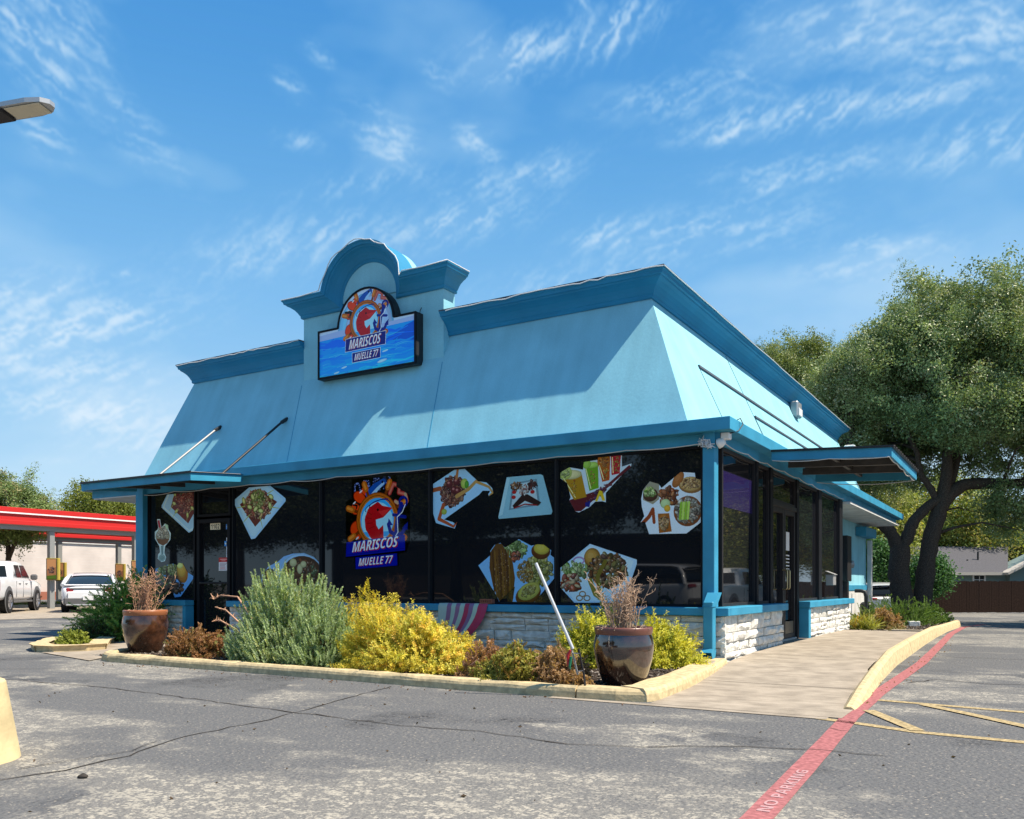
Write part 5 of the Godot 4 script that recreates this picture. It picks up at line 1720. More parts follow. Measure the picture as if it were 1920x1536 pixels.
func slab(p: Array, th: float) -> Geo:   # four top corners, counter-clockwise from above; a board of that thickness
	var g := Geo.new()
	var c: Vector3 = (p[0] + p[1] + p[2] + p[3]) / 4.0 - Vector3(0, th / 2, 0)
	var d := Vector3(0, -th, 0)
	g.out_quad(p[0], p[1], p[2], p[3], c)
	g.out_quad(p[0] + d, p[1] + d, p[2] + d, p[3] + d, c)
	for i in 4:
		g.out_quad(p[i], p[(i + 1) % 4], p[(i + 1) % 4] + d, p[i] + d, c)
	return g

func build_canopies() -> void:
	var th := 0.125
	# right canopy over the double doors
	var c := Node3D.new()
	c.name = "door_canopy"
	shop.add_child(c, true)
	c.set_meta("label", "flat ribbed canopy over the glass double doors")
	var A := Vector3(0.082, 2.865, -1.85)
	var B := Vector3(1.62, 2.80, -1.85)
	var D := Vector3(1.62, 2.80, -4.75)
	var E := Vector3(0.082, 2.865, -4.75)
	var w := 0.04
	part(c, "fascia_board", slab([A, B, B + Vector3(0, 0, -w), A + Vector3(0, 0, -w)], th), mats.blue_trim)
	part(c, "fascia_board", slab([E, D, D + Vector3(0, 0, w), E + Vector3(0, 0, w)], th), mats.blue_trim)
	part(c, "fascia_board", slab([B + Vector3(-w, 0.001, -w), B + Vector3(0.004, 0, 0.0), D + Vector3(0.004, 0, 0), D + Vector3(-w, 0.001, w)], th), mats.blue_trim)
	part(c, "ribbed_sheet", corrugated(0.09, 1.66, -1.82, -4.78, 2.868, 2.804, true), mats.canopy_sheet)
	var g := Geo.new()
	g.bar(Vector3(0.08, 2.872, -1.835), Vector3(1.64, 2.808, -1.835), 0.02, 0.03)
	g.bar(Vector3(1.64, 2.806, -1.83), Vector3(1.64, 2.806, -4.77), 0.02, 0.028)
	part(c, "edge_trim", g, mats.dark_metal)
	for z in [-2.8, -3.75]:
		g = Geo.new()
		g.bar(Vector3(0.09, 2.80, z), Vector3(1.57, 2.74, z), 0.05, 0.10)
		part(c, "joist", g, mats.canopy_sheet)
	g = Geo.new()
	g.bar(Vector3(0.8, 2.795, -1.9), Vector3(0.8, 2.795, -4.7), 0.05, 0.05)
	part(c, "purlin", g, mats.canopy_sheet)
	# left canopy over the single door
	c = Node3D.new()
	c.name = "door_canopy"
	shop.add_child(c, true)
	c.set_meta("label", "flat ribbed canopy with tie rods over the single door")
	A = Vector3(-11.33, 2.90, 0.085)
	B = Vector3(-11.33, 2.82, 1.14)
	D = Vector3(-8.4, 2.82, 1.14)
	E = Vector3(-8.4, 2.90, 0.085)
	part(c, "fascia_board", slab([B, D, D + Vector3(0, 0, -w), B + Vector3(0, 0, -w)], th), mats.blue_trim)
	part(c, "fascia_board", slab([E, D + Vector3(0, 0.001, -w), D + Vector3(-w, 0.001, -w), E + Vector3(-w, 0, 0)], th), mats.blue_trim)
	part(c, "fascia_board", slab([A, B + Vector3(0, 0.001, -w), B + Vector3(w, 0.001, -w), A + Vector3(w, 0, 0)], th), mats.blue_trim)
	part(c, "ribbed_sheet", corrugated(-11.36, -8.37, 0.085, 1.17, 2.905, 2.828, false, 0.010), mats.galvanised)
	g = Geo.new()
	g.bar(Vector3(-11.36, 2.826, 1.165), Vector3(-8.37, 2.826, 1.165), 0.025, 0.034)
	part(c, "edge_trim", g, mats.dark_metal)
	for x in [-10.6, -9.9, -9.1]:
		g = Geo.new()
		g.bar(Vector3(x, 2.82, 0.1), Vector3(x, 2.76, 1.09), 0.05, 0.09)
		part(c, "joist", g, mats.canopy_sheet)
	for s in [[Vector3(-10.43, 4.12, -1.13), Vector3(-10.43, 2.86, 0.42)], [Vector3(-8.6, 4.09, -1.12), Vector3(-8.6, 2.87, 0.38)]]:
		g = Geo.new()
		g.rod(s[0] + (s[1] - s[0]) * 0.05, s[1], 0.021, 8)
		var rod := part(c, "tie_rod", g, mats.galvanised if s[0].x < -9.0 else mats.dark_metal)  # right rod darker: shade of the sign bay put into its colour
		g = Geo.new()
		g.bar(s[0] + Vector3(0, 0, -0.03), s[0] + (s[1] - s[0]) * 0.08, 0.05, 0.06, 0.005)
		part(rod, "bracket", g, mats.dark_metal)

	# pale light cables slung along the beams
	var r := rng(12)
	var cable := func(a: Vector3, b: Vector3, n: int, sag: float, called: String, label: String) -> void:
		var p := PackedVector3Array()
		var rd := PackedFloat32Array()
		for i in n:
			var s := sag * r.randf_range(0.5, 1.3)
			for k in 6:
				var t := (i + k / 6.0) / n
				p.append(a.lerp(b, t) + Vector3(0, -4.0 * s * (k / 6.0) * (1.0 - k / 6.0), 0))
				rd.append(0.0065)
		p.append(b)
		rd.append(0.0065)
		var cg := Geo.new()
		cg.tube(p, rd, 5)
		single(called, cg, mats.white_wire, label, "cable")
	cable.call(Vector3(-11.4, 2.735, -0.06), Vector3(-0.32, 2.755, -0.06), 11, 0.03, "light_cable", "pale cable slung along the front beam above the window pictures")
	cable.call(Vector3(-0.06, 2.75, -0.2), Vector3(-0.06, 2.75, -8.1), 8, 0.03, "light_cable", "pale cable slung along the side beam over the glass doors")
	cable.call(Vector3(0.1, 2.735, -1.83), Vector3(1.6, 2.67, -1.83), 2, 0.02, "light_cable", "pale cable along the near edge of the right canopy")
	cable.call(Vector3(1.6, 2.67, -1.85), Vector3(1.6, 2.67, -4.72), 4, 0.035, "light_cable", "pale cable along the outer edge of the right canopy")
	cable.call(Vector3(1.6, 2.67, -4.74), Vector3(0.1, 2.73, -4.74), 1, 0.06, "light_cable", "pale cable along the far edge of the right canopy")
	# a knot of cable tied to the corner post
	g = Geo.new()
	for i in 5:
		var p := PackedVector3Array()
		var rd := PackedFloat32Array()
		for k in 9:
			p.append(Vector3(-0.24 + r.randfn() * 0.05, 2.745 + r.randfn() * 0.045, -0.03 + absf(r.randfn()) * 0.02))
			rd.append(0.006)
		g.tube(p, rd, 5)
	single("cable_knot", g, mats.white_paint, "white tangle of cable tied to the corner post", "cable")
	# flood lamp under the corner
	var fl := thing("flood_lamp", "small white round flood lamp under the corner of the eaves", "lamp", Vector3(-0.04, 2.80, -0.14))
	g = Geo.new()
	g.box(Vector3(-0.05, -0.01, -0.06), Vector3(0.06, 0.075, 0.05), 0.01)
	part(fl, "mount_box", g, mats.white_paint)
	g = Geo.new()
	g.lathe([Vector2(0.0, 0.0), Vector2(0.035, 0.0), Vector2(0.06, 0.05), Vector2(0.062, 0.09), Vector2(0.045, 0.1), Vector2(0.0, 0.095)], 18, Transform3D(Basis(Vector3(0, 0, 1), 1.9), Vector3(0.0, -0.03, 0.03)))
	part(fl, "lamp_head", g, mats.white_paint)
	# black lead over the fascia's corner
	g = Geo.new()
	g.tube(PackedVector3Array([Vector3(0.05, 3.04, -0.28), Vector3(0.09, 3.07, -0.32), Vector3(0.12, 3.0, -0.34), Vector3(0.1, 2.9, -0.22), Vector3(0.02, 2.86, -0.12), Vector3(-0.04, 2.85, -0.1)]), PackedFloat32Array([0.007, 0.007, 0.007, 0.007, 0.007, 0.007]), 6)
	single("lamp_lead", g, mats.dark_metal, "black lead looping over the fascia above the flood lamp", "cable")
	# downspout at the corner
	var ds := thing("downspout", "square blue downspout with a spout at the foot of the corner", "downspout", Vector3(-0.155, 0.0, 0.13))
	g = Geo.new()
	g.box(Vector3(-0.062, 0.22, -0.06), Vector3(0.062, 0.80, 0.06), 0.01)
	part(ds, "pipe", g, mats.blue_trim)
	g = Geo.new()
	var up := [Vector3(-0.07, 0.74, -0.065), Vector3(0.07, 0.74, -0.065), Vector3(0.07, 0.74, 0.065), Vector3(-0.07, 0.74, 0.065)]
	var sh := Vector3(0.0, 0.17, -0.2)
	var cc := Vector3(0, 0.82, -0.1)
	for i in 4:
		g.out_quad(up[i], up[(i + 1) % 4], up[(i + 1) % 4] + sh, up[i] + sh, cc)
	g.out_quad(up[0], up[1], up[2], up[3], cc)
	g.out_quad(up[0] + sh, up[1] + sh, up[2] + sh, up[3] + sh, cc)
	part(ds, "offset_elbow", g, mats.blue_trim)
	g = Geo.new()
	for s in [[Vector3(-0.065, 0.22, -0.065), Vector3(-0.065, 0.135, -0.03), Vector3(-0.065, 0.10, 0.075), Vector3(-0.065, 0.19, 0.125), Vector3(-0.065, 0.235, 0.065)]]:
		var o := Vector3(0.13, 0, 0)
		var q: Array = s
		for k in [[0, 1], [1, 2], [3, 4]]:
			g.quad(q[k[0]], q[k[0]] + o, q[k[1]] + o, q[k[1]])
		for off in [Vector3.ZERO, o]:
			for k in [[0, 1, 2], [0, 2, 3], [0, 3, 4]]:
				g.tri(q[k[0]] + off, q[k[1]] + off, q[k[2]] + off)
	part(ds, "spout", g, mats.blue_trim)
	# mail box on the side window's mullion
	var mb := thing("mail_box", "small grey metal box fixed to the mullion of the side window", "mail box", Vector3(-0.1, 1.0, -6.6))
	g = Geo.new()
	g.box(Vector3(-0.01, 0, -0.2), Vector3(0.13, 0.2, 0.06), 0.008)
	part(mb, "body", g, mats.galvanised)
	part(mb, "lid", slab([Vector3(-0.015, 0.27, 0.075), Vector3(0.15, 0.205, 0.075), Vector3(0.15, 0.205, -0.215), Vector3(-0.015, 0.27, -0.215)], 0.012), mats.galvanised)
	# wall pack lamp on the slope
	var wp := thing("wall_pack_lamp", "grey wall pack lamp under the side cornice", "lamp", Vector3(-1.53, 5.0, -10.1))
	g = Geo.new()
	g.box(Vector3(-0.02, -0.12, -0.2), Vector3(0.16, 0.24, 0.2), 0.03)
	part(wp, "housing", g, mats.grey_metal)
	g = Geo.new()
	g.box(Vector3(0.161, -0.1, -0.16), Vector3(0.185, 0.08, 0.16), 0.01)
	part(wp, "lens", g, mats.drip_edge)
	wp = thing("wall_pack_lamp", "white camera lamp at the far end of the side slope", "lamp", Vector3(-1.25, 4.75, -15.6))
	g = Geo.new()
	g.box(Vector3(-0.1, -0.2, -0.16), Vector3(0.2, 0.24, 0.16), 0.03)
	part(wp, "housing", g, mats.white_paint)
	# boxes and meter on the recessed wall
	var eb := thing("electric_box", "tall dark brown electric box on the recessed blue wall", "electric box", Vector3(-0.9, 1.1, -12.6))
	g = Geo.new()
	g.box(Vector3(0, 0, -0.35), Vector3(0.18, 1.15, 0.2), 0.012)
	part(eb, "cabinet", g, mats.bronze_frame)
	g = Geo.new()
	g.box(Vector3(0.0, -1.0, -0.1), Vector3(0.16, -0.002, 0.1), 0.01)
	part(eb, "conduit_duct", g, mats.bronze_frame)
	g = Geo.new()
	g.lathe([Vector2(0.0, 0.0), Vector2(0.1, 0.0), Vector2(0.1, 0.1), Vector2(0.0, 0.13)], 16, Transform3D(Basis(Vector3(0, 0, 1), -PI / 2), Vector3(0.0, 0.45, -1.1)))
	part(eb, "meter_dial", g, mats.galvanised)
	var gm := thing("gas_meter", "black gas pipe and regulator low on the recessed wall", "gas meter", Vector3(-0.6, 0.0, -14.2))
	g = Geo.new()
	g.tube(PackedVector3Array([Vector3(-0.2, 0.85, 0.3), Vector3(-0.05, 0.85, 0.3), Vector3(0.05, 0.82, 0.3), Vector3(0.08, 0.7, 0.3), Vector3(0.08, 0.2, 0.3)]), PackedFloat32Array([0.05, 0.05, 0.055, 0.05, 0.05]), 10)
	part(gm, "pipe", g, mats.dark_metal)
	g = Geo.new()
	g.box(Vector3(-0.1, 0.15, -0.35), Vector3(0.2, 0.55, 0.2), 0.06)
	part(gm, "regulator", g, mats.dark_metal)

# ---------------------------------------------------------------- plants

func leaf(g: Geo, p: Vector3, d: Vector3, up: Vector3, l: float, w: float, fold := 0.25) -> void:
	var s := d.cross(up).normalized()
	var nn := s.cross(d).normalized()
	var m := p + d * l * 0.5
	g.tri(p, m + s * w * 0.5 + nn * w * fold, p + d * l)
	g.tri(p, p + d * l, m - s * w * 0.5 + nn * w * fold)

func tint(a: Color, b: Color, t: float) -> Color:
	return a.lerp(b, t)

func sprig(kind: String, sd: int) -> ArrayMesh:   # one leafy twig growing along +y
	var r := rng(sd)
	var g := Geo.new()
	var spin := r.randf() * TAU
	match kind:
		"rosemary":
			var L := 0.24
			g.col = Color(0.75, 0.7, 0.6)
			for i in 74:
				var t := pow(r.randf(), 0.8)
				var y := L * t
				spin += 2.4
				var d := Vector3(cos(spin), 0.75 + 0.7 * t, sin(spin)).normalized()
				var v := r.randf_range(0.7, 1.15)
				g.col = Color(v, v, v * r.randf_range(0.85, 1.05))
				leaf(g, Vector3(0, y, 0), d, Vector3.UP, 0.042 * (1.0 - 0.45 * t), 0.0085, 0.1)
		"yellow":
			var L := 0.2
			for i in 26:
				var t := float(i) / 26.0
				var y := L * (0.1 + 0.9 * t)
				spin += PI + (PI / 2.0 if i % 2 == 0 else 0.0) + r.randfn() * 0.3
				var d := Vector3(cos(spin), 0.55, sin(spin)).normalized()
				var v := r.randf_range(0.75, 1.15)
				g.col = Color(v, v * r.randf_range(0.92, 1.0), v)
				leaf(g, Vector3(r.randfn() * 0.004, y, r.randfn() * 0.004), d, Vector3.UP, r.randf_range(0.022, 0.038), 0.016, 0.2)
		"small":
			var L := 0.13
			for i in 24:
				var t := float(i) / 24.0
				spin += 2.4
				var d := Vector3(cos(spin), 0.4 + r.randf(), sin(spin)).normalized()
				var v := r.randf_range(0.65, 1.2)
				g.col = Color(v, v, v)
				leaf(g, Vector3(0, L * t, 0), d, Vector3.UP, r.randf_range(0.018, 0.034), 0.017, 0.2)
		"juniper":
			var L := 0.34
			for i in 90:
				var t := r.randf()
				spin += 2.4
				var bend := Vector3(0.07 * t * t, L * t, 0)
				var d := Vector3(cos(spin) * 0.8, 1.0, sin(spin) * 0.8).normalized()
				var v := r.randf_range(0.6, 1.2)
				g.col = Color(v, v, v)
				leaf(g, bend, d, Vector3.UP, 0.06 * (1.0 - 0.4 * t), 0.010, 0.1)
		"oak":
			for i in 36:
				var d := Vector3(r.randfn(), r.randfn() * 0.7 + 0.25, r.randfn()).normalized()
				var p := Vector3(r.randfn(), r.randfn() * 0.6, r.randfn()) * 0.12
				var v := r.randf_range(0.6, 1.3)
				g.col = Color(v, v, v * r.randf_range(0.8, 1.1))
				leaf(g, p, d, Vector3(r.randfn(), 1.0, r.randfn()).normalized(), r.randf_range(0.065, 0.105), 0.046, 0.15)
		"broad":
			for i in 26:
				var d := Vector3(r.randfn(), r.randfn() * 0.6, r.randfn()).normalized()
				var p := Vector3(r.randfn(), r.randfn() * 0.8, r.randfn()) * 0.24
				var v := r.randf_range(0.65, 1.25)
				g.col = Color(v, v, v * r.randf_range(0.8, 1.1))
				leaf(g, p, d, Vector3(r.randfn() * 0.7, 1.0, r.randfn() * 0.7).normalized(), r.randf_range(0.10, 0.19), 0.085, 0.15)
		"blade":
			for i in 7:
				var a := r.randf() * TAU
				var d := Vector3(cos(a), 0.0, sin(a))
				var p0 := Vector3.ZERO
				var h := r.randf_range(0.25, 0.5)
				var v := r.randf_range(0.7, 1.2)
				g.col = Color(v, v, v)
				for k in 5:
					var t := (k + 1) / 5.0
					var p1 := d * h * 0.75 * t * t + Vector3.UP * h * (t - 0.35 * t * t)
					var s := d.cross(Vector3.UP) * 0.012 * (1.0 - t * 0.8)
					g.quad(p0 - s, p0 + s, p1 + s, p1 - s)
					p0 = p1
	return g.mesh()

func aim(d: Vector3, roll: float, s: float) -> Basis:   # a basis whose y runs along d
	var y := d.normalized()
	var x := y.cross(Vector3(0.3, 0.1, 0.95)).normalized()
	var z := x.cross(y)
	return Basis(x, y, z) * Basis(Vector3.UP, roll) * Basis.from_scale(Vector3(s, s, s))

func shrub(called: String, label: String, at: Vector3, kinds: Array, n: int, rad: Vector3, cols: Array, sd: int, o := {}) -> Node3D:
	var r := rng(sd)
	var t := thing(called, label, "shrub", at, 0.0, o.get("group", ""))
	var f := FastNoiseLite.new()
	f.seed = sd
	f.frequency = o.get("lump_size", 1.1)
	var lump_amt: float = o.get("lump", 0.35)
	var upb: float = o.get("up", 0.6)
	var inner: float = o.get("inner", 0.35)
	var xs := [[], [], []]
	var cs := [[], [], []]
	var low: float = o.get("low", -0.1)
	for i in n:
		var d := Vector3(r.randfn(), 0, r.randfn())
		d = Vector3(d.x, absf(r.randfn()) if r.randf() > 0.25 else low + r.randf() * 0.4, d.z).normalized()
		var q := lerpf(inner, 1.0, sqrt(r.randf()))
		var rr := q * (1.0 + lump_amt * f.get_noise_3d(d.x, d.y, d.z) * 1.8)
		var p := Vector3(d.x * rad.x * rr, maxf(0.02, d.y * rad.y * rr), d.z * rad.z * rr)
		var dir: Vector3 = (Vector3(d.x, d.y * 0.6, d.z) * (1.0 - upb * 0.5) + Vector3.UP * upb + Vector3(r.randfn(), r.randfn(), r.randfn()) * o.get("wild", 0.25)).normalized()
		var s: float = r.randf_range(0.75, 1.2) * o.get("scale", 1.0)
		var k := i % 3
		p -= dir * 0.1 * s
		xs[k].append(Transform3D(aim(dir, r.randf() * TAU, s), p))
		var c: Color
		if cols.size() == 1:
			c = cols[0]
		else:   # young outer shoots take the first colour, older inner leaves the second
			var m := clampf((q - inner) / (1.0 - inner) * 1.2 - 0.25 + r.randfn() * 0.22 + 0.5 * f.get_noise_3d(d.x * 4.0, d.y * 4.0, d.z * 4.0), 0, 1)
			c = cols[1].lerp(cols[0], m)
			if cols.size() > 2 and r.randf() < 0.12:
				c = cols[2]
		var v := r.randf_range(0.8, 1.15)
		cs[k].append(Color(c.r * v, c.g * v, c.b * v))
	for k in 3:
		scatter(t, "foliage", meshes(kinds[k % kinds.size()], k), mats[o.get("material", "leaf")], xs[k], cs[k]).set_meta("kind", "stuff")
	var g := Geo.new()
	for i in int(o.get("stems", 22)):
		var d := Vector3(r.randfn(), 0.9 + r.randf(), r.randfn()).normalized()
		var e := Vector3(d.x * rad.x, d.y * rad.y, d.z * rad.z) * r.randf_range(0.6, 0.95)
		var b := Vector3(r.randfn() * 0.05, -0.03, r.randfn() * 0.05)
		g.tube(PackedVector3Array([b, b.lerp(e, 0.5) + Vector3(0, 0.12 * rad.y, 0), e]), PackedFloat32Array([0.012, 0.008, 0.003]) if rad.y > 0.4 else PackedFloat32Array([0.006, 0.005, 0.002]), 5, false)
	if not g.v.is_empty():
		part(t, "stem", g, mats.green_stem)
	return t

var sprigs := {}

func meshes(kind: String, k: int) -> ArrayMesh:
	var key := kind + str(k)
	if not sprigs.has(key):
		sprigs[key] = sprig(kind, 200 + k * 7 + kind.length())
	return sprigs[key]

func dry_bush(parent: Node, h: float, w: float, n: int, sd: int, m: Material) -> void:
	var r := rng(sd)
	var g := Geo.new()
	for i in n:
		var a := r.randf() * TAU
		var p := Vector3(cos(a), 0, sin(a)) * 0.05 * r.randf() * 3.0
		var d := Vector3(r.randfn() * 0.16, 1.0, r.randfn() * 0.16).normalized()
		var L := h * r.randf_range(0.5, 1.0)
		var pts := PackedVector3Array([p])
		var rd := PackedFloat32Array([0.0055])
		var steps := 7
		for k in steps:
			d = (d + Vector3(r.randfn(), r.randfn() * 0.5 + 0.3, r.randfn()) * 0.11).normalized()
			p += d * L / steps
			pts.append(p)
			rd.append(lerpf(0.005, 0.0018, float(k + 1) / steps))
			if k >= 1:
				for e in 2:
					var b := (d * 0.5 + Vector3(r.randfn(), r.randfn() * 0.5 + 0.3, r.randfn()) * 0.8).normalized()
					var l := L * r.randf_range(0.06, 0.2)
					var q := p
					var bp := PackedVector3Array([q])
					var br := PackedFloat32Array([0.0035])
					for z in 3:
						b = (b + Vector3(r.randfn(), r.randfn() + 0.25, r.randfn()) * 0.25).normalized()
						q += b * l / 3.0
						bp.append(q)
						br.append(0.003 - 0.0006 * z)
						if r.randf() < 0.6:
							var b2 := (b + Vector3(r.randfn(), r.randfn(), r.randfn()) * 0.7).normalized()
							g.tube(PackedVector3Array([q, q + b2 * l * 0.35]), PackedFloat32Array([0.0026, 0.0014]), 3, false)
					g.tube(bp, br, 4, false)
		g.tube(pts, rd, 5, false)
	part(parent, "dry_branches", g, m)

func pot(at: Vector3, label: String, glaze: Material, rim: Material, dead: Material, s: float, sd: int) -> void:
	var t := thing("glazed_pot", label, "pot", at)
	var g := Geo.new()
	g.lathe([Vector2(0.0, 0.0), Vector2(0.18, 0.0), Vector2(0.195, 0.02), Vector2(0.235, 0.12), Vector2(0.268, 0.24), Vector2(0.283, 0.33), Vector2(0.283, 0.39), Vector2(0.272, 0.45), Vector2(0.262, 0.478)], 40, Transform3D(Basis.from_scale(Vector3(s, s, s)), Vector3.ZERO))
	part(t, "body", g, glaze)
	g = Geo.new()
	g.lathe([Vector2(0.262, 0.478), Vector2(0.268, 0.488), Vector2(0.272, 0.515), Vector2(0.274, 0.535), Vector2(0.268, 0.548), Vector2(0.252, 0.55), Vector2(0.242, 0.54), Vector2(0.238, 0.5), Vector2(0.236, 0.46)], 40, Transform3D(Basis.from_scale(Vector3(s, s, s)), Vector3.ZERO))
	part(t, "rim", g, rim)
	g = Geo.new()
	g.lathe([Vector2(0.24, 0.49), Vector2(0.15, 0.50), Vector2(0.0, 0.505)], 24, Transform3D(Basis.from_scale(Vector3(s, s, s)), Vector3.ZERO))
	part(t, "soil", g, mats.mulch)
	var d := thing("dead_plant", "dry brown bare plant in the " + label.split(" pot")[0] + " pot", "dead plant", at + Vector3(0, 0.49 * s, 0))
	dry_bush(d, 0.57 * s, 0.3, 50, sd, dead)
	# withered leaves over the rim
	var r := rng(sd + 1)
	g = Geo.new()
	for i in 16:
		var a := r.randf() * TAU
		var p := Vector3(cos(a), 0, sin(a)) * 0.15
		g.tube(PackedVector3Array([p, p * 1.5 + Vector3(0, 0.07, 0), p * (1.8 + r.randf() * 0.3) + Vector3(0, 0.03 + 0.03 * r.randf(), 0)]), PackedFloat32Array([0.004, 0.005, 0.002]), 4, false)
	part(d, "withered_stalks", g, mats.dry_straw)

func kerb(pts: Array, w: float, h: float, seed_: int, label: String) -> void:   # pts: [x, z], outer face to the left of the run; a rounded kerb
	var r := rng(seed_)
	var g := Geo.new()
	var fine := []
	for i in pts.size() - 1:
		var a := Vector2(pts[i][0], pts[i][1])
		var b := Vector2(pts[i + 1][0], pts[i + 1][1])
		var n := int(maxf(1.0, a.distance_to(b) / 0.22))
		for k in n:
			fine.append(a.lerp(b, float(k) / n))
	fine.append(Vector2(pts[-1][0], pts[-1][1]))
	var sec := []
	for i in fine.size():
		var t: Vector2 = (fine[mini(i + 1, fine.size() - 1)] - fine[maxi(i - 1, 0)]).normalized()
		var nn := Vector2(t.y, -t.x)
		var row := []
		var j := r.randfn() * 0.004
		for q in [[0.0, -0.05], [0.008 + j, h * 0.55], [0.018 + j, h - 0.022 + j], [0.042 + j, h + j], [w - 0.03, h + 0.004 - j], [w - 0.008, h - 0.02], [w, -0.05]]:
			var p: Vector2 = fine[i] + nn * q[0]
			row.append(Vector3(p.x, q[1], p.y))
		sec.append(row)
	for i in sec.size() - 1:
		for k in 6:
			var c: Vector3 = (sec[i][0] + sec[i][6] + sec[i + 1][0] + sec[i + 1][6]) / 4.0
			g.out_quad(sec[i][k], sec[i][k + 1], sec[i + 1][k + 1], sec[i + 1][k], c)
	for e in [0, sec.size() - 1]:
		for k in range(1, 6):
			g.tri(sec[e][0], sec[e][k], sec[e][k + 1])
	struct("kerb", g, mats.kerb_yellow, label, "kerb")

func build_beds() -> void:
	mat("dry_straw", Color(0.4, 0.3, 0.2), 0.9)
	# kerbs
	kerb([[-7.9, 2.75], [-7.72, 3.05], [-7.4, 3.34], [-7.15, 3.42]], 0.17, 0.105, 1, "short rounded kerb end at the left tip of the planting bed")
	kerb([[-7.13, 3.422], [-5.0, 3.45], [-3.0, 3.46], [-1.5, 3.5], [-0.28, 3.47]], 0.16, 0.105, 2, "long straight yellow kerb in front of the planting bed")
	kerb([[-0.26, 3.468], [0.1, 3.44], [0.36, 3.36]], 0.2, 0.105, 3, "short yellow kerb in front of the right pot")
	kerb([[0.36, 3.36], [0.41, 3.2], [0.34, 2.2], [0.2, 1.1], [0.06, 0.06]], 0.3, 0.115, 4, "broad pale yellow kerb between bed and walk")
	kerb([[-9.05, 2.2], [-8.98, 2.55], [-9.2, 2.92], [-9.55, 2.98]], -0.22, 0.1, 5, "rounded yellow kerb tip of the left island")
	kerb([[-9.55, 2.98], [-10.1, 2.75], [-11.0, 2.0], [-12.4, 0.7], [-13.6, -0.8]], -0.2, 0.1, 6, "far side kerb of the left island")
	kerb([[-11.6, 0.25], [-10.6, 1.0], [-9.9, 1.6], [-9.06, 2.19]], -0.2, 0.1, 7, "near side kerb of the left island along the path")
	# path to the single door
	struct("concrete_path", flat([[-9.0, 2.6], [-9.3, 3.05], [-7.4, 3.5], [-7.75, 3.0], [-8.0, 2.6], [-8.75, 0.05], [-8.86, -0.18], [-10.04, -0.18], [-11.5, 0.04], [-11.5, 0.4]], 0.012), mats.concrete, "tan concrete path leading to the single door", "path")
	# bed soil
	struct("mulch_bed", flat([[-7.75, 2.9], [-7.1, 3.36], [-3.0, 3.38], [-0.2, 3.38], [0.2, 3.2], [0.0, 1.4], [-0.1, 0.0], [-8.7, 0.0], [-8.0, 2.5]], 0.06), mats.mulch, "dark mulch bed along the shop front", "ground")
	struct("mulch_bed", flat([[-9.2, 2.4], [-9.5, 2.8], [-11.0, 1.8], [-13.4, -0.7], [-13.4, -3], [-11.5, -3], [-11.5, 0.2]], 0.06), mats.mulch, "dark mulch bed of the left island", "ground")
	struct("mulch_bed", flat([[1.52, -7.62], [1.54, -10.2], [1.62, -12.9], [0.5, -16.0], [-0.88, -16.6], [-0.88, -8.5], [-0.06, -8.5], [0.04, -7.62]], 0.08), mats.mulch, "dark mulch bed under the oak beside the shop", "ground")
	# chips of bark over the soil
	var r := rng(31)
	var chip := Geo.new()
	chip.xbox(Transform3D(), Vector3(0.05, 0.008, 0.018), 0.003)
	var xs := []
	var cs := []
	var tones := [Color(0.06, 0.045, 0.035), Color(0.09, 0.07, 0.055), Color(0.045, 0.035, 0.03), Color(0.2, 0.175, 0.15), Color(0.13, 0.1, 0.08), Color(0.3, 0.26, 0.22)]
	for i in 5200:
		var p := Vector3(r.randf_range(-7.6, 0.15), 0.066, r.randf_range(0.15, 3.34))
		if p.x < -8.7 + 0.37 * p.z or p.x > 0.02 + 0.05 * p.z:
			continue
		xs.append(Transform3D(Basis.from_euler(Vector3(r.randfn() * 0.35, r.randf() * TAU, r.randfn() * 0.35)) * Basis.from_scale(Vector3.ONE * r.randf_range(0.5, 1.3)), p))
		cs.append(tones[r.randi() % 6])
	for i in 1800:
		xs.append(Transform3D(Basis.from_euler(Vector3(r.randfn() * 0.35, r.randf() * TAU, r.randfn() * 0.35)) * Basis.from_scale(Vector3.ONE * r.randf_range(0.7, 1.6)), Vector3(r.randf_range(-0.6, 1.48), 0.088, r.randf_range(-14.0, -7.7))))
		cs.append(tones[r.randi() % 6])
	var b := scatter(self, "bark_chips", chip.mesh(), mats.tinted, xs, cs)
	b.set_meta("kind", "stuff")
	b.set_meta("label", "loose bark chips covering the planting beds")
	b.set_meta("category", "bark chips")

	# shrubs, front bed from left to right
	var ygroup := "yellow-green shrubs of the front bed"
	shrub("brown_shrub", "low reddish brown shrub right of the left pot", Vector3(-6.15, 0.06, 2.75), ["small"], 1100, Vector3(0.5, 0.36, 0.42), [Color(0.46, 0.24, 0.12), Color(0.28, 0.18, 0.07), Color(0.32, 0.32, 0.11)], 41, {"wild": 0.5, "scale": 1.0})
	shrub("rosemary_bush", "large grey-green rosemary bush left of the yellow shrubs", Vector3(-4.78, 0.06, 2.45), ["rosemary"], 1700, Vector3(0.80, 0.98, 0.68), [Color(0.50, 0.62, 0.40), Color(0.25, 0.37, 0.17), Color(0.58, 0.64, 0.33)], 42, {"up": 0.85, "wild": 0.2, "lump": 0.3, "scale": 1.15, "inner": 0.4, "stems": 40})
	shrub("rosemary_bush", "smaller grey-green rosemary shoots between the big rosemary and the yellow shrub", Vector3(-3.95, 0.06, 2.75), ["rosemary"], 420, Vector3(0.36, 0.62, 0.4), [Color(0.48, 0.6, 0.36), Color(0.25, 0.36, 0.15)], 52, {"up": 0.8, "scale": 1.1})
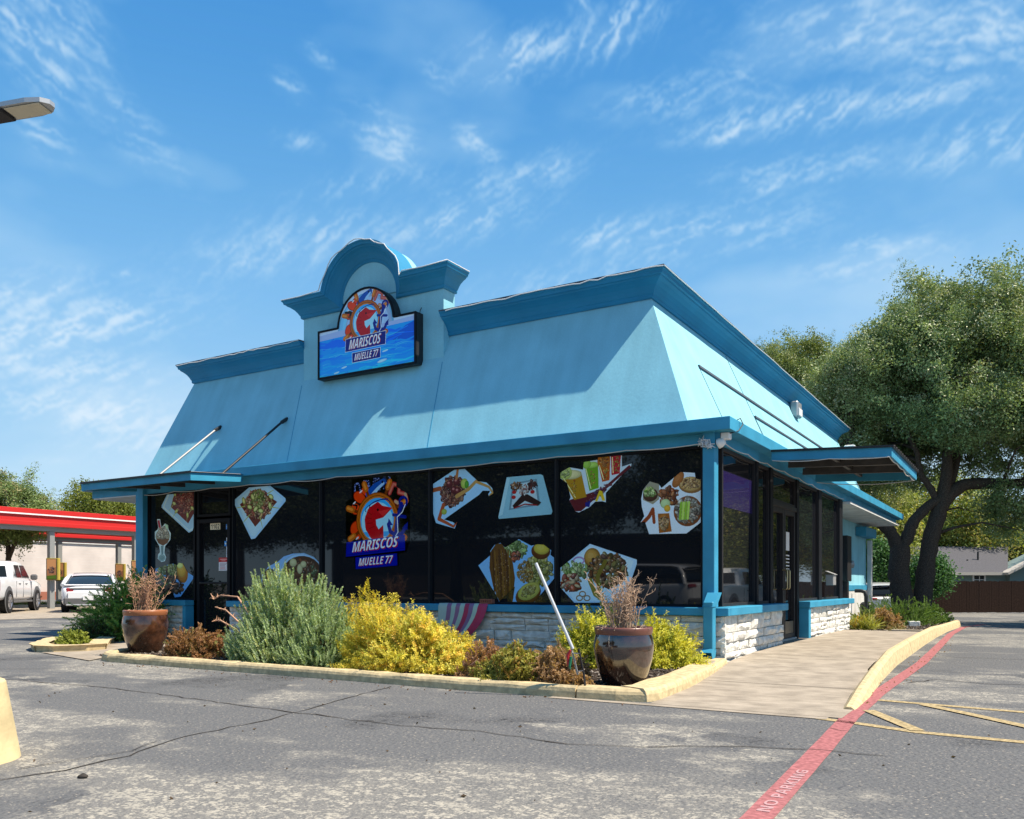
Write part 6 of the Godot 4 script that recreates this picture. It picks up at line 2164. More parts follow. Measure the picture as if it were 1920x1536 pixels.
	shrub("yellow_shrub", "big round yellow shrub in the middle of the bed", Vector3(-2.83, 0.06, 2.6), ["yellow"], 3900, Vector3(0.80, 0.54, 0.62), [Color(0.90, 0.79, 0.12), Color(0.27, 0.36, 0.045), Color(0.9, 0.62, 0.1)], 43, {"up": 0.35, "wild": 0.4, "lump": 0.4, "scale": 0.95, "group": ygroup})
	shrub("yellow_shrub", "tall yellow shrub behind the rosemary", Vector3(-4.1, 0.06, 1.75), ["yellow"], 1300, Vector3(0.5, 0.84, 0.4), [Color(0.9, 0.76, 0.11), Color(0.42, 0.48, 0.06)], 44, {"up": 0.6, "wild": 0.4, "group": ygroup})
	shrub("brown_shrub", "dry brown shrub against the yellow shrub's right side", Vector3(-1.62, 0.06, 2.85), ["small"], 260, Vector3(0.26, 0.40, 0.26), [Color(0.45, 0.26, 0.17), Color(0.55, 0.28, 0.08)], 45, {"wild": 0.5, "up": 0.7})
	shrub("green_shrub", "low green shrub in front of the stone wall", Vector3(-1.12, 0.06, 3.12), ["small"], 1100, Vector3(0.34, 0.33, 0.3), [Color(0.46, 0.43, 0.10), Color(0.21, 0.23, 0.05), Color(0.5, 0.32, 0.09)], 46, {"wild": 0.5, "up": 0.5})
	shrub("brown_shrub", "dry brown half-bare shrub left of the metal pole", Vector3(-0.68, 0.06, 3.05), ["small"], 800, Vector3(0.25, 0.36, 0.25), [Color(0.52, 0.34, 0.19), Color(0.38, 0.22, 0.11)], 47, {"wild": 0.6, "up": 0.7, "stems": 50})
	shrub("brown_shrub", "small dry tuft beside the foot of the metal pole", Vector3(-0.33, 0.06, 3.26), ["small"], 110, Vector3(0.1, 0.15, 0.1), [Color(0.52, 0.34, 0.18), Color(0.38, 0.22, 0.11)], 48, {"wild": 0.5, "up": 0.8, "scale": 0.8})
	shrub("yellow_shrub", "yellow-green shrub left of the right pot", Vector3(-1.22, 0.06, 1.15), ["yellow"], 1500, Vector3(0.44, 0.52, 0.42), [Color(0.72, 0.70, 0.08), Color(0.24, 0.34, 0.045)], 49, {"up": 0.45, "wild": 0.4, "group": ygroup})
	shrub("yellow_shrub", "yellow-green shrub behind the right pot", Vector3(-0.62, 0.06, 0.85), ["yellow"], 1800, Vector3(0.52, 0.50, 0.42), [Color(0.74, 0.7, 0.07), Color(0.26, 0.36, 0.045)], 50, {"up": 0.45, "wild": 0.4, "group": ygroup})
	shrub("green_shrub", "upright green conifer shoots behind the yellow-green shrub", Vector3(-1.25, 0.06, 0.75), ["juniper"], 70, Vector3(0.2, 0.78, 0.2), [Color(0.12, 0.2, 0.03), Color(0.07, 0.12, 0.02)], 51, {"up": 1.0, "wild": 0.3})
	# twigs reaching out left of the rosemary
	var tw := thing("bare_twigs", "bare pinkish twigs arching left of the rosemary bush", "dead plant", Vector3(-5.62, 0.06, 2.35))
	for s in [[Vector3(0.3, 0.0, 0), Vector3(-0.1, 0.55, -0.05), Vector3(-0.45, 0.78, -0.15), Vector3(-0.85, 0.80, -0.2), Vector3(-1.05, 0.74, -0.25), Vector3(-1.12, 0.82, -0.25)], [Vector3(0.3, 0.0, 0.1), Vector3(-0.15, 0.42, 0.05), Vector3(-0.5, 0.6, 0.0), Vector3(-0.78, 0.64, -0.05)], [Vector3(0.3, 0, 0.1), Vector3(-0.2, 0.36, 0.1), Vector3(-0.5, 0.47, 0.1), Vector3(-0.62, 0.46, 0.1)]]:
		var g := Geo.new()
		var pp := PackedVector3Array()
		var rd := PackedFloat32Array()
		for i in s.size():
			pp.append(s[i])
			rd.append(lerpf(0.014, 0.005, float(i) / s.size()))
		g.tube(pp, rd, 6)
		for i in 26:
			var k := r.randi_range(1, s.size() - 2)
			var p: Vector3 = s[k].lerp(s[k + 1], r.randf())
			g.tube(PackedVector3Array([p, p + Vector3(r.randfn(), r.randfn() + 0.4, r.randfn()) * 0.022]), PackedFloat32Array([0.007, 0.002]), 4, false)
		part(tw, "twig", g, mats.dry_twig)
	# left island
	shrub("dark_green_shrub", "big dark green feathery shrub at the shop's left corner", Vector3(-10.95, 0.06, 0.55), ["juniper"], 1000, Vector3(0.74, 1.02, 0.6), [Color(0.3, 0.52, 0.12), Color(0.15, 0.3, 0.07), Color(0.45, 0.55, 0.14)], 61, {"up": 0.15, "wild": 0.45, "lump": 0.35, "scale": 1.0})
	shrub("dark_green_shrub", "low grey-green growth at the dark shrub's foot", Vector3(-10.9, 0.06, 1.15), ["juniper"], 160, Vector3(0.42, 0.3, 0.3), [Color(0.16, 0.19, 0.08), Color(0.06, 0.09, 0.03)], 62, {"up": 0.3, "wild": 0.5, "scale": 0.6})
	shrub("green_shrub", "small bright green shrub on the tip of the left island", Vector3(-10.0, 0.06, 2.15), ["small"], 300, Vector3(0.27, 0.22, 0.22), [Color(0.42, 0.47, 0.09), Color(0.22, 0.27, 0.05)], 63, {"wild": 0.5, "up": 0.4, "scale": 1.1})
	# right bed
	shrub("grass_tuft", "yellow-green tuft of long blades by the far stone pier", Vector3(0.2, 0.08, -8.75), ["blade"], 60, Vector3(0.28, 0.1, 0.25), [Color(0.5, 0.48, 0.1), Color(0.32, 0.35, 0.07), Color(0.55, 0.3, 0.09)], 71, {"up": 1.0, "stems": 0})
	shrub("brown_shrub", "dried tan shrub beside the walk's far end", Vector3(0.55, 0.08, -9.25), ["small"], 520, Vector3(0.3, 0.38, 0.3), [Color(0.5, 0.32, 0.16), Color(0.34, 0.2, 0.1)], 72, {"wild": 0.6, "scale": 1.5, "up": 0.4})
	shrub("green_shrub", "loose dark green shrub under the oak", Vector3(0.55, 0.08, -11.4), ["juniper"], 360, Vector3(0.75, 0.5, 0.9), [Color(0.2, 0.32, 0.07), Color(0.1, 0.18, 0.04)], 73, {"up": 0.6, "wild": 0.4, "scale": 0.9})
	shrub("green_shrub", "green shrub at the oak's right side above the kerb", Vector3(1.0, 0.08, -13.0), ["small"], 420, Vector3(0.5, 0.42, 0.6), [Color(0.14, 0.24, 0.05), Color(0.07, 0.13, 0.025)], 74, {"up": 0.6, "wild": 0.5, "scale": 2.0})
	shrub("grass_tuft", "small dry grass tuft at the end of the walk", Vector3(0.95, 0.08, -8.1), ["blade"], 12, Vector3(0.14, 0.05, 0.12), [Color(0.4, 0.34, 0.14), Color(0.24, 0.25, 0.07)], 75, {"up": 1.0, "stems": 0, "scale": 0.55})
	shrub("dark_green_shrub", "low green growth between the tuft and the recessed wall", Vector3(0.1, 0.08, -10.0), ["small"], 260, Vector3(0.5, 0.3, 0.6), [Color(0.16, 0.22, 0.05), Color(0.08, 0.12, 0.03)], 76, {"up": 0.6, "wild": 0.5, "scale": 1.8})
	# the two pots
	var glaze := mat("brown_glaze", Color(0.075, 0.03, 0.02), 0.12, 0.0, 0.7)
	dress(glaze, ntex(51, 0.012, 0.3, 1.0, 4), 1.3)
	glaze.clearcoat_enabled = true
	glaze.clearcoat = 1.0
	glaze.clearcoat_roughness = 0.06
	var rimm := mat("rim_glaze", Color(0.15, 0.06, 0.045), 0.35, 0.0, 0.5)
	var gl2 := mat("grey_brown_glaze", Color(0.15, 0.06, 0.03), 0.14, 0.0, 0.6)
	dress(gl2, ntex(53, 0.012, 0.35, 1.0, 4), 1.2)
	gl2.clearcoat_enabled = true
	gl2.clearcoat = 0.6
	gl2.clearcoat_roughness = 0.15
	var rim2 := mat("rust_glaze", Color(0.33, 0.12, 0.05), 0.35, 0.0, 0.5)
	var dead2 := mat("grey_twig", Color(0.42, 0.29, 0.2), 0.9)
	pot(Vector3(-0.12, 0.06, 2.76), "dark brown glazed pot at the bed's right end", glaze, rimm, dead2, 1.0, 81)
	pot(Vector3(-7.5, 0.06, 2.6), "reddish brown glazed pot at the bed's left end", gl2, rim2, mats.dry_twig, 1.08, 82)

# ---------------------------------------------------------------- neighbours

func build_surroundings() -> void:
	# drive-in canopies to the left, running along -z
	for ci in 2:
		var x1: float = [-32.2, -38.6][ci]
		var x0: float = [-36.6, -43.2][ci]
		var yb: float = [3.48, 3.42][ci]
		var c := thing("drive_in_canopy", ["long red drive-in canopy on grey posts, the nearer one", "red and white drive-in canopy farther back before the pale building"][ci], "canopy", Vector3(x1, 0, -10))
		var zl := 17.0
		var w := x1 - x0
		var g := Geo.new()
		g.box(Vector3(-0.14, yb, -zl), Vector3(0.0, yb + 0.17, zl), 0.01)
		g.box(Vector3(-0.10, yb + 0.171, -zl), Vector3(-0.04, yb + 0.44, zl))
		g.box(Vector3(-0.14, yb + 0.50, -zl), Vector3(0.03, yb + 0.70, zl), 0.01)
		part(c, "red_fascia", g, mats.canopy_red)
		g = Geo.new()
		g.box(Vector3(-0.10, yb + 0.441, -zl), Vector3(0.035, yb + 0.495, zl))
		part(c, "white_strip", g, mats.white_paint)
		g = Geo.new()
		g.box(Vector3(-w, yb, -zl), Vector3(-w + 0.12, yb + 0.42, zl), 0.01)
		part(c, "red_fascia", g, mats.canopy_red)
		g = Geo.new()
		g.box(Vector3(-w + 0.121, yb + 0.05, -zl), Vector3(-0.141, yb + 0.12, zl))
		part(c, "soffit", g, mats.white_soffit)
		g = Geo.new()
		g.box(Vector3(-0.5, yb - 0.18, -zl), Vector3(-0.2, yb - 0.002, zl))
		part(c, "beam", g, mats.post_grey)
		for z in [-8.0, -1.6, 4.8]:
			g = Geo.new()
			g.box(Vector3(-0.9, yb - 0.05, z - 0.35), Vector3(-0.6, yb + 0.049, z + 0.35), 0.02)
			part(c, "light_fitting", g, mats.white_paint)
		for z in ([-14.0, -9.0, -4.65, -0.65, 4.0, 8.0] if ci == 0 else [-14.0, -8.1, -4.8, 4.0]):
			g = Geo.new()
			g.box(Vector3(-0.45, 0.0, z - 0.11), Vector3(-0.23, yb - 0.18, z + 0.11), 0.01)
			part(c, "post", g, mats.post_grey)
			var b := Node3D.new()
			b.name = "menu_board"
			c.add_child(b, true)
			b.transform = Transform3D(Basis(Vector3.UP, 0.62) * Basis.from_scale(Vector3.ONE * 0.62), Vector3(-0.12, 1.22, z + 0.04))
			g = Geo.new()
			g.box(Vector3(-0.42, 0, -0.16), Vector3(0.42, 1.5, 0.1), 0.02)
			part(b, "case", g, mats.sign_yellow)
			g = Geo.new()
			g.box(Vector3(-0.38, 0.03, 0.1), Vector3(0.30, 1.47, 0.14), 0.01)
			part(b, "frame", g, mats.bronze_frame)
			var p := Paint.new(0.6, 1.36, 130, Color(0.55, 0.4, 0.3), 60 + ci)
			p.poly([0, 0, 1, 0, 1, 0.4, 0, 0.5], Color(0.66, 0.5, 0.36))
			p.heap(0.5, 0.55, 0.3, 0.4, 40, 0.13, [Color(0.35, 0.22, 0.25), Color(0.5, 0.3, 0.22), Color(0.25, 0.2, 0.3), Color(0.6, 0.45, 0.3)])
			p.poly([0, 0.84, 1, 0.8, 1, 1, 0, 1], Color(0.3, 0.38, 0.16))
			part(b, "printed_panel", cut_sheet([0, 0, 1, 0, 1, 1, 0, 1], Vector2(-0.34, 0.07), Vector2(0.6, 1.36), 0.143), p.material("menu_panel", 0.3))
	var lawn := Geo.new()
	lawn.box(Vector3(-37.5, -0.1, -19), Vector3(-34.5, 0.13, 8), 0.04)
	struct("parking_island", lawn, mats.concrete, "pale concrete island under the drive-in posts", "ground")
	struct("grass_strip", flat([[-37.3, 7.8], [-34.7, 7.8], [-34.7, -18.8], [-37.3, -18.8]], 0.134), mat("lawn", Color(0.13, 0.16, 0.035), 0.95), "green grass strip between the drive-in bays", "grass")
	var xs := []
	var cs := []
	var r := rng(91)
	for i in 1600:
		xs.append(Transform3D(Basis(Vector3.UP, r.randf() * TAU) * Basis.from_scale(Vector3(0.5, 0.4, 0.5)), Vector3(r.randf_range(-37.2, -34.8), 0.13, r.randf_range(-18, 4))))
		cs.append(Color(0.2, 0.25, 0.05) * r.randf_range(0.7, 1.2))
	var gb := scatter(self, "grass_blades", meshes("blade", 0), mats.leaf, xs, cs)
	gb.set_meta("kind", "stuff")
	gb.set_meta("label", "grass blades of the strip between the drive-in bays")
	gb.set_meta("category", "grass")
	# pale concrete apron under the cars
	struct("concrete_apron", flat([[-34.4, 10], [-22.5, 10], [-22.0, -6.5], [-28.0, -19.0], [-34.4, -19.0]], 0.008), mats.concrete, "pale concrete apron where the white cars stand", "ground")
	struct("yellow_bay_line", ribbon([[-31.9, -9.3], [-30.9, -8.7], [-29.9, -8.1]], 0.12, 0.013), mats.stripe_yellow, "short yellow stall line between the white pickup and the white saloon", "road marking")
	# pale building behind
	var s := thing("pale_building", "long cream painted block building behind the drive-in canopies", "building", Vector3(-55.0, 0, -24))
	var g := Geo.new()
	g.box(Vector3(-14, -0.2, -30), Vector3(0, 3.95, 26))
	part(s, "wall", g, mats.cream_wall)
	g = Geo.new()
	g.box(Vector3(-14, 3.95, -30), Vector3(0.12, 4.15, 26.1), 0.02)
	part(s, "coping", g, mats.white_soffit)
	g = Geo.new()
	g.box(Vector3(0.005, -0.1, -30), Vector3(0.4, 0.55, 26))
	part(s, "brick_base", g, mats.brick_red)
	# block joints, kept as one part
	g = Geo.new()
	for k in 19:
		g.box(Vector3(0.0, 0.2 * k + 0.1, -29.9), Vector3(0.004, 0.2 * k + 0.108, 25.9))
	part(s, "block_joints", g, mats.white_soffit).set_meta("kind", "stuff")
	# utility pole
	var up := thing("utility_pole", "wooden utility pole with a cross arm behind the canopies", "utility pole", Vector3(-77.4, 0, -46.2))
	g = Geo.new()
	g.tube(PackedVector3Array([Vector3(0, -0.3, 0), Vector3(0, 9.6, 0)]), PackedFloat32Array([0.2, 0.14]), 10)
	part(up, "pole", g, mats.pale_bark)
	g = Geo.new()
	g.bar(Vector3(-1.3, 9.0, 0.6), Vector3(1.3, 9.0, -0.6), 0.12, 0.14)
	part(up, "cross_arm", g, mats.pale_bark)
	for k in 3:
		g = Geo.new()
		var a := Vector3(lerpf(-1.2, 1.2, k / 2.0), 9.1, lerpf(0.55, -0.55, k / 2.0))
		g.tube(PackedVector3Array([a, a + Vector3(-20, -0.8, -18), a + Vector3(-42, 0.2, -38)]), PackedFloat32Array([0.02, 0.02, 0.02]), 4, false)
		part(up, "wire", g, mats.dark_metal)
	# wooden fence behind, right
	var fa := Vector3(-6.2, -0.6, -39.6)
	var fb := Vector3(16.0, -0.6, -53.5)
	var fn := thing("wooden_fence", "dark brown picket fence along the back of the lot", "fence", fa)
	var dir := (fb - fa)
	var L := dir.length()
	var turn := atan2(-dir.z, dir.x)
	fn.rotation.y = turn
	g = Geo.new()
	var n := int(L / 0.14)
	for i in n:
		var h := 1.83 + r.randfn() * 0.012
		var t := r.randf_range(-0.006, 0.006)
		g.box(Vector3(i * 0.14, 0.06 + absf(r.randfn()) * 0.015, -0.01 + t), Vector3(i * 0.14 + 0.132, h, 0.012 + t))
	part(fn, "pickets", g, mats.fence_wood).set_meta("kind", "stuff")
	g = Geo.new()
	for y in [0.35, 1.5]:
		g.box(Vector3(0, y, -0.06), Vector3(L, y + 0.09, -0.02))
	part(fn, "rail", g, mats.fence_wood)
	# house behind the fence
	var hs := thing("house", "low grey-green house with a grey shingle roof behind the fence", "house", Vector3(-3.6, -0.6, -53.6), turn)
	g = Geo.new()
	g.box(Vector3(0, 0, -8), Vector3(9.4, 2.62, 0))
	part(hs, "wall", g, mats.house_wall)
	g = Geo.new()
	g.out_quad(Vector3(-0.6, 2.45, 0.55), Vector3(6.2, 2.45, 0.55), Vector3(9.0, 4.42, -4.0), Vector3(-0.6, 4.42, -4.0), Vector3(3, 0, -4))
	g.out_quad(Vector3(-0.6, 2.45, -8.5), Vector3(12, 2.45, -8.5), Vector3(12, 4.42, -4.0), Vector3(-0.6, 4.42, -4.0), Vector3(3, 0, -4))
	part(hs, "roof", g, mats.shingle_grey)
	g = Geo.new()
	g.bar(Vector3(-0.6, 2.38, 0.58), Vector3(6.2, 2.38, 0.58), 0.06, 0.2)
	part(hs, "eaves_board", g, mats.house_trim)
	# gable wing to the right
	g = Geo.new()
	g.prism(PackedVector2Array([Vector2(6.4, 0), Vector2(16, 0), Vector2(16, 2.6), Vector2(11.2, 4.9), Vector2(6.4, 2.6)]), -2.0, 0.5)
	part(hs, "gable_wall", g, mats.house_wall)
	g = Geo.new()
	g.bar(Vector3(5.9, 2.38, 0.7), Vector3(11.2, 5.0, 0.7), 0.9, 0.16, 0.0, Vector3(-0.44, 0.9, 0))
	g.bar(Vector3(11.2, 5.0, 0.7), Vector3(16.5, 2.38, 0.7), 0.9, 0.16, 0.0, Vector3(0.44, 0.9, 0))
	part(hs, "gable_roof", g, mats.house_trim)
	var wd := part(hs, "window", frame_geo(4.1, 5.0, 1.6, 2.36, 0.02, 0.1, 0.06), mats.white_paint)
	g = Geo.new()
	g.box(Vector3(4.2, 1.7, 0.004), Vector3(4.95, 2.25, 0.014))
	part(wd, "pane", g, mats.car_glass)
	g = Geo.new()
	g.box(Vector3(4.56, 1.74, 0.02), Vector3(4.6, 2.21, 0.05))
	g.box(Vector3(4.24, 1.95, 0.022), Vector3(4.91, 1.99, 0.048))
	part(wd, "glazing_bar", g, mats.white_paint)
	g = Geo.new()
	g.rod(Vector3(5.4, 3.3, -1.6), Vector3(5.4, 3.95, -1.6), 0.06, 8)
	g.rod(Vector3(4.6, 3.1, -1.5), Vector3(4.6, 3.4, -1.5), 0.06, 8)
	part(hs, "vent_pipe", g, mats.dark_metal)
	# roof of a house farther back
	var h2 := thing("house", "pale tan house roof seen behind the shop's rear corner", "house", Vector3(-7.8, -0.6, -44.5))
	g = Geo.new()
	g.prism(PackedVector2Array([Vector2(-4, 0), Vector2(2.4, 0), Vector2(2.4, 2.2), Vector2(-1, 4.0), Vector2(-4, 2.2)]), -6.0, 0.0)
	part(h2, "wall", g, mats.house_trim)
	g = Geo.new()
	g.out_quad(Vector3(-1, 4.1, 0.3), Vector3(2.7, 2.1, 0.3), Vector3(2.7, 2.1, -6.3), Vector3(-1, 4.1, -6.3), Vector3(-1, 0, -3))
	g.out_quad(Vector3(-1, 4.1, 0.3), Vector3(-4.4, 2.1, 0.3), Vector3(-4.4, 2.1, -6.3), Vector3(-1, 4.1, -6.3), Vector3(-1, 0, -3))
	part(h2, "roof", g, mats.shingle_grey)
	# what stands across the street, seen only in the glass
	var bl := thing("brown_building", "low brown building across the street, reflected in the front windows", "building", Vector3(-16, 0, 46))
	g = Geo.new()
	g.box(Vector3(-34, -0.2, 0), Vector3(16, 4.2, 8))
	part(bl, "wall", g, mat("dull_brown", Color(0.07, 0.06, 0.05), 0.9))
	g = Geo.new()
	g.box(Vector3(-34.2, 4.2, -0.4), Vector3(16.2, 4.7, 8.2), 0.02)
	part(bl, "roof_edge", g, mats.bronze_frame)

# ---------------------------------------------------------------- trees

func tree(called: String, label: String, at: Vector3, limbs: Array, blobs: Array, n: int, kind: String, cols: Array, sd: int, o := {}) -> Node3D:   # limbs: [points, radius at the start, radius at the end]; blobs: [centre, radii], all from the tree's foot
	var r := rng(sd)
	var t := thing(called, label, "tree", at, 0.0, o.get("group", ""))
	var trunk := Geo.new()
	var nodes := []
	for l in limbs:
		var p := PackedVector3Array()
		var rd := PackedFloat32Array()
		var m: int = l[0].size()
		for i in m - 1:
			for k in 5:
				var u := k / 5.0
				var q: Vector3 = l[0][i].cubic_interpolate(l[0][i + 1], l[0][maxi(i - 1, 0)], l[0][mini(i + 2, m - 1)], u)
				p.append(q + Vector3(r.randfn(), 0, r.randfn()) * 0.012)
				rd.append(lerpf(l[1], l[2], (i + u) / (m - 1)) * (1.0 + r.randfn() * 0.04))
				nodes.append(q)
		p.append(l[0][m - 1])
		rd.append(l[2])
		trunk.tube(p, rd, 12)
	part(t, "trunk", trunk, mats[o.get("bark", "bark")])
	var f := FastNoiseLite.new()
	f.seed = sd
	f.frequency = o.get("lump_size", 0.55)
	var xs := [[], [], []]
	var cs := [[], [], []]
	var total := 0.0
	for b in blobs:
		total += pow(b[1].x * b[1].y * b[1].z, 0.67)
	var tips := []
	for b in blobs:
		var m := int(n * pow(b[1].x * b[1].y * b[1].z, 0.67) / total)
		var per := int(o.get("per_bough", 1))
		var bough := Vector3.ZERO
		var d := Vector3.UP
		var q := 1.0
		for i in m:
			if i % per == 0:   # leaves hang together in boughs
				d = Vector3(r.randfn(), r.randfn(), r.randfn()).normalized()
				q = pow(r.randf_range(o.get("hollow", 0.12), 1.0), 0.45)
				bough = b[0] + d * b[1] * q
			var p: Vector3 = bough
			if per > 1:
				p += Vector3(r.randfn(), r.randfn() * 0.62, r.randfn()) * o.get("bough_size", 0.34)
			# gaps between the boughs
			if f.get_noise_3d(p.x * 1.7, p.y * 2.2, p.z * 1.7) < o.get("gap", -0.12) * (1.0 if q > 0.4 else 3.0):
				continue
			p += d * f.get_noise_3d(p.x, p.y, p.z) * 0.9 * o.get("ragged", 1.0)
			var k := i % 3
			var s: float = r.randf_range(0.7, 1.25) * o.get("scale", 1.0)
			xs[k].append(Transform3D(aim((d + Vector3.UP * 0.3 + Vector3(r.randfn(), r.randfn(), r.randfn()) * 0.5), r.randf() * TAU, s), p))
			var c: Color = cols[0].lerp(cols[1], clampf(0.5 + r.randfn() * 0.3 + f.get_noise_3d(p.x * 0.8, p.y * 0.8, p.z * 0.8), 0, 1))
			if cols.size() > 2 and r.randf() < 0.1:
				c = cols[2]
			var v := r.randf_range(0.75, 1.2)
			cs[k].append(Color(c.r * v, c.g * v, c.b * v))
			if i % int(o.get("twigs", 40)) == 0:
				tips.append(p)
			# stray shoots past the outline
			if q > 0.97 and r.randf() < o.get("shoots", 0.1):
				for e in 3:
					xs[k].append(Transform3D(aim(d + Vector3.UP, r.randf() * TAU, s * (0.7 - 0.14 * e)), p + (d + Vector3.UP * 0.6).normalized() * 0.24 * (e + 1)))
					cs[k].append(cs[k][-1])
	for k in 3:
		scatter(t, "crown", meshes(kind, k), mats[o.get("leaf", "oak_leaf")], xs[k], cs[k]).set_meta("kind", "stuff")
	var br := Geo.new()
	for p in tips:
		var best: Vector3 = nodes[0]
		for q in nodes:
			if q.distance_squared_to(p) + 0.8 * maxf(0.0, q.y - p.y) * 4.0 < best.distance_squared_to(p) + 0.8 * maxf(0.0, best.y - p.y) * 4.0:
				best = q
		if best.distance_to(p) > 5.0:
			continue
		var mid: Vector3 = best.lerp(p, 0.5) + Vector3(r.randfn() * 0.15, 0.12 * best.distance_to(p), r.randfn() * 0.15)
		var rr: float = 0.02 + 0.016 * best.distance_to(p)
		br.tube(PackedVector3Array([best, best.lerp(mid, 0.5) + Vector3(0, 0.05, 0), mid, p]), PackedFloat32Array([rr, rr * 0.7, rr * 0.5, 0.008]), 6, false)
	part(t, "branches", br, mats[o.get("bark", "bark")])
	return t

func build_trees() -> void:
	var F := Vector3(-0.05, -0.05, -19.5)   # foot of the live oak
	var rel := func(a: Array) -> Array:
		var q := []
		for p in a:
			q.append(Vector3(p[0], p[1], p[2]) - F)
		return q
	var limbs := [
		[rel.call([[-0.22, -0.3, -19.38], [-0.27, 0.5, -19.35], [-0.36, 1.3, -19.30], [-0.33, 2.23, -19.32]]), 0.37, 0.29],
		[rel.call([[-0.33, 2.0, -19.32], [-0.56, 2.60, -19.18], [-0.81, 2.91, -19.03], [-1.10, 3.13, -18.85], [-1.53, 3.84, -18.59], [-1.75, 4.9, -18.45], [-1.6, 6.4, -18.6]]), 0.21, 0.09],
		[rel.call([[-0.32, 2.0, -19.33], [-0.13, 2.60, -19.44], [0.10, 3.13, -19.58], [0.45, 3.53, -19.79], [0.85, 3.92, -20.04], [1.2, 5.2, -20.6], [1.0, 7.5, -21.0]]), 0.21, 0.10],
		[rel.call([[0.18, -0.3, -19.62], [0.25, 0.3, -19.67], [0.39, 1.64, -19.76], [0.57, 2.82, -19.86], [0.83, 3.67, -20.02]]), 0.32, 0.22],
		[rel.call([[0.83, 3.6, -20.02], [1.29, 4.14, -20.30], [2.01, 4.23, -20.74], [3.17, 4.26, -21.44], [4.18, 4.68, -22.06], [5.5, 5.6, -22.6]]), 0.22, 0.12],
		[rel.call([[0.80, 3.5, -20.00], [0.93, 4.51, -20.08], [1.00, 5.53, -20.13], [1.22, 7.06, -20.26], [1.29, 8.75, -20.30]]), 0.22, 0.07],
		[rel.call([[0.67, 3.67, -19.92], [0.45, 4.14, -19.79], [0.25, 4.51, -19.67], [0.06, 5.36, -19.55], [-0.4, 6.6, -19.2]]), 0.12, 0.06],
	]
	var blobs := []
	for b in [[1.3, 8.4, -20.3, 3.2, 2.2, 3.0], [-1.0, 7.0, -18.9, 1.75, 1.5, 1.7], [0.1, 5.7, -21.2, 2.0, 0.8, 1.8], [2.9, 6.9, -21.2, 3.0, 2.2, 2.8], [3.3, 8.6, -22.6, 3.2, 2.3, 3.0], [-0.1, 7.8, -18.0, 1.9, 1.6, 1.6], [4.0, 5.5, -20.8, 1.7, 0.8, 1.5], [5.8, 7.2, -22.4, 3.2, 2.8, 3.0], [1.9, 6.3, -18.4, 1.6, 1.0, 1.4], [-1.9, 7.2, -19.8, 1.3, 1.4, 1.4], [-2.3, 6.1, -21.0, 1.4, 1.1, 1.4], [-1.3, 5.0, -21.2, 1.5, 0.7, 1.4], [2.9, 3.45, -21.2, 1.2, 0.5, 1.0]]:
		blobs.append([Vector3(b[0], b[1], b[2]) - F, Vector3(b[3], b[4], b[5])])
	tree("live_oak", "large dark green live oak with leaning twin trunks behind the shop", F, limbs, blobs, 26000, "oak", [Color(0.33, 0.42, 0.18), Color(0.17, 0.25, 0.10), Color(0.52, 0.56, 0.34)], 301, {"gap": -0.25, "shoots": 0.5, "twigs": 110, "scale": 1.0, "per_bough": 26, "bough_size": 0.3, "lump_size": 0.75, "ragged": 1.3})
	tree("tall_tree", "green tree with upright shoots rising behind the shop's side cornice", Vector3(-6.2, -0.6, -33.2), [[[Vector3(0, -0.3, 0), Vector3(0.1, 3, 0), Vector3(0.2, 6, 0.1), Vector3(0, 9.5, 0)], 0.3, 0.08], [[Vector3(0.1, 4, 0), Vector3(1.2, 6, -0.3), Vector3(1.8, 8.5, -0.4)], 0.15, 0.06]],
		[[Vector3(-1.0, 10.2, 0), Vector3(1.4, 3.5, 1.5)], [Vector3(1.1, 9.8, -0.3), Vector3(1.9, 3.0, 2.0)], [Vector3(1.6, 7.2, 0.2), Vector3(2.4, 2.2, 2.2)], [Vector3(-2.0, 10.0, 2.0), Vector3(1.5, 2.6, 1.5)], [Vector3(0.4, 10.6, 2.6), Vector3(1.6, 2.6, 1.5)]], 10500, "oak", [Color(0.32, 0.38, 0.12), Color(0.18, 0.25, 0.08), Color(0.38, 0.4, 0.17)], 302, {"gap": -0.25, "shoots": 0.7, "scale": 1.1, "twigs": 90, "per_bough": 20, "bough_size": 0.36})
	var yl := [Color(0.44, 0.46, 0.12), Color(0.24, 0.31, 0.08), Color(0.62, 0.5, 0.16)]
	var yg := "yellowing trees beyond the fence"
	for q in [[Vector3(-6.6, -0.6, -48.5), 3.6, 8.6, "yellowing tree rising behind the shop's rear corner", 1.2], [Vector3(-2.4, -0.6, -63.0), 4.6, 9.0, "wide yellow-green tree behind the grey house roof's left end", 1.5], [Vector3(2.6, -0.6, -70.0), 3.6, 5.6, "pale yellow-green tree behind the grey house's ridge", 1.5], [Vector3(7.5, -0.6, -64.0), 3.0, 5.0, "small yellowing tree right of the house ridge", 1.4]]:
		var w: float = q[1]
		var h: float = q[2]
		tree("yellowing_tree", q[3], q[0], [[[Vector3(0, -0.2, 0), Vector3(0.1, h * 0.4, 0), Vector3(-0.1, h, 0)], 0.26, 0.06], [[Vector3(0.1, h * 0.35, 0), Vector3(w * 0.5, h * 0.8, 0.2)], 0.14, 0.05]], [[Vector3(0, h * 0.8, 0), Vector3(w, h * 0.36, w * 0.9)], [Vector3(w * 0.5, h * 0.55, 0.3), Vector3(w * 0.7, h * 0.28, w * 0.6)], [Vector3(-w * 0.5, h * 0.6, 0.3), Vector3(w * 0.7, h * 0.3, w * 0.6)]], 2300, "broad", yl, int(310 + w * 10 + h), {"gap": -0.1, "scale": q[4], "bark": "pale_bark", "leaf": "leaf", "group": yg, "twigs": 60})
